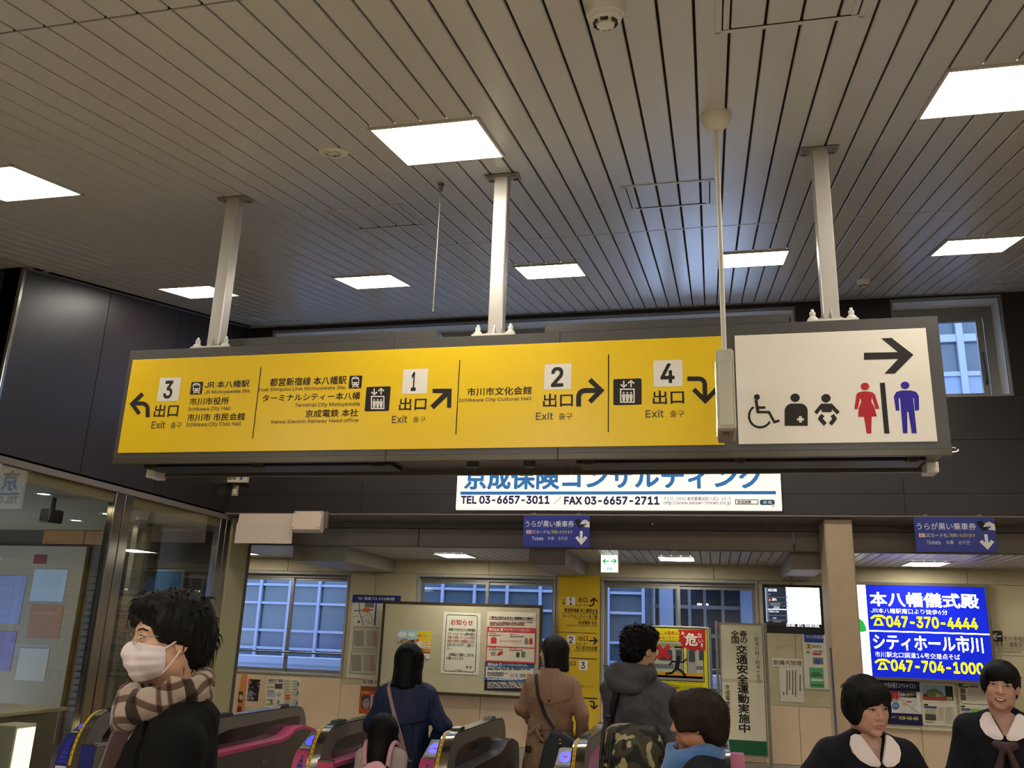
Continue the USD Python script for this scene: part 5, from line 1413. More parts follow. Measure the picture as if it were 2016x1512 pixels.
S.text('市川市役所', (1218, 552), (1400, 515), '3a352c'); S.text('JR本八幡駅方面', (1145, 592), (1400, 558), '3a352c'); S.text('For Ichikawa City hall', (1165, 618), (1400, 600), '6b6350'); S.text('JR Motoyawata Sta.', (1170, 640), (1352, 622), '6b6350')
S.done()
S, t = sheet_on('rules_notice', 'white sheet of vertical writing below the right no smoking plate', 'poster', (1537, 1381), (1580, 1315), YF - .006, 'd3ccba', (1490, 1130, .19182))
for k, (x, y0, y1) in enumerate(((445, 1035, 1200), (398, 990, 1260), (368, 990, 1235), (336, 990, 1190), (310, 990, 1235), (274, 1212, 1240))):
    rr = random.Random(k)
    y = y0
    while y < y1:
        S.rect((x - 7, y + 13), (x + 7, y), '6a655a', 'small_print'); y += 17
S.done()
S, t = sheet_on('map_board', 'white local map board with blue header beside the column', 'notice board', (1585, 1356), (1650, 1249), YF - .008, 'd2cdbb', (1490, 1130, .19182))
S.rect((488, 700), (680, 618), '2a438c', layer=1); S.text('市川市街図', (503, 662), (690, 632), 'a9b3d0', .02)
S.rect((506, 768), (560, 712), 'cdb978'); S.text('3', (522, 760), (545, 725), K, .02, layer=3); S.text('出口から', (568, 755), (660, 732), K, .02); S.stroke([(555, 803), (518, 803)], 6, K, 'arrow'); S.stroke([(532, 785), (516, 803), (532, 822)], 6, K, 'arrow')
S.text('JR本八幡駅', (575, 803), (680, 788), K); S.rect((575, 832), (660, 812), 'b0484a'); S.rect((580, 925), (680, 860), '6d7076'); S.rect((600, 920), (640, 875), '3a5a9a', layer=3)
S.rect((548, 1165), (680, 965), '5fa36c', layer=2); S.rect((560, 1098), (680, 1080), 'c9d2be', layer=3); S.rect((560, 1148), (680, 1138), '3a6a48', layer=3); rows_of_text(S, 560, 670, 1010, 1060, 3, '37503c', seed=41)
S.done()

# ================================================================ people
def surface_nets(f, lo, hi, h):
    """The zero surface of f on a grid of step h."""
    lo = np.asarray(lo, float)
    n = np.ceil((np.asarray(hi, float) - lo) / h).astype(int) + 1
    ax = [lo[k] + h * np.arange(n[k]) for k in range(3)]
    G = np.stack(np.meshgrid(*ax, indexing='ij'), -1).reshape(-1, 3)
    D = np.concatenate([f(G[i:i + 400000]) for i in range(0, len(G), 400000)]).reshape(n)
    D[0], D[-1], D[:, 0], D[:, -1], D[:, :, 0], D[:, :, -1] = (np.maximum(D[s], 1e-4) for s in (0, -1, np.s_[:, 0], np.s_[:, -1], np.s_[:, :, 0], np.s_[:, :, -1]))
    S = D < 0
    c = [S[i:n[0] - 1 + i, j:n[1] - 1 + j, k:n[2] - 1 + k] for i in (0, 1) for j in (0, 1) for k in (0, 1)]
    cnt = sum(x.astype(np.int8) for x in c)
    act = (cnt > 0) & (cnt < 8)
    idx = -np.ones(act.shape, int)
    ijk = np.argwhere(act)
    idx[act] = np.arange(len(ijk))
    acc, num = np.zeros((len(ijk), 3)), np.zeros(len(ijk))
    for a in range(3):
        o = [k for k in range(3) if k != a]
        for u in (0, 1):
            for v in (0, 1):
                s0 = ijk.copy(); s0[:, o[0]] += u; s0[:, o[1]] += v
                s1 = s0.copy(); s1[:, a] += 1
                d0, d1 = D[tuple(s0.T)], D[tuple(s1.T)]
                m = (d0 < 0) != (d1 < 0)
                t = np.where(m, d0 / np.where(m, d0 - d1, 1), 0)
                p = s0.astype(float)
                p[:, a] += t
                acc[m] += p[m]; num[m] += 1
    V = lo + h * acc / np.maximum(num, 1)[:, None]
    Fc = []
    for a in range(3):
        o = [(a + 1) % 3, (a + 2) % 3]
        e = [slice(1, -1)] * 3
        A0 = [slice(None)] * 3; A1 = [slice(None)] * 3
        A0[a], A1[a] = slice(0, -1), slice(1, None)
        s0, s1 = S[tuple(A0)], S[tuple(A1)]
        E = np.argwhere(s0 != s1)
        E = E[(E[:, o[0]] > 0) & (E[:, o[1]] > 0) & (E[:, o[0]] < n[o[0]] - 1) & (E[:, o[1]] < n[o[1]] - 1)]
        q = []
        for u, v in ((0, 0), (1, 0), (1, 1), (0, 1)):
            z = E.copy(); z[:, o[0]] -= u; z[:, o[1]] -= v
            q.append(idx[tuple(z.T)])
        q = np.stack(q, 1)
        flip = ~s0[tuple(E.T)]
        q[flip] = q[flip][:, ::-1]
        Fc.append(q)
    Q = np.vstack(Fc)
    Q = Q[(Q >= 0).all(1)]
    T = np.vstack([Q[:, [0, 1, 2]], Q[:, [0, 2, 3]]])
    return trimesh.Trimesh(V, T, process=False)

def ell(P, c, r):
    q = P - np.asarray(c, float)
    r = np.asarray(r, float)
    k0 = np.linalg.norm(q / r, axis=1); k1 = np.linalg.norm(q / (r * r), axis=1)
    return k0 * (k0 - 1) / np.maximum(k1, 1e-9)

def con(P, a, b, ra, rb):
    a, b = np.asarray(a, float), np.asarray(b, float)
    d = b - a
    t = np.clip((P - a) @ d / max(d @ d, 1e-12), 0, 1)
    return np.linalg.norm(P - a - t[:, None] * d, axis=1) - (ra + (rb - ra) * t)

def smin(a, b, k):
    h = np.maximum(k - np.abs(a - b), 0) / k
    return np.minimum(a, b) - h * h * k * 0.25

def smax(a, b, k): return -smin(-a, -b, k)

def column_of(P, rows, k=1.0):
    """A body of elliptical cross-sections: rows (z, rx, ry, cy) from bottom to top."""
    R = np.array(rows, float)
    z = P[:, 2]
    rx, ry, cy = (np.interp(z, R[:, 0], R[:, i]) for i in (1, 2, 3))
    q = np.sqrt((P[:, 0] / rx) ** 2 + ((P[:, 1] - cy) / ry) ** 2 + 1e-9)
    d = (q - 1) * np.minimum(rx, ry)
    return np.maximum(d, np.maximum(R[0, 0] - z, z - R[-1, 0]))

def ruffle(m, amp, scale, seed=0, octaves=3):
    """Moves a mesh's vertices along their normals by noise: folds of cloth, strands of hair."""
    n = meshkit.arrays(m, True)[2]
    v = np.array(m.vertices)
    w = meshkit.fbm(v * np.asarray(scale, float) + 37.7, octaves, seed) - 0.5
    return trimesh.Trimesh(v + n * (2 * amp * w)[:, None], m.faces, process=False)

def rot3(yaw=0, pitch=0, roll=0):
    y, p, r = map(math.radians, (yaw, pitch, roll))
    Rz = np.array([[math.cos(y), -math.sin(y), 0], [math.sin(y), math.cos(y), 0], [0, 0, 1]])
    Rx = np.array([[1, 0, 0], [0, math.cos(p), -math.sin(p)], [0, math.sin(p), math.cos(p)]])
    Ry = np.array([[math.cos(r), 0, math.sin(r)], [0, 1, 0], [-math.sin(r), 0, math.cos(r)]])
    return Rz @ Rx @ Ry

# ---- head: local frame with +y the face, origin between the ears
def head_sdf(P, neck=True, full=1.0, mouth=0.0):
    d = ell(P, (0, -0.014, 0.030), (0.075, 0.092, 0.086))
    d = smin(d, ell(P, (0, 0.026, -0.030), (0.060 * full, 0.060, 0.078)), 0.03)
    for s in (-1, 1):
        d = smin(d, ell(P, (s * 0.040 * full, 0.012, -0.055), (0.024, 0.042, 0.036)), 0.03)
        d = smin(d, ell(P, (s * 0.036, 0.058, -0.022), (0.020, 0.018, 0.020)), 0.02)
    d = smin(d, ell(P, (0, 0.064, -0.096), (0.022, 0.018, 0.016)), 0.025)
    d = smin(d, ell(P, (0, 0.068, 0.026), (0.050, 0.018, 0.013)), 0.022)
    for s in (-1, 1):
        d = smax(d, -ell(P, (s * 0.031, 0.101, 0.008), (0.017, 0.014, 0.011)), 0.014)
        d = smin(d, ell(P, (s * 0.031, 0.072, 0.007), (0.0145, 0.0125, 0.0115)), 0.006)
    d = smin(d, con(P, (0, 0.082, 0.014), (0, 0.099, -0.024), 0.0065, 0.0115), 0.010)
    for s in (-1, 1):
        d = smin(d, ell(P, (s * 0.0115, 0.088, -0.028), (0.0085, 0.010, 0.0075)), 0.006)
    d = smin(d, ell(P, (0, 0.079, -0.0565), (0.023, 0.012, 0.0065)), 0.008)
    d = smin(d, ell(P, (0, 0.077, -0.0665 - 0.008 * mouth), (0.020, 0.012, 0.0070)), 0.008)
    d = smax(d, -ell(P, (0, 0.096, -0.0615 - 0.004 * mouth), (0.024, 0.010, 0.0016 + 0.005 * mouth)), 0.003)
    for s in (-1, 1):
        e = ell(P, (s * 0.077, -0.008, -0.004), (0.011, 0.020, 0.032))
        e = smax(e, -ell(P, (s * 0.090, 0.000, 0.002), (0.010, 0.011, 0.018)), 0.006)
        d = smin(d, e, 0.007)
    if neck:
        d = smin(d, con(P, (0, -0.022, -0.06), (0, -0.045, -0.21), 0.052, 0.058), 0.03)
    return d

def march(sdf, O, dirn, n=40, offset=0.0):
    """Walks points O along dirn until they are offset from the surface."""
    O = np.array(O, float)
    dirn = np.asarray(dirn, float)
    D = np.broadcast_to(dirn, O.shape)
    t = np.zeros(len(O))
    for _ in range(n):
        d = sdf(O + D * t[:, None]) - offset
        t += np.clip(d, -0.02, 0.05) * 0.8
    return O + D * t[:, None], t

def drape(shape, sdf, axis='y', start=0.3, dirn=None, offset=0.003, step=0.006, back=True, tmax=0.9):
    """Lays a flat outline (x, z as seen along y) on the surface of sdf as a thin patch."""
    V, Fc, n = [], [], 0
    for g in getattr(shape, 'geoms', [shape]):
        g = g.segmentize(step)
        b = g.bounds
        gx, gz = np.meshgrid(np.arange(b[0], b[2], step), np.arange(b[1], b[3], step))
        inn = np.stack([gx.ravel(), gz.ravel()], 1)
        inside = shapely.contains_xy(g.buffer(-step * 0.35), inn[:, 0], inn[:, 1])
        rings = [np.array(g.exterior.coords)[:-1]] + [np.array(r.coords)[:-1] for r in g.interiors]
        pts = np.vstack([inn[inside]] + rings)
        tri = Delaunay(pts).simplices
        cen = pts[tri].mean(1)
        tri = tri[shapely.contains_xy(g, cen[:, 0], cen[:, 1])]
        V.append(pts); Fc.append(tri + n); n += len(pts)
    pts, tri = np.vstack(V), np.vstack(Fc)
    sgn = 1 if start > 0 else -1
    O = np.stack([pts[:, 0], np.full(len(pts), start), pts[:, 1]], 1)
    Q, t = march(sdf, O, (0, -sgn, 0), offset=offset)
    a, b_, c = Q[tri[:, 0]], Q[tri[:, 1]], Q[tri[:, 2]]
    nrm = np.cross(b_ - a, c - a)
    bad = nrm[:, 1] * sgn < 0
    tri = tri.copy(); tri[bad] = tri[bad][:, ::-1]
    keep = np.ptp(Q[tri][:, :, 1], axis=1) < 0.08
    tri = tri[keep]
    if not back:
        return trimesh.Trimesh(Q, tri, process=False)
    B = Q - np.array([0, sgn, 0]) * (offset + 0.002)
    m = len(Q)
    E = np.sort(np.vstack([tri[:, [0, 1]], tri[:, [1, 2]], tri[:, [2, 0]]]), axis=1)
    u, cnt = np.unique(E, axis=0, return_counts=True)
    edge = {tuple(e) for e in u[cnt == 1]}
    side = []
    for f in tri:
        for i in range(3):
            p, q = f[i], f[(i + 1) % 3]
            if (min(p, q), max(p, q)) in edge:
                side += [(q, p, p + m), (q, p + m, q + m)]
    return trimesh.Trimesh(np.vstack([Q, B]), np.vstack([tri, np.array(side)]) if side else tri, process=False)

def hand_mesh(wrist, aim, palm_to, side, curl=0.35, scale=1.0, h=0.0035):
    """A hand with a palm, four fingers of their own length and bend, and a thumb leaving the side of the palm."""
    y = np.asarray(aim, float); y /= np.linalg.norm(y)
    zd = -np.asarray(palm_to, float); zd = zd - y * (zd @ y); zd /= np.linalg.norm(zd)      # back of the hand
    x = np.cross(y, zd) * side                                                           # towards the thumb
    def chain(base, a0, lens, bend, spread):
        p, out, ang = np.array(base, float), [], a0
        for L in lens:
            q = p + L * np.array([spread * math.cos(ang), math.cos(ang), -math.sin(ang)])
            out.append((p, q)); p = q; ang += bend
        return out
    def f(P):
        d = None
        for cx, L in ((0.027, 0.082), (0.009, 0.086), (-0.009, 0.081), (-0.025, 0.073)):
            e = con(P, (cx * 0.55, 0, 0), (cx, L, 0), 0.014, 0.0105)
            d = e if d is None else smin(d, e, 0.012)
        d = smin(d, con(P, (0.014, 0.012, -0.006), (0.030, 0.05, -0.010), 0.014, 0.012), 0.012)
        for cx, L, lens in ((0.027, 0.082, (0.040, 0.024, 0.019)), (0.009, 0.086, (0.044, 0.028, 0.020)), (-0.009, 0.081, (0.040, 0.026, 0.019)), (-0.025, 0.073, (0.031, 0.020, 0.017))):
            fd = None
            for i, (p, q) in enumerate(chain((cx, L, 0), curl, lens, curl * 1.5, cx * 2.2)):
                e = con(P, p, q, 0.0092 - 0.0009 * i, 0.0085 - 0.001 * i)
                fd = e if fd is None else np.minimum(fd, e)
            d = smin(d, fd, 0.004)
        t = None
        for p, q, r0, r1 in (((0.026, 0.022, -0.008), (0.050, 0.050, -0.020), 0.0125, 0.0105), ((0.050, 0.050, -0.020), (0.056, 0.080, -0.030), 0.0102, 0.009), ((0.056, 0.080, -0.030), (0.050, 0.102, -0.038), 0.009, 0.0075)):
            e = con(P, p, q, r0, r1)
            t = e if t is None else smin(t, e, 0.003)
        d = smin(d, t, 0.006)
        return smin(d, con(P, (0, 0, 0), (0, -0.06, 0), 0.021, 0.024), 0.02)
    m = surface_nets(f, (-0.06, -0.07, -0.13), (0.08, 0.20, 0.035), h)
    V = np.array(m.vertices) * scale
    W = np.asarray(wrist) + V[:, :1] * x + V[:, 1:2] * y + V[:, 2:] * zd
    return trimesh.Trimesh(W, m.faces if side > 0 else m.faces[:, ::-1], process=False)

def cloth(name, color, rough=0.75, spec=0.2, wr=0.5, scale=11.0, weave=260.0, sheen=0.0):
    """Woven cloth: wrinkles running mostly downwards and a fine weave."""
    if name in MATS:
        return MATS[name]
    c = lin(color)
    MATS[name] = usdkit.material(stage, '/World/Looks/' + name, {'t': ('texture_coordinate', {}), 'a': ('mapping', {'scale': (1, 1, 0.45), 'rotation': (0.3, 0.35, 0)}), 'n': ('noise_texture', {'scale': scale, 'detail': 3.0, 'distortion': 1.2}), 'w': ('noise_texture', {'scale': weave, 'detail': 2.0}),
        'b': ('bump', {'strength': wr, 'distance': 0.03}), 'b2': ('bump', {'strength': 0.25, 'distance': 0.002}), 'r': ('rgb_ramp', {'ramp': [(0.3, tuple(v * 0.93 for v in c)), (0.7, tuple(v * 1.07 for v in c))]}),
        'p': ('principled_bsdf', {'roughness': rough, 'specular_ior_level': spec, 'sheen_weight': sheen})},
        [('t.object', 'a.vector'), ('a.vector', 'n.vector'), ('t.object', 'w.vector'), ('n.fac', 'b.height'), ('b.normal', 'b2.normal'), ('w.fac', 'b2.height'), ('b2.normal', 'p.normal'), ('w.fac', 'r.fac'), ('r.color', 'p.base_color')], surface='p.BSDF')
    return MATS[name]
M_SKIN = mat('skin', 'c79a7e', 0.5, spec=0.4, sss=0.15, noise=0.05, nscale=30)
M_LIP = mat('lip', 'a8645a', 0.4, sss=0.1)
M_EYEW = mat('eye_white', 'd8d2c8', 0.2)
M_IRIS = mat('eye_dark', '17100c', 0.15)
M_BROW = mat('brow_hair', '1d1714', 0.8)
def hair_mat(name, color, spec=0.14):
    c = lin(color)
    MATS[name] = usdkit.material(stage, '/World/Looks/' + name, {'t': ('texture_coordinate', {}), 'a': ('mapping', {'scale': (1, 1, 0.09)}), 'n': ('noise_texture', {'scale': 260.0, 'detail': 3.0}),
        'r': ('rgb_ramp', {'ramp': [(0.3, tuple(v * 0.4 for v in c)), (0.7, tuple(v * 1.4 for v in c))]}), 'b': ('bump', {'strength': 0.55, 'distance': 0.003}),
        'p': ('principled_bsdf', {'roughness': 0.5, 'specular_ior_level': spec})}, [('t.object', 'a.vector'), ('a.vector', 'n.vector'), ('n.fac', 'r.fac'), ('r.color', 'p.base_color'), ('n.fac', 'b.height'), ('b.normal', 'p.normal')], surface='p.BSDF')
    return MATS[name]
M_HAIR = hair_mat('hair_black', '0d0b0b')
M_HAIRB = hair_mat('hair_brown', '22160f')
M_TEETH = mat('teeth', 'e6dccb', 0.25)

class Figure:
    """One person standing in a local frame, feet at the origin, facing +y; turned and placed by the thing's transform."""

    def __init__(self, label, loc, turn, H, male=True, head=(0, 0, 0), arms=None, group=None, full=1.0, child=False, mouth=0.0, skin=None, lean=0.0, hscale=1.0, shz=1.342, shw=None):
        self.t = thing('person', label, 'person', (*loc, 0), (0, 0, turn), group)
        k = self.k = H / 1.70
        self.male, self.full, self.mouth = male, full, mouth
        hs = self.hs = (1.0 if not child else 0.95) * (0.93 + 0.07 * (H / 1.70)) * (1.0 if male else 0.97) * hscale
        self.skin = skin or M_SKIN
        self.zc = H - 0.116 * hs
        self.hc = np.array([0, 0.02 * k + lean, self.zc])
        self.R = rot3(*head)
        w = (shw or (0.172 if male else 0.150)) * k
        self.sh = {s: np.array([s * w, -0.012 * k + lean * .6, shz * k]) for s in (-1, 1)}
        dflt = {s: (np.array([s * (w + 0.045 * k), -0.03 * k, 1.10 * k]), np.array([s * (w + 0.04 * k), 0.06 * k, 0.86 * k])) for s in (-1, 1)}
        self.arm = {s: tuple(np.asarray(p, float) for p in (arms or {}).get(s, dflt[s])) for s in (-1, 1)}
        self.lean = lean

    def to_head(self, P): return (P - self.hc) @ self.R / self.hs
    def from_head(self, q): return self.hc + (np.asarray(q) * self.hs) @ self.R.T
    def hmesh(self, m): return trimesh.Trimesh(self.from_head(m.vertices), m.faces, process=False)
    def hsdf(self, q): return head_sdf(q, True, self.full, self.mouth)

    def body_sdf(self, P):
        k = self.k
        l = self.lean
        d = ell(P, (0, l * .4, 1.23 * k), (0.150 * k, 0.100 * k, 0.20 * k))
        d = smin(d, ell(P, (0, l * .2, 1.04 * k), (0.125 * k, 0.088 * k, 0.15 * k)), 0.06)
        d = smin(d, ell(P, (0, -0.012 * k, 0.92 * k), (0.155 * k, 0.105 * k, 0.11 * k)), 0.06)
        for s in (-1, 1):
            sh, (el, wr) = self.sh[s], self.arm[s]
            d = smin(d, con(P, (0, -0.02 * k + l * .8, 1.44 * k), sh, 0.045 * k, 0.048 * k), 0.04)
            d = smin(d, con(P, sh, el, 0.047 * k, 0.038 * k), 0.03)
            d = smin(d, con(P, el, wr, 0.038 * k, 0.025 * k), 0.015)
            hip, kn, an = (s * 0.085 * k, 0, 0.90 * k), (s * 0.09 * k, 0.012 * k, 0.48 * k), (s * 0.092 * k, -0.02 * k, 0.085 * k)
            d = smin(d, con(P, hip, kn, 0.082 * k, 0.052 * k), 0.03)
            d = smin(d, con(P, kn, an, 0.050 * k, 0.033 * k), 0.02)
            d = smin(d, con(P, (s * 0.092 * k, -0.035 * k, 0.035 * k), (s * 0.105 * k, 0.135 * k, 0.025 * k), 0.034 * k, 0.026 * k), 0.02)
        return d

    def build_body(self, hand_curl=0.4, h=0.0038, hands=None):
        k = self.k
        m1 = surface_nets(self.body_sdf, (-0.62, -0.42, -0.01), (0.62, 0.62, 1.55 * k), 0.015)
        m2 = self.hmesh(surface_nets(self.hsdf, (-0.11, -0.13, -0.23), (0.11, 0.14, 0.13), h / self.hs))
        ms = [m1, m2]
        for s in (-1, 1):
            el, wr = self.arm[s]
            palm = (hands or {}).get(s, (-s, 0.2, 0))
            ms.append(hand_mesh(wr, wr - el, palm, s if True else 1, hand_curl, k))
        self.body = obj('body', cat(ms), self.skin, self.t, smooth=True)

    def face(self, brow=True, open_eye=1.0, smile=False, gaze=(0, 0)):
        q = lambda p: head_sdf(p, True, self.full, self.mouth)
        for s in (-1, 1):
            cx, cz = s * 0.031, 0.0065
            u = np.linspace(-1, 1, 17)
            hh = 0.0058 * open_eye
            up = [(cx + 0.0135 * a, cz + hh * (1 - a * a) + 0.0012 * s * a) for a in u]
            dn = [(cx + 0.0135 * a, cz - 0.55 * hh * (1 - a * a) + 0.0012 * s * a) for a in u[::-1]]
            eye = Polygon(up + dn[1:-1])
            e = obj('eye', self.hmesh(drape(eye, q, start=0.16, offset=0.0006, step=0.0025, back=False)), M_EYEW, self.t, smooth=True)
            ir = Point(cx + gaze[0], cz + 0.001 + gaze[1]).buffer(0.0060).intersection(eye)
            obj('iris', self.hmesh(drape(ir, q, start=0.16, offset=0.0011, step=0.002, back=False)), M_IRIS, e, smooth=True)
            lid = LineString(up).buffer(0.0018)
            obj('lash_line', self.hmesh(drape(lid, q, start=0.16, offset=0.0014, step=0.002, back=False)), M_BROW, e)
            if brow:
                b = LineString([(cx - s * 0.014, 0.0255), (cx + s * 0.004, 0.0295), (cx + s * 0.019, 0.0245)]).buffer(0.0026)
                obj('eyebrow', self.hmesh(drape(b, q, start=0.16, offset=0.0012, step=0.0025, back=False)), M_BROW, self.t)
        w = 0.023 if not smile else 0.027
        zm = -0.0615
        if smile:
            op = Polygon([(-w * .8, zm + .004), (0, zm + .002), (w * .8, zm + .004), (w * .55, zm - .008), (0, zm - .0125), (-w * .55, zm - .008)])
            lips = Polygon([(-w, zm + .006), (-.008, zm + .0075), (0, zm + .0065), (.008, zm + .0075), (w, zm + .006), (w * .6, zm - .013), (0, zm - .019), (-w * .6, zm - .013)])
            l = obj('lips', self.hmesh(drape(lips.difference(op), q, start=0.16, offset=0.0016, step=0.003)), M_LIP, self.t, smooth=40)
            obj('mouth_opening', self.hmesh(drape(op, q, start=0.16, offset=0.0008, step=0.003, back=False)), mat('mouth_dark', '3d1614', 0.5), self.t)
            tt = Polygon([(-w * .62, zm + .0035), (w * .62, zm + .0035), (w * .5, zm - .004), (0, zm - .006), (-w * .5, zm - .004)])
            obj('teeth', self.hmesh(drape(tt, q, start=0.16, offset=0.0014, step=0.003)), M_TEETH, self.t)
        else:
            lips = Polygon([(-w, zm), (-.008, zm + .0062), (0, zm + .005), (.008, zm + .0062), (w, zm), (.010, zm - .0085), (0, zm - .0095), (-.010, zm - .0085)])
            obj('lips', self.hmesh(drape(lips, q, start=0.16, offset=0.0007, step=0.0025, back=False)), M_LIP, self.t, smooth=True)

    def hair(self, f, lo, hi, material, h=0.0045, amp=0.005, scale=(70, 70, 16), tufts=0, seed=1, tuft_len=0.035, droop=0.6):
        m = surface_nets(f, lo, hi, h)
        m = ruffle(m, amp, scale, seed)
        m = ruffle(m, amp * 0.5, np.asarray(scale) * 2.2, seed + 5, 2)
        ms = [m]
        if tufts:
            rg = np.random.default_rng(seed)
            n = meshkit.arrays(m, True)[2]
            V = np.array(m.vertices)
            ok = np.nonzero(~((V[:, 1] > 0.035) & (V[:, 2] < 0.075)))[0]
            for i in rg.choice(ok, tufts):
                p, d = V[i], n[i]
                side = rg.normal(size=3) * 0.5
                L = tuft_len * rg.uniform(.5, 1.1)
                dn = np.array([0, 0, -1.0])
                t1 = d * 0.35 + dn * droop + side * .6
                if droop > 0:
                    fl = dn - d * (dn @ d) + 0.6 * np.array([d[0], d[1], 0]) * max(d[2], 0)
                    t1 = fl / max(np.linalg.norm(fl), .2) + d * 0.16 + side * .35
                t1 /= np.linalg.norm(t1)
                c = [p - d * .004, p + d * .003 + t1 * L * .5, p + t1 * L + dn * .2 * L]
                ms.append(tube(c, [0.0024, 0.0018, 0.0004], 5))
        return obj('hair', self.hmesh(cat(ms)), material, self.t, smooth=True)

    def coat_sdf(self, rows, sleeve=(0.062, 0.052, 0.043), k=None, top=1.42, yoke=0.052, cuff=0.93):
        kk = self.k
        R = [(z * kk, a * kk, b * kk, c * kk) for z, a, b, c in rows]
        l = self.lean
        def f(P):
            Q = P.copy()
            Q[:, 1] -= l * np.clip((P[:, 2] - 0.8 * kk) / (0.6 * kk), 0, 1)
            d = column_of(Q, R)
            d = smax(d, P[:, 2] - R[-1][0] + 0.01, 0.03)
            for s in (-1, 1):
                sh, (el, wr) = self.sh[s], self.arm[s]
                d = smin(d, con(P, (0, -0.022 * kk + l * .9, 1.435 * kk), sh, yoke * kk, (sleeve[0] - .004) * kk), 0.05)
                d = smin(d, con(P, sh, el, sleeve[0] * kk, sleeve[1] * kk), 0.035)
                d = smin(d, con(P, el, el + (wr - el) * cuff, sleeve[1] * kk, sleeve[2] * kk), 0.015)
            return d
        return f

    def garment(self, name, f, material, lo=None, hi=None, h=0.011, folds=0.006, scale=(9, 9, 5), seed=3, label=None, smooth=True):
        m = surface_nets(f, lo or (-0.62, -0.45, 0.0), hi or (0.62, 0.65, 1.52 * self.k), h)
        if folds:
            m = ruffle(m, folds, scale, seed)
        return obj(name, m, material, self.t, label=label, smooth=smooth)

    def trousers(self, material, skirt=None, shoes=None, hem=0.075):
        k = self.k
        if skirt:
            z0 = skirt * k
            rows = [(z0, 0.235 * k, 0.20 * k, 0), (0.80 * k, 0.185 * k, 0.14 * k, 0), (0.98 * k, 0.145 * k, 0.11 * k, 0)]
            def f(P):
                a = np.arctan2(P[:, 1], P[:, 0])
                w = np.clip((0.85 * k - P[:, 2]) / (0.4 * k), 0, 1)
                return column_of(P, rows) + 0.006 * w * np.sin(22 * a)
            self.garment('skirt', f, material, (-0.3, -0.3, z0 - .02), (0.3, 0.3, 1.0 * k), 0.011, 0)
            for s in (-1, 1):
                g = lambda P, s=s: np.maximum(smin(con(P, (s * 0.09 * k, 0.012 * k, 0.48 * k), (s * 0.092 * k, -0.02 * k, 0.085 * k), 0.054 * k, 0.037 * k), con(P, (s * 0.092 * k, -0.03 * k, 0.04 * k), (s * 0.105 * k, 0.12 * k, 0.03 * k), 0.036 * k, 0.029 * k), 0.02), P[:, 2] - 0.40 * k)
                self.garment('sock', g, mat('sock_navy', '1b1d2a', 0.8), (s * 0.09 - .12, -.15, -.01), (s * 0.09 + .12, .25, .45 * k), 0.01, 0)
        else:
            def f(P):
                d = ell(P, (0, -0.012 * k, 0.93 * k), (0.17 * k, 0.122 * k, 0.12 * k))
                for s in (-1, 1):
                    d = smin(d, con(P, (s * 0.085 * k, 0, 0.88 * k), (s * 0.092 * k, 0.01 * k, 0.48 * k), 0.098 * k, 0.070 * k), 0.03)
                    d = smin(d, con(P, (s * 0.092 * k, 0.01 * k, 0.48 * k), (s * 0.094 * k, -0.015 * k, hem), 0.070 * k, 0.056 * k), 0.02)
                return np.maximum(d, hem - P[:, 2])
            self.garment('trousers', f, material, (-0.3, -0.25, 0.03), (0.3, 0.25, 1.08 * k), 0.012, 0.006)
        for s in (-1, 1):
            g = lambda P, s=s: np.maximum(smin(con(P, (s * 0.092 * k, -0.035 * k, 0.042 * k), (s * 0.106 * k, 0.14 * k, 0.032 * k), 0.046 * k, 0.037 * k), con(P, (s * 0.092 * k, -0.02 * k, 0.05 * k), (s * 0.092 * k, -0.02 * k, 0.10 * k), 0.042 * k, 0.044 * k), 0.02), np.maximum(0.002 - P[:, 2], P[:, 2] - 0.11 * k))
            self.garment('shoe', g, shoes or mat('shoe_black', '191716', 0.35), (s * 0.1 - .12, -.15, -.01), (s * 0.1 + .12, .26, .14), 0.008, 0)

# ---------------------------------------------------------------- the masked man at the left
M_COATB = cloth('coat_black', '0b0a0a', 0.8, 0.12, 0.35)
p = Figure('man in a white face mask and glasses with a plaid scarf, seen from the side', (-1.365, 2.10), 127, 1.70, True, head=(13, -2, 0), full=1.02, hscale=0.955)
p.build_body(h=0.003)
p.face(open_eye=0.9, brow=True)
def f(P):
    d = ell(P, (0, -0.016, 0.042), (0.088, 0.101, 0.094))
    d = smin(d, ell(P, (0, -0.055, -0.01), (0.080, 0.066, 0.080)), 0.03)
    d = smin(d, ell(P, (0, 0.055, 0.085), (0.068, 0.050, 0.040)), 0.03)
    for s in (-1, 1):
        d = smin(d, ell(P, (s * 0.070, 0.020, 0.040), (0.024, 0.048, 0.045)), 0.02)
        d = smin(d, ell(P, (s * 0.074, -0.012, 0.012), (0.020, 0.030, 0.030)), 0.02)
    d = smin(d, con(P, (0.045, 0.075, 0.085), (0.062, 0.085, 0.040), 0.022, 0.010), 0.02)
    d = smin(d, con(P, (-0.02, 0.085, 0.085), (0.030, 0.098, 0.060), 0.018, 0.008), 0.02)
    win = ell(P, (0, 0.115, -0.035), (0.074, 0.072, 0.094))
    d = smax(d, -win, 0.012)
    ear = ell(P, (0.078, 0.02, -0.055), (0.03, 0.045, 0.045)); ear2 = ell(P, (-0.078, 0.02, -0.055), (0.03, 0.045, 0.045))
    d = smax(d, -np.minimum(ear, ear2), 0.01)
    return np.maximum(d, -0.098 - P[:, 2])
p.hair(f, (-0.13, -0.15, -0.12), (0.13, 0.14, 0.17), M_HAIR, 0.0038, 0.005, (55, 55, 14), tufts=170, seed=4, tuft_len=0.034, droop=0.5)
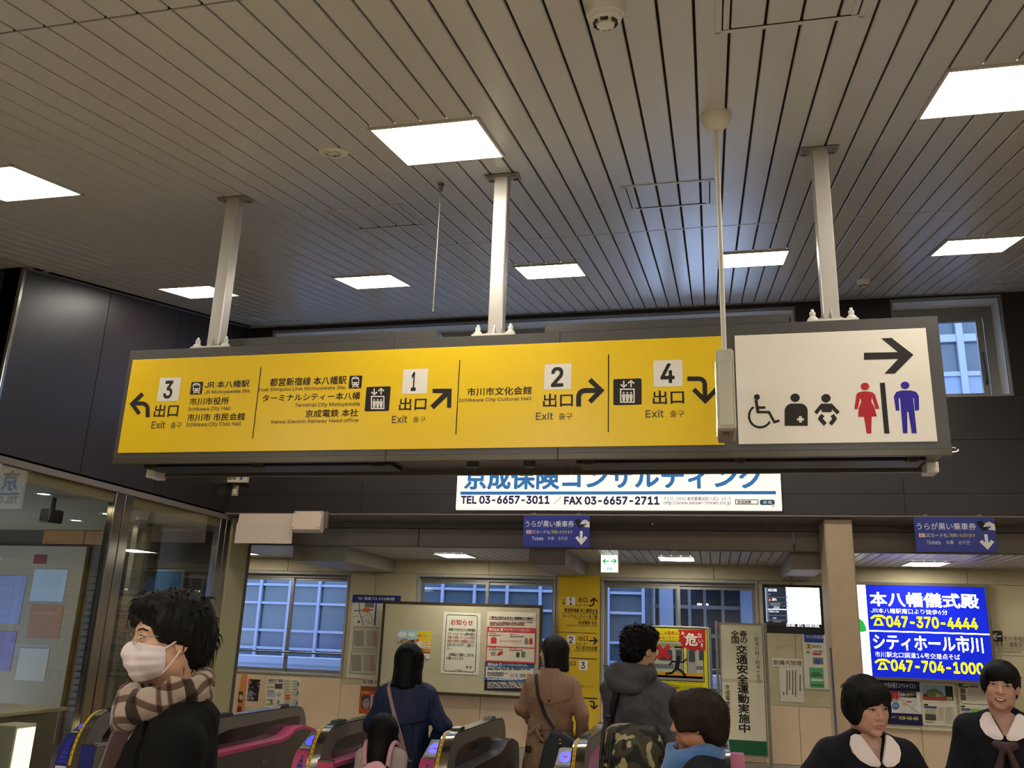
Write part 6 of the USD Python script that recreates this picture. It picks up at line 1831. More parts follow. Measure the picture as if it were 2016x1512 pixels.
# mask: a shell swept round the face
def mask_mesh():
    nu, nv = 41, 27
    V = []
    for off in (0.0035, 0.0015):
        for j in range(nv):
            v = j / (nv - 1)
            z = -0.006 - 0.092 * v
            for i in range(nu):
                u = -1 + 2 * i / (nu - 1)
                th = u * math.radians(64 + 6 * math.sin(math.pi * v))
                zz = z - 0.010 * abs(u) * (0.5 - v) * 2 - 0.012 * (1 - u * u) * (v - .2)
                V.append((math.sin(th), math.cos(th), zz, off + 0.004 * (math.sin(math.pi * min(1, v * 1.15)) ** 0.8) * (1 - u * u) ** 0.6))
    V = np.array(V)
    d = np.stack([V[:, 0], V[:, 1], np.zeros(len(V))], 1)
    o = np.stack([np.zeros(len(V)), np.full(len(V), 0.0), V[:, 2]], 1)
    O = o + d * 0.22
    t = np.zeros(len(V))
    for _ in range(60):
        t += np.clip(head_sdf(O - d * t[:, None], True, p.full) - V[:, 3], -.02, .03) * 0.7
    r = 0.22 - t
    R = r.reshape(2, nv, nu)
    for a in range(2):
        for i in range(nu):                         # the cloth spans hollows: upper concave hull of every column
            hull = []
            for j in range(nv):
                while len(hull) > 1 and (R[a, hull[-1], i] - R[a, hull[-2], i]) * (j - hull[-1]) <= (R[a, j, i] - R[a, hull[-1], i]) * (hull[-1] - hull[-2]):
                    hull.pop()
                hull.append(j)
            R[a, :, i] = np.interp(np.arange(nv), hull, R[a, hull, i])
    v_ = np.linspace(0, 1, nv)[None, :, None]
    u_ = np.linspace(-1, 1, nu)[None, None, :]
    R = R + 0.010 * np.sin(np.pi * v_) ** 1.2 * (1 - u_ ** 2) + 0.0014 * np.sin(v_ * 24) * (1 - u_ ** 4)
    Q = o + d * R.reshape(-1)[:, None]
    n = nu * nv
    F_ = []
    for j in range(nv - 1):
        for i in range(nu - 1):
            a = j * nu + i
            F_ += [(a, a + nu, a + nu + 1), (a, a + nu + 1, a + 1)]
    F_ = np.array(F_)
    return trimesh.Trimesh(Q, np.vstack([F_, F_[:, ::-1] + n]), process=False), Q, nu, nv
mm, Q, nu, nv = mask_mesh()
mk = obj('face_mask', p.hmesh(mm), mat('mask_white', 'c9bcba', 0.85, spec=0.2), p.t, label='white pleated face mask', smooth=True)
for i, s in ((0, -1), (nu - 1, 1)):
    for j, ear in ((2, (s * 0.086, -0.005, 0.010)), (nv - 3, (s * 0.084, -0.004, -0.026))):
        a = Q[j * nu + i]
        mid = (np.array(a) + np.array(ear)) / 2 + np.array([s * 0.008, 0, 0])
        obj('ear_loop', p.hmesh(tube(smooth_path([a, mid, ear], 4), 0.0024, 6)), MATS['mask_white'], mk)
# rimless glasses
M_LENS = pane_mat('lens_glass', (0.95, 0.96, 0.96), 1.5)
M_WIRE = mat('wire_metal', 'a5a09a', 0.25, metal=1.0)
gl = []
for s in (-1, 1):
    c = np.array([s * 0.033, 0.102, 0.006])
    el_ = [c + np.array([0.026 * math.cos(a), -0.004 * abs(math.cos(a)), 0.017 * math.sin(a)]) for a in np.linspace(0, 2 * math.pi, 25)[:-1]]
    V = np.array([c] + el_)
    lens = trimesh.Trimesh(V, np.array([(0, i + 1, (i + 1) % 24 + 1) for i in range(24)]), process=False)
    gl.append((s, lens, el_))
ga = None
wires = [tube(smooth_path([(-0.010, 0.101, 0.010), (0, 0.104, 0.014), (0.010, 0.101, 0.010)], 5), 0.0012, 6)]
for s, lens, el_ in gl:
    wires.append(tube(el_ + el_[:1], 0.0007, 5))
    wires.append(tube([el_[0] if s > 0 else el_[12], (s * 0.066, 0.092, 0.010), (s * 0.080, 0.03, 0.010), (s * 0.084, -0.010, 0.006), (s * 0.082, -0.03, -0.012)], 0.0013, 6))
ga = obj('glasses', p.hmesh(cat(wires)), M_WIRE, p.t, label='thin rimless glasses')
for s, lens, el_ in gl:
    obj('lens', p.hmesh(lens), M_LENS, ga)
rows = [(0.50, .215, .150, 0), (0.75, .205, .145, 0), (0.95, .190, .135, -.005), (1.10, .185, .135, -.005), (1.25, .185, .130, -.01), (1.34, .160, .115, -.015), (1.41, .115, .095, -.03), (1.45, .08, .07, -.03)]
cs = p.coat_sdf(rows, (0.062, 0.060, 0.050), yoke=0.046)
def f(P):
    d = cs(P)
    v = np.abs(P[:, 0]) - np.clip((P[:, 2] - 1.02) * 0.26, 0, 0.1)     # the open front
    cut = np.maximum(np.maximum(v, 0.05 - P[:, 1]), 1.0 - P[:, 2])
    return smax(d, -cut, 0.008)
p.garment('coat', f, M_COATB, h=0.010, folds=0.007, label='black wool coat')
sh = lambda P: column_of(P, [(0.9, .17, .118, 0), (1.2, .172, .122, 0), (1.36, .15, .10, -.01), (1.43, .075, .065, -.02), (1.47, .062, .06, -.02)])
p.garment('shirt', sh, mat('shirt_white', 'cfc6c8', 0.7), (-.25, -.2, .88), (.25, .2, 1.5), 0.012, 0.0)
tie = Polygon([(-0.035, 1.425), (0.035, 1.425), (0.06, 0.99), (0.0, 0.94), (-0.06, 0.99)])
obj('tie', drape(tie, lambda P: np.minimum(sh(P), 1), start=0.35, offset=0.038, step=0.02), mat('tie_red', '331013', 0.5, sheen=0.2, noise=0.1), p.t, label='dark red necktie', smooth=40)
for s in (-1, 1):
    lp = Polygon([(s * 0.055, 1.43), (s * 0.13, 1.36), (s * 0.135, 1.30), (s * 0.10, 1.29), (s * 0.02, 1.03), (s * 0.014, 1.05), (s * 0.07, 1.32)])
    obj('lapel', drape(lp.buffer(0), cs, start=0.4, offset=0.006, step=0.015), M_COATB, p.t, smooth=40)
p.trousers(mat('trouser_black', '1a1a1c', 0.7))
# plaid scarf: a tilted ring with a crossing knot in front
SB = (0.30, 0.235, 0.185)
M_PLAID = usdkit.material(stage, '/World/Looks/scarf_plaid', {
    'uv': ('uvmap', {'attribute': 'st'}), 's': ('separate_xyz', {}), 'nz': ('noise_texture', {'scale': 9.0, 'detail': 1.0}), 't': ('texture_coordinate', {}),
    'ux': ('math', {'math_type': 'multiply', 'value2': 7.0}), 'uf': ('math', {'math_type': 'fraction'}), 'vx': ('math', {'math_type': 'multiply', 'value2': 20.0}), 'vf': ('math', {'math_type': 'fraction'}),
    'r1': ('rgb_ramp', {'ramp': [(0.0, (0.10, .07, .06)), (0.20, (0.10, .07, .06)), (0.24, (1, 1, 1)), (0.52, (1, 1, 1)), (0.55, (.30, .22, .18)), (0.60, (.30, .22, .18)), (0.63, (1, 1, 1)), (0.70, (1, 1, 1)), (0.73, (.30, .22, .18)), (0.78, (.30, .22, .18)), (0.81, (1, 1, 1)), (1, (1, 1, 1))]}),
    'r2': ('rgb_ramp', {'ramp': [(0.0, (0.30, .22, .18)), (0.30, (0.30, .22, .18)), (0.38, (1, 1, 1)), (1, (1, 1, 1))]}),
    'm': ('mix', {'mix_type': 'multiply', 'fac': 1.0}), 'm2': ('mix', {'mix_type': 'multiply', 'fac': 1.0, 'color2': SB}), 'bn': ('noise_texture', {'scale': 350.0}), 'b': ('bump', {'strength': 0.3, 'distance': 0.002}),
    'p': ('principled_bsdf', {'roughness': 0.9, 'sheen_weight': 0.2, 'specular_ior_level': 0.15})},
    [('uv.UV', 's.vector'), ('s.x', 'ux.value1'), ('ux.value', 'uf.value1'), ('s.y', 'vx.value1'), ('vx.value', 'vf.value1'), ('uf.value', 'r1.fac'), ('vf.value', 'r2.fac'), ('r1.color', 'm.color1'), ('r2.color', 'm.color2'), ('m.color', 'm2.color1'), ('m2.color', 'p.base_color'), ('t.object', 'bn.vector'), ('bn.fac', 'b.height'), ('b.normal', 'p.normal')], surface='p.BSDF')
def f(P):
    q = P - np.array([0, 0.006, 1.466])
    a = np.arctan2(q[:, 0], q[:, 1])
    front = 0.5 + 0.5 * np.cos(a)
    zz = q[:, 2] + 0.048 * front - 0.008
    rr = np.hypot(q[:, 0], q[:, 1]) - (0.082 + 0.012 * front)
    hgt = 0.044 + 0.006 * front
    d = ((np.abs(rr / 0.026) ** 2.6 + np.abs(zz / hgt) ** 2.6 + 1e-9) ** (1 / 2.6) - 1) * 0.026
    d += 0.005 * np.sin(70 * zz + 6 * np.sin(2 * a) + 3 * a)
    d = smin(d, con(P, (0.035, 0.085, 1.44), (-0.03, 0.095, 1.41), 0.032, 0.034), 0.02)
    d = smin(d, con(P, (-0.02, 0.095, 1.42), (0.02, 0.100, 1.385), 0.034, 0.030), 0.02)
    return d
m = surface_nets(f, (-0.2, -0.16, 1.22), (0.2, 0.26, 1.58), 0.0055)
m = ruffle(m, 0.004, (14, 14, 40), 7)
v = np.array(m.vertices) - np.array([0, 0.006, 1.466])
an = np.arctan2(v[:, 0], -v[:, 1])                     # the seam lies in front under the knot
tag(usdkit.mesh(stage, numbered(path_of(p.t), 'scarf'), m, M_PLAID, smooth=True, uv=np.stack([an * 0.11 + 0.25 * v[:, 2], v[:, 2] + 0.048 * (0.5 - 0.5 * np.cos(an)) + 0.02 * np.sin(3 * an)], 1)), label='beige and brown plaid scarf')

# ---------------------------------------------------------------- the woman in the navy coat and the girl
M_NAVY = cloth('coat_navy', '1f2a4c', 0.6, 0.3, 0.5)
arms = {-1: ((-0.225, 0.02, 1.02), (-0.12, 0.20, 0.93)), 1: ((0.255, 0.01, 1.04), (0.175, 0.16, 0.86))}
p = Figure('woman in a navy coat with black shoulder-length hair, seen from behind', (-2.04, 5.86), 4, 1.545, False, head=(4, -4, 0), arms=arms)
p.build_body(hands={1: (-1, 0.3, -0.2)}, hand_curl=0.55, h=0.005)
p.face()
def long_hair(drop, w0, w1, flip=0.0, back=0.07):
    def f(P):
        d = ell(P, (0, -0.016, 0.036), (0.091, 0.106, 0.096))
        z0, z1 = 0.02, drop
        d = smin(d, con(P, (0, -0.035, z0), (flip, -back, z1), w0, w1), 0.04)
        for s in (-1, 1):
            d = smin(d, con(P, (s * 0.055, -0.005, 0.02), (s * 0.062 + flip, -0.02, z1 + 0.02), 0.040, 0.042), 0.04)
        d = smax(d, -ell(P, (0, 0.118, -0.05), (0.064, 0.085, 0.105)), 0.012)
        return smax(d, z1 - 0.02 - P[:, 2], 0.03)
    return f
f0 = long_hair(-0.17, 0.085, 0.078, 0.0)
def f(P):
    d = f0(P)
    d = smin(d, ell(P, (-0.070, -0.045, -0.175), (0.050, 0.055, 0.035)), 0.03)
    return smin(d, con(P, (0.06, -0.05, -0.10), (0.105, -0.055, -0.165), 0.034, 0.014), 0.03)
p.hair(f, (-0.16, -0.19, -0.25), (0.16, 0.14, 0.16), M_HAIR, 0.006, 0.004, (60, 60, 7), tufts=24, seed=9, tuft_len=0.05, droop=1.0)
k = p.k
rows = [(0.42, .25, .20, 0), (0.70, .225, .17, 0), (0.92, .205, .150, -.005), (1.08, .180, .130, -.005), (1.22, .185, .128, -.01), (1.34, .175, .110, -.012), (1.42, .10, .075, -.022), (1.455, .075, .07, -.02)]
cs = p.coat_sdf(rows, (0.070, 0.062, 0.052))
p.garment('coat', cs, M_NAVY, folds=0.024, scale=(13, 13, 6), label='navy coat with a back yoke')
yk = Polygon([(-0.185, 1.40), (0.185, 1.40), (0.20, 1.33), (0.185, 1.19), (0.10, 1.165), (0, 1.15), (-0.10, 1.165), (-0.185, 1.19), (-0.20, 1.33)])
yk = affinity.scale(yk, k, k, origin=(0, 0))
obj('yoke', drape(yk, cs, start=-0.5, offset=0.020, step=0.02), M_NAVY, p.t, smooth=40)
obj('collar', lathe([(0.072, 1.42 * k), (0.085, 1.42 * k), (0.078, 1.475 * k), (0.068, 1.475 * k)], 24, (0, -0.018, 0)), M_NAVY, p.t, smooth=40)
p.trousers(mat('trouser_black', '1a1a1c'))
# her shoulder bag
hb = thing('shoulder_bag', 'tan shoulder bag on a thin pink strap held by the navy coated woman', 'bag', (-2.04, 5.86, 0), (0, 0, 4))
M_TANL = mat('bag_tan', '9c7358', 0.45, bump=0.1)
def bag(P):
    d = ell(P, (0.10, 0.24, 0.78), (0.125, 0.055, 0.10))
    return np.maximum(smax(d, P[:, 2] - 0.83, 0.02), -d - 0.5)
obj('body', ruffle(surface_nets(bag, (-0.1, 0.1, 0.6), (0.3, 0.36, 0.92), 0.008), 0.006, 20, 2), M_TANL, hb, smooth=True)
P_ = [(-0.135, -0.13, 1.24 * k + 0.06)]
pts = []
for t_ in np.linspace(0, 1, 14):
    x = -0.10 + 0.175 * t_
    z = (1.405 - 0.49 * t_) * k
    pts.append((x, z))
ln = LineString(pts).buffer(0.012, cap_style='flat')
obj('strap', drape(ln, lambda P: cs(P) - 0.012, start=-0.5, offset=0.010, step=0.012), mat('strap_pink', 'b08d8c', 0.5), hb, smooth=40)
obj('strap', tube(smooth_path([(0.075, -0.14, 0.915 * k), (0.17, -0.02, 0.84), (0.16, 0.18, 0.84)], 6), 0.008, 8), MATS['strap_pink'], hb)
obj('strap', tube(smooth_path([(-0.10, -0.09, 1.405 * k), (-0.085, 0.02, 1.44 * k), (-0.05, 0.125, 1.30 * k), (0.03, 0.20, 0.84)], 6), 0.008, 8), MATS['strap_pink'], hb)
for dy in (-0.03, 0.03):
    obj('handle', tube(smooth_path([(0.02, 0.24 + dy, 0.82), (0.05, 0.24 + dy, 0.90), (0.10, 0.24 + dy, 0.925), (0.15, 0.24 + dy, 0.90), (0.18, 0.24 + dy, 0.82)], 6), 0.009, 8), M_TANL, hb)
obj('scarf_ribbon', tube(smooth_path([(0.03, 0.20, 0.86), (0.06, 0.17, 0.90), (0.10, 0.19, 0.87), (0.07, 0.18, 0.83)], 6), 0.016, 8), mat('ribbon_dark', '2a1a18', 0.6), hb)

p = Figure('small girl with long black hair and a pink backpack, seen from behind', (-1.985, 5.32), 3, 1.135, False, head=(0, -3, 0), child=True)
p.build_body(h=0.005)
p.face()
f0 = long_hair(-0.20, 0.088, 0.070, 0.0, 0.085)
def f(P):
    d = f0(P)
    for a, b in (((-0.06, -0.06, -0.16), (-0.085, -0.075, -0.27)), ((-0.02, -0.09, -0.18), (0.0, -0.10, -0.29)), ((0.05, -0.07, -0.16), (0.075, -0.085, -0.26))):
        d = smin(d, con(P, a, b, 0.038, 0.006), 0.03)
    return d
p.hair(f, (-0.16, -0.20, -0.32), (0.16, 0.14, 0.16), M_HAIR, 0.006, 0.004, (60, 60, 7), tufts=24, seed=12, tuft_len=0.06, droop=1.2)
rows = [(0.50, .24, .19, 0), (0.80, .21, .16, 0), (1.05, .195, .145, 0), (1.25, .195, .14, -.01), (1.36, .175, .115, -.012), (1.45, .09, .075, -.02)]
cs = p.coat_sdf(rows, (0.076, 0.068, 0.058))
p.garment('jacket', cs, cloth('jacket_pale', 'a89c98', 0.7, 0.2, 0.5), folds=0.008, label='pale grey pink jacket')
p.trousers(mat('legging_dark', '2b2830', 0.7))
bp_ = thing('backpack', 'pink backpack on the small girl', 'backpack', (-1.985, 5.32, 0), (0, 0, 3))
k = p.k
def f(P): return smin(ell(P, (0.03, -0.20, 1.12 * k), (0.115, 0.075, 0.15)), ell(P, (0.03, -0.26, 1.06 * k), (0.09, 0.045, 0.085)), 0.02)
obj('body', ruffle(surface_nets(f, (-0.15, -0.34, 0.5), (0.2, -0.08, 0.95), 0.008), 0.004, 25, 3), mat('pack_pink', 'c88f98', 0.55), bp_, smooth=True)
obj('loop', tube(smooth_path([(0.0, -0.17, 1.29 * k + .02), (0.02, -0.19, 1.34 * k), (0.05, -0.19, 1.34 * k), (0.06, -0.17, 1.29 * k + .02)], 5), 0.006, 8), mat('pack_loop', 'cdb6b2', 0.5), bp_)
for s in (-1, 1):
    obj('strap', tube(smooth_path([(s * 0.07 + .01, -0.12, 1.30 * k), (s * 0.085, -0.02, 1.48 * k), (s * 0.09, 0.10, 1.36 * k), (s * 0.10, 0.10, 1.15 * k), (s * 0.11, -0.10, 1.05 * k)], 5), 0.014, 8), MATS['pack_pink'], bp_)
obj('zip', tube(smooth_path([(-0.06, -0.300, 1.06 * k), (-0.02, -0.308, 1.115 * k), (0.08, -0.308, 1.115 * k), (0.115, -0.300, 1.06 * k)], 5), 0.003, 6), mat('zip_rose', '9c6672', 0.5), bp_)

# ---------------------------------------------------------------- the woman in the trench coat
M_TRENCH = cloth('trench_tan', 'a3826a', 0.65, 0.3, 0.55)
arms = {-1: ((-0.225, 0.03, 1.10), (-0.16, 0.18, 0.99)), 1: ((0.245, -0.03, 1.07), (0.235, 0.05, 0.82))}
p = Figure('woman in a tan trench coat with straight dark hair, seen from behind', (-1.235, 6.88), 2, 1.625, False, head=(80, 0, 0), arms=arms)
p.build_body(h=0.005)
p.face()
f1 = long_hair(-0.125, 0.096, 0.084, 0.0, 0.055)
f = lambda P: smin(smin(f1(P), con(P, (-0.062, 0.0, 0.0), (-0.080, 0.01, -0.155), 0.040, 0.022), 0.03), con(P, (0.062, 0.0, 0.0), (0.082, -0.01, -0.12), 0.040, 0.022), 0.03)
p.hair(f, (-0.15, -0.18, -0.22), (0.15, 0.14, 0.16), hair_mat('hair_dark_brown', '150d0a', 0.2), 0.006, 0.003, (60, 60, 6), tufts=16, seed=15, tuft_len=0.05, droop=1.2)
k = p.k
rows = [(0.45, .235, .21, 0), (0.70, .215, .18, 0), (0.92, .195, .145, -.005), (1.03, .168, .122, -.005), (1.10, .172, .122, -.005), (1.25, .190, .130, -.01), (1.35, .178, .110, -.012), (1.43, .09, .075, -.022)]
cs = p.coat_sdf(rows, (0.058, 0.054, 0.050))
p.garment('coat', cs, M_TRENCH, folds=0.024, scale=(13, 13, 6), label='tan belted trench coat')
fl = affinity.scale(Polygon([(-0.18, 1.41), (0.18, 1.41), (0.19, 1.34), (0.172, 1.245), (0.01, 1.20), (-0.165, 1.255), (-0.19, 1.34)]), k, k, origin=(0, 0))
fp = obj('storm_flap', drape(fl, cs, start=-0.5, offset=0.020, step=0.02), M_TRENCH, p.t, smooth=40)
obj('button', lathe([(0, -0.004), (0.011, -0.004), (0.011, 0.004), (0, 0.004)], 14).apply_transform(trimesh.transformations.translation_matrix((0.005, -0.158 * k, 1.225 * k)) @ trimesh.transformations.rotation_matrix(math.pi / 2, (1, 0, 0))), mat('button_brown', '4a3526', 0.35), fp)
bf = lambda P: np.maximum(column_of(P, [(1.005 * k, .180 * k, .134 * k, -.005 * k), (1.075 * k, .181 * k, .134 * k, -.005 * k)]), -1)
bl = p.garment('belt', bf, M_TRENCH, (-.25, -.2, .9), (.25, .2, 1.2), 0.009, 0.002)
obj('belt_knot', cat([to_tm(surface_nets(lambda P: ell(P, (-0.075, -0.145 * k, 1.03 * k), (0.035, 0.022, 0.026)), (-.13, -.2, .9), (0, -.08, 1.1), .006)), tube(smooth_path([(-0.08, -0.15, 1.02 * k), (-0.06, -0.165, 0.97 * k), (-0.02, -0.16, 0.93 * k)], 5), [0.016] * 11, 8), tube(smooth_path([(-0.08, -0.15, 1.03 * k), (-0.11, -0.155, 1.01 * k), (-0.14, -0.14, 0.97 * k)], 5), [0.014] * 11, 8)]), M_TRENCH, bl, smooth=True)
obj('collar', lathe([(0.078, 1.41 * k), (0.098, 1.40 * k), (0.085, 1.465 * k), (0.072, 1.465 * k)], 24, (0, -0.018, 0)), M_TRENCH, p.t, smooth=40)
sq = shapely.box(-0.175, 0.84 * k, -0.125, 0.885 * k)
obj('pocket_strap', drape(sq.difference(sq.buffer(-0.012)), cs, start=-0.5, offset=0.012, step=0.008), mat('strap_dark', '3a2a22', 0.5), p.t, smooth=40)
p.trousers(mat('trouser_black', '1a1a1c'))
tb_ = thing('handbag', 'dark teal handbag on a strap behind the trench coated woman', 'bag', (-1.135, 6.86, 0.07), (0, 0, 2))
M_TEAL = mat('bag_teal', '12262e', 0.35, spec=0.5, bump=0.1, bscale=150)
bg = Polygon([(-0.135, 0.645), (0.10, 0.60), (0.185, 0.83), (0.02, 0.905), (-0.045, 0.92), (-0.10, 0.80)]).buffer(-0.015).buffer(0.015)
bm_ = prism(bg, 1, -0.315, -0.225)
bm_ = surface_nets(lambda P: np.maximum(np.abs(P[:, 1] + 0.27) - 0.052, -np.array(shapely.distance(bg.exterior, shapely.points(P[:, 0], P[:, 2]))) * np.where(shapely.contains_xy(bg, P[:, 0], P[:, 2]), 1, -1)) if len(P) else P[:, 0], (-0.16, -0.34, 0.57), (0.21, -0.20, 0.95), 0.011)
obj('body', bm_, M_TEAL, tb_, smooth=35)
ln = LineString([(-0.205, 1.345 * k), (-0.18, 1.20 * k), (-0.12, 1.04 * k), (-0.035, 0.93 * k)]).buffer(0.010, cap_style='flat')
obj('strap', drape(ln, lambda P: cs(P + np.array([0.08, -0.02, 0.07])), start=-0.5, offset=0.042, step=0.012), mat('strap_charcoal', '2a2626', 0.5), tb_, smooth=40)
obj('chain', cat([tube([(-0.028 + .004 * math.sin(5 * a), -0.19 - .07 * a, (1.0 - 0.075 * a) * k + .004), (-0.026, -0.20 - .07 * a, (0.985 - 0.075 * a) * k)], 0.006, 6) for a in np.linspace(0, 1, 6)]), mat('chain_gold', 'b49a6a', 0.3, metal=1.0), tb_)
obj('clasp', cat([trimesh.creation.icosphere(1, 0.011).apply_translation((0.02, -0.325, 0.83)), trimesh.creation.icosphere(1, 0.008).apply_translation((0.02, -0.325, 0.855)), trimesh.creation.icosphere(1, 0.009).apply_translation((0.09, -0.325, 0.80))]), mat('chain_gold', 'b49a6a'), tb_, kind='stuff')
obj('tassel', tube([(0.02, -0.328, 0.825), (0.018, -0.33, 0.74), (0.02, -0.328, 0.68)], [0.006, 0.009, 0.011], 8), M_BLACK, tb_)

# ---------------------------------------------------------------- the man in the hooded jacket
M_HOOD = cloth('jacket_charcoal', '454448', 0.6, 0.3, 0.6, 13)
arms = {-1: ((-0.205, 0.02, 1.09), (-0.15, 0.20, 0.95)), 1: ((0.235, 0.02, 1.10), (0.20, 0.20, 0.94))}
p = Figure('man in a charcoal hooded jacket with curly black hair, seen from behind', (-0.435, 5.20), -34, 1.69, True, head=(-12, -2, 0), arms=arms)
p.build_body(h=0.0045)
p.face()
def f(P):
    d = ell(P, (0, -0.018, 0.046), (0.097, 0.110, 0.098))
    d = smin(d, ell(P, (0, -0.062, -0.015), (0.078, 0.060, 0.070)), 0.03)
    d = smin(d, ell(P, (0, 0.06, 0.085), (0.07, 0.05, 0.04)), 0.03)
    d = smax(d, -ell(P, (0, 0.120, -0.04), (0.078, 0.080, 0.100)), 0.01)
    for s in (-1, 1):
        d = smax(d, -ell(P, (s * 0.085, 0.012, -0.03), (0.03, 0.035, 0.05)), 0.01)
    return np.maximum(d, -0.075 - P[:, 2])
p.hair(f, (-0.14, -0.16, -0.10), (0.14, 0.14, 0.18), M_HAIR, 0.005, 0.014, (34, 34, 34), tufts=300, seed=21, tuft_len=0.022, droop=0.0)
rows = [(0.78, .185, .145, 0), (0.95, .185, .145, 0), (1.15, .190, .140, -.005), (1.28, .190, .135, -.01), (1.37, .17, .115, -.015), (1.45, .09, .08, -.025)]
cs = p.coat_sdf(rows, (0.070, 0.064, 0.050))
p.garment('jacket', cs, M_HOOD, folds=0.028, scale=(12, 12, 8), label='charcoal hooded jacket')
def f(P):
    q = P - np.array([0, -0.035, 1.445])
    a = np.arctan2(q[:, 0], -q[:, 1])
    bk = 0.5 + 0.5 * np.cos(a)
    rr = np.hypot(q[:, 0], q[:, 1]) - (0.085 + 0.035 * bk)
    zz = q[:, 2] + 0.045 * bk - 0.02
    d = (np.sqrt((rr / (0.030 + 0.022 * bk)) ** 2 + (zz / (0.040 + 0.045 * bk)) ** 2) - 1) * 0.035
    return d + 0.004 * np.sin(55 * zz + 3 * a)
obj('hood', ruffle(surface_nets(f, (-0.22, -0.26, 1.28), (0.22, 0.16, 1.56), 0.0075), 0.006, 16, 6), M_HOOD, p.t, label='bunched hood behind the neck', smooth=True)
p.trousers(mat('trouser_grey', '2e2d30', 0.7))
M_CAMO = usdkit.material(stage, '/World/Looks/camouflage', {
    't': ('texture_coordinate', {}), 'n1': ('noise_texture', {'scale': 11.0, 'detail': 1.0}), 'n2': ('noise_texture', {'scale': 15.0, 'detail': 1.0}), 'o': ('mapping', {'location': (3.1, 1.7, 0.4)}),
    'r1': ('rgb_ramp', {'interpolate': False, 'ramp': [(0.0, (0.008, 0.007, 0.006)), (0.44, (0.05, 0.035, 0.022)), (0.53, (0.035, 0.036, 0.018)), (1.0, (0.035, 0.036, 0.018))]}),
    'r2': ('rgb_ramp', {'interpolate': False, 'ramp': [(0.0, (0, 0, 0)), (0.60, (1, 1, 1)), (1.0, (1, 1, 1))]}),
    'm': ('mix', {'color2': (0.30, 0.245, 0.13)}), 'p': ('principled_bsdf', {'roughness': 0.7, 'specular_ior_level': 0.3})},
    [('t.object', 'n1.vector'), ('t.object', 'o.vector'), ('o.vector', 'n2.vector'), ('n1.fac', 'r1.fac'), ('n2.fac', 'r2.fac'), ('r2.color', 'm.fac'), ('r1.color', 'm.color1'), ('m.color', 'p.base_color')], surface='p.BSDF')
cb = thing('backpack', 'camouflage backpack slung low on the hooded man', 'backpack', (-0.345, 5.20, 0.10), (0, 0, -34))
def f(P):
    d = smax(ell(P, (0.06, -0.27, 0.86), (0.225, 0.125, 0.30)), np.abs(P[:, 0] - 0.06) - 0.19, 0.06)
    return smin(smax(d, P[:, 2] - 1.10, 0.05), ell(P, (0.13, -0.385, 0.92), (0.12, 0.05, 0.13)), 0.02)
obj('body', ruffle(surface_nets(f, (-0.22, -0.48, 0.5), (0.33, -0.10, 1.15), 0.010), 0.006, 14, 8), M_CAMO, cb, smooth=True)
obj('pocket', ruffle(surface_nets(lambda P: smax(ell(P, (0.12, -0.42, 0.76), (0.13, 0.06, 0.10)), P[:, 2] - 0.82, 0.02), (-0.05, -0.5, 0.62), (0.30, -0.33, 0.86), 0.009), 0.003, 16, 9), M_CAMO, cb, smooth=True)
for x in (-0.04, 0.02):
    obj('strap', tube(smooth_path([(x, -0.385, 1.06), (x - .01, -0.40, 0.85), (x, -0.385, 0.64)], 5), 0.010, 6), M_BLACK, cb)
ln = LineString([(-0.095, 1.30), (-0.130, 1.20), (-0.150, 1.10), (-0.170, 0.92)]).buffer(0.021, cap_style='flat')
obj('shoulder_strap', drape(ln, lambda P: cs(P + np.array([0.075, 0.05, 0.10])), start=-0.5, offset=0.02, step=0.015), M_BLACK, cb, smooth=40)
obj('buckle', box(-0.165, -0.125, -0.235, -0.20, 1.095, 1.125, 0.004), M_BLACK, cb)

# ---------------------------------------------------------------- the person in the blue scarf
p = Figure('brown haired person in a blue scarf and dark coat, in profile facing left', (-0.062, 3.47), 86, 1.448, False, head=(0, -4, 0), hscale=0.93, shz=1.37, skin=mat('skin_tan', 'b0795c', 0.5, sss=0.15, noise=0.05))
p.build_body(h=0.0038)
p.face(open_eye=0.7)
def f(P):
    d = ell(P, (0, -0.020, 0.040), (0.097, 0.113, 0.096))
    d = smin(d, ell(P, (0, -0.065, -0.02), (0.086, 0.064, 0.085)), 0.04)
    d = smin(d, ell(P, (0, 0.060, 0.06), (0.080, 0.048, 0.060)), 0.03)
    for s in (-1, 1):
        d = smin(d, ell(P, (s * 0.078, 0.030, 0.005), (0.022, 0.052, 0.060)), 0.02)
    d = smax(d, -ell(P, (0, 0.130, -0.07), (0.085, 0.075, 0.100)), 0.012)
    for s in (-1, 1):
        d = smax(d, -ell(P, (s * 0.085, 0.028, -0.075), (0.032, 0.065, 0.050)), 0.012)
    return smax(d, -0.105 - P[:, 2], 0.02)
p.hair(f, (-0.14, -0.17, -0.14), (0.14, 0.15, 0.16), M_HAIRB, 0.005, 0.005, (55, 55, 18), tufts=12, seed=31, tuft_len=0.02, droop=0.6)
k = p.k
rows = [(0.62, .23, .175, 0), (0.90, .21, .16, 0), (1.10, .205, .15, 0), (1.25, .21, .145, -.01), (1.36, .19, .12, -.015), (1.44, .10, .08, -.02)]
cs = p.coat_sdf(rows, (0.080, 0.070, 0.058))
p.garment('coat', cs, cloth('coat_dark_blue', '0e1016', 0.7, 0.2, 0.4), folds=0.008, label='dark blue coat')
obj('epaulette_button', trimesh.creation.icosphere(2, 0.008).apply_translation((0.10, -0.03, 1.448 * k)), M_ALU, p.t)
p.trousers(mat('trouser_black', '1a1a1c'))
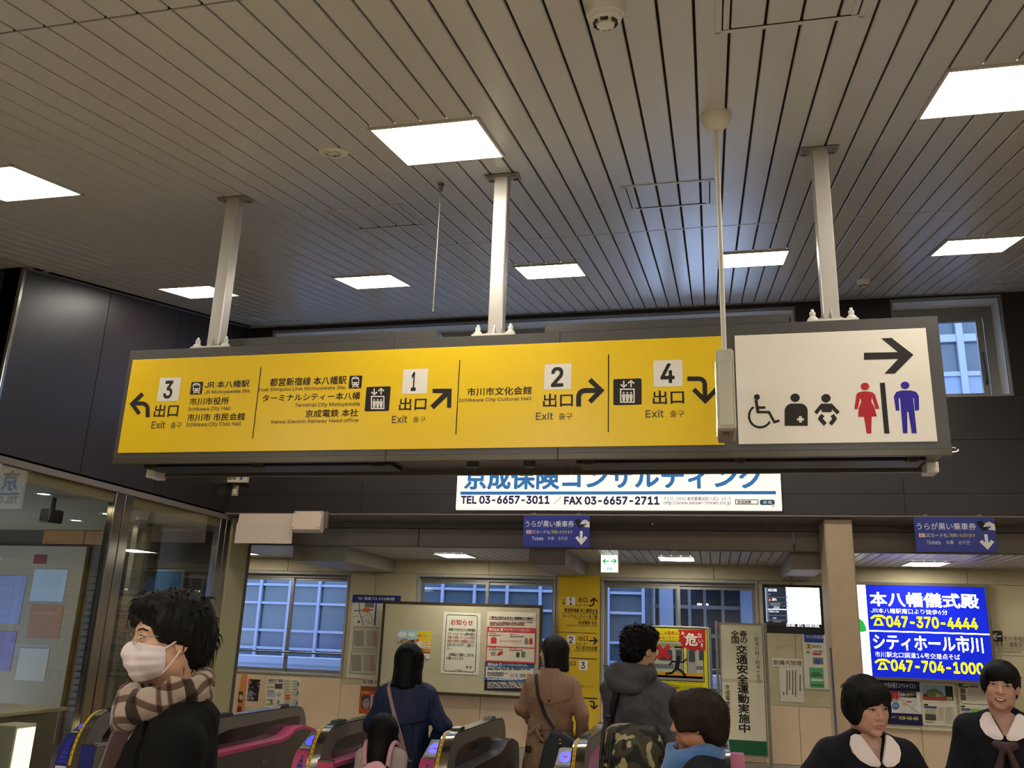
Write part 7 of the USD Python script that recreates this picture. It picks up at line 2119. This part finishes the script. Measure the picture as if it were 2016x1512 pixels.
def f(P):
    q = P - np.array([0, 0.012, 1.455 * k])
    a = np.arctan2(q[:, 0], q[:, 1])
    fr = 0.5 + 0.5 * np.cos(a)
    rr = np.hypot(q[:, 0], q[:, 1]) - (0.066 + 0.036 * fr)
    zz = q[:, 2] + 0.055 * fr - 0.012
    d = (np.sqrt((rr / 0.030) ** 2 + (zz / (0.030 + 0.036 * fr)) ** 2) - 1) * 0.030 + 0.004 * np.sin(60 * zz + 2 * a)
    return smin(d, con(P, (0.02, 0.10, 1.36 * k), (0.03, 0.15, 1.20 * k), 0.05, 0.04), 0.03)
obj('scarf', ruffle(surface_nets(f, (-0.2, -0.16, 0.95), (0.2, 0.26, 1.40), 0.0075), 0.006, (14, 14, 30), 11), mat('scarf_blue', '3f679c', 0.85, sheen=0.3, noise=0.08, nscale=20), p.t, label='blue wool scarf', smooth=True)

# ---------------------------------------------------------------- the two students
M_BLAZER = cloth('blazer_navy', '121318', 0.75, 0.15, 0.35)
M_COLLAR = mat('collar_white', 'd3c6c2', 0.7)
M_BOW = mat('bow_maroon', '341419', 0.6)
M_GOLD = mat('badge_gold', 'b39a50', 0.3, metal=1.0)
def student(label, loc, turn, H, head, arms, hair_f, full, smile, seed, badge, hsc):
    p = Figure(label, loc, turn, H, False, head=head, arms=arms, full=full, mouth=1.0 if smile else 0.0, skin=mat('skin_student', 'b78a78', 0.5, sss=0.15, noise=0.04, nscale=30), hscale=hsc, shz=1.372, shw=0.168)
    p.build_body(h=0.0035)
    p.face(open_eye=0.75 if not smile else 0.85, smile=smile)
    p.hair(hair_f, (-0.14, -0.17, -0.16), (0.14, 0.15, 0.16), M_HAIR, 0.0042, 0.0035, (60, 60, 8), tufts=10, seed=seed, tuft_len=0.02, droop=0.6)
    k = p.k
    rows = [(0.78, .195, .15, 0), (0.95, .185, .14, 0), (1.10, .180, .130, 0), (1.25, .185, .130, -.01), (1.36, .172, .110, -.012), (1.45, .085, .075, -.02)]
    cs = p.coat_sdf(rows, (0.066, 0.056, 0.046))
    def f(P):
        v = np.abs(P[:, 0]) - np.clip((P[:, 2] - 1.345 * k) * 0.55, 0, 0.06)
        return smax(cs(P), -np.maximum(np.maximum(v, 0.02 - P[:, 1]), 1.345 * k - P[:, 2]), 0.008)
    p.garment('blazer', f, M_BLAZER, folds=0.006, scale=(9, 9, 5), seed=seed, label='dark navy school blazer')
    hs = lambda P: np.minimum(cs(P), p.hsdf(p.to_head(P)) * p.hs)
    for s in (-1, 1):
        L = [(s * 0.058, 1.468), (s * 0.084, 1.452), (s * 0.100, 1.420), (s * 0.098, 1.390), (s * 0.078, 1.358), (s * 0.046, 1.340), (s * 0.014, 1.338), (s * 0.003, 1.352), (s * 0.020, 1.385), (s * 0.042, 1.432)]
        L = [(x, z * k) for x, z in L]
        obj('collar', drape(Polygon(L).buffer(.014).buffer(-.028).buffer(.014), hs, start=0.4, offset=0.010, step=0.010), M_COLLAR, p.t, label='rounded white collar', smooth=40)
    obj('collar_back', surface_nets(lambda P: np.maximum(np.maximum(column_of(P, [(1.395 * k, .125 * k, .10 * k, -.02 * k), (1.46 * k, .072 * k, .068 * k, -.02 * k)]), -column_of(P, [(1.39 * k, .115 * k, .09 * k, -.02 * k), (1.47 * k, .064 * k, .060 * k, -.02 * k)])), P[:, 1] - 0.02), (-.15, -.15, 1.2), (.15, .1, 1.5), .006), M_COLLAR, p.t)
    def bow(P):
        d = ell(P, (0, 0.140 * k, 1.318 * k), (0.018, 0.016, 0.018))
        for s in (-1, 1):
            d = smin(d, ell(P, (s * 0.030, 0.134 * k, 1.318 * k), (0.027, 0.013, 0.020)), 0.012)
            d = smin(d, con(P, (s * 0.012, 0.142 * k, 1.30 * k), (s * 0.035, 0.140 * k, 1.21 * k), 0.012, 0.020), 0.012)
        return d
    obj('bow', ruffle(surface_nets(bow, (-.12, .06, 1.13 * k), (.12, .2, 1.40 * k), .006), .004, 30, seed), M_BOW, p.t, label='dark maroon bow', smooth=True)
    def on(x, z, off=0.006):
        q, _ = march(cs, [(x, 0.4, z)], (0, -1, 0), offset=off)
        return q[0]
    if badge:
        b = trimesh.creation.icosphere(2, 0.009); b.apply_scale((1.1, .5, .9)); b.apply_translation(on(0.095, 1.215 * k))
        obj('badge', b, M_GOLD, p.t, label='small gold lapel badge', smooth=True)
    for z in (1.16, 1.06, 0.96):
        b = trimesh.creation.icosphere(2, 0.011); b.apply_scale((1, .55, 1)); b.apply_translation(on(-0.012 if not badge else 0.03, (z - (0.09 if badge else 0)) * k))
        obj('button', b, M_GOLD, p.t, label='brass button', smooth=True)
    p.trousers(mat('skirt_navy', '1a1b23', 0.7), skirt=0.50)
    return p
def f(P):
    d = ell(P, (0, -0.016, 0.038), (0.088, 0.106, 0.090))
    d = smin(d, ell(P, (0, -0.045, -0.025), (0.084, 0.076, 0.072)), 0.04)
    for s in (-1, 1):
        d = smin(d, ell(P, (s * 0.071, 0.012, -0.015), (0.022, 0.048, 0.062)), 0.03)
    d = smin(d, ell(P, (0, 0.064, 0.060), (0.068, 0.036, 0.045)), 0.03)
    d = smax(d, -(ell(P, (0, 0.125, -0.052), (0.064, 0.085, 0.090)) + 0.004 * np.sin(150 * P[:, 0])), 0.006)
    return smax(d, -0.088 - P[:, 2], 0.02)
student('student in a navy blazer with a black bob and white collar, looking down', (0.575, 3.92), 200, 1.515, (5, -11, 3), {-1: ((-0.235, 0.05, 1.06), (-0.20, 0.22, 0.92)), 1: ((0.30, -0.02, 1.06), (0.42, 0.10, 0.86))}, f, 1.08, False, 41, True, 0.955)
def f(P):
    d = ell(P, (0, -0.016, 0.042), (0.089, 0.105, 0.090))
    d = smin(d, ell(P, (0, -0.055, -0.015), (0.082, 0.066, 0.072)), 0.04)
    d = smin(d, ell(P, (0, 0.066, 0.062), (0.073, 0.035, 0.042)), 0.03)
    d = smin(d, ell(P, (0.074, 0.025, 0.000), (0.018, 0.036, 0.040)), 0.03)
    d = smax(d, -ell(P, (0, 0.125, -0.056), (0.074, 0.085, 0.090)), 0.010)
    for s in (-1, 1):
        d = smax(d, -ell(P, (s * 0.085, 0.005, -0.035), (0.03, 0.032, 0.045)), 0.01)
    return smax(d, -0.085 - P[:, 2], 0.02)
student('smiling student in a navy blazer with cropped black hair at the right edge', (1.30, 4.71), 160, 1.585, (4, 0, -7), {1: ((0.225, 0.02, 1.06), (0.10, 0.22, 0.98))}, f, 0.94, True, 43, False, 0.95)
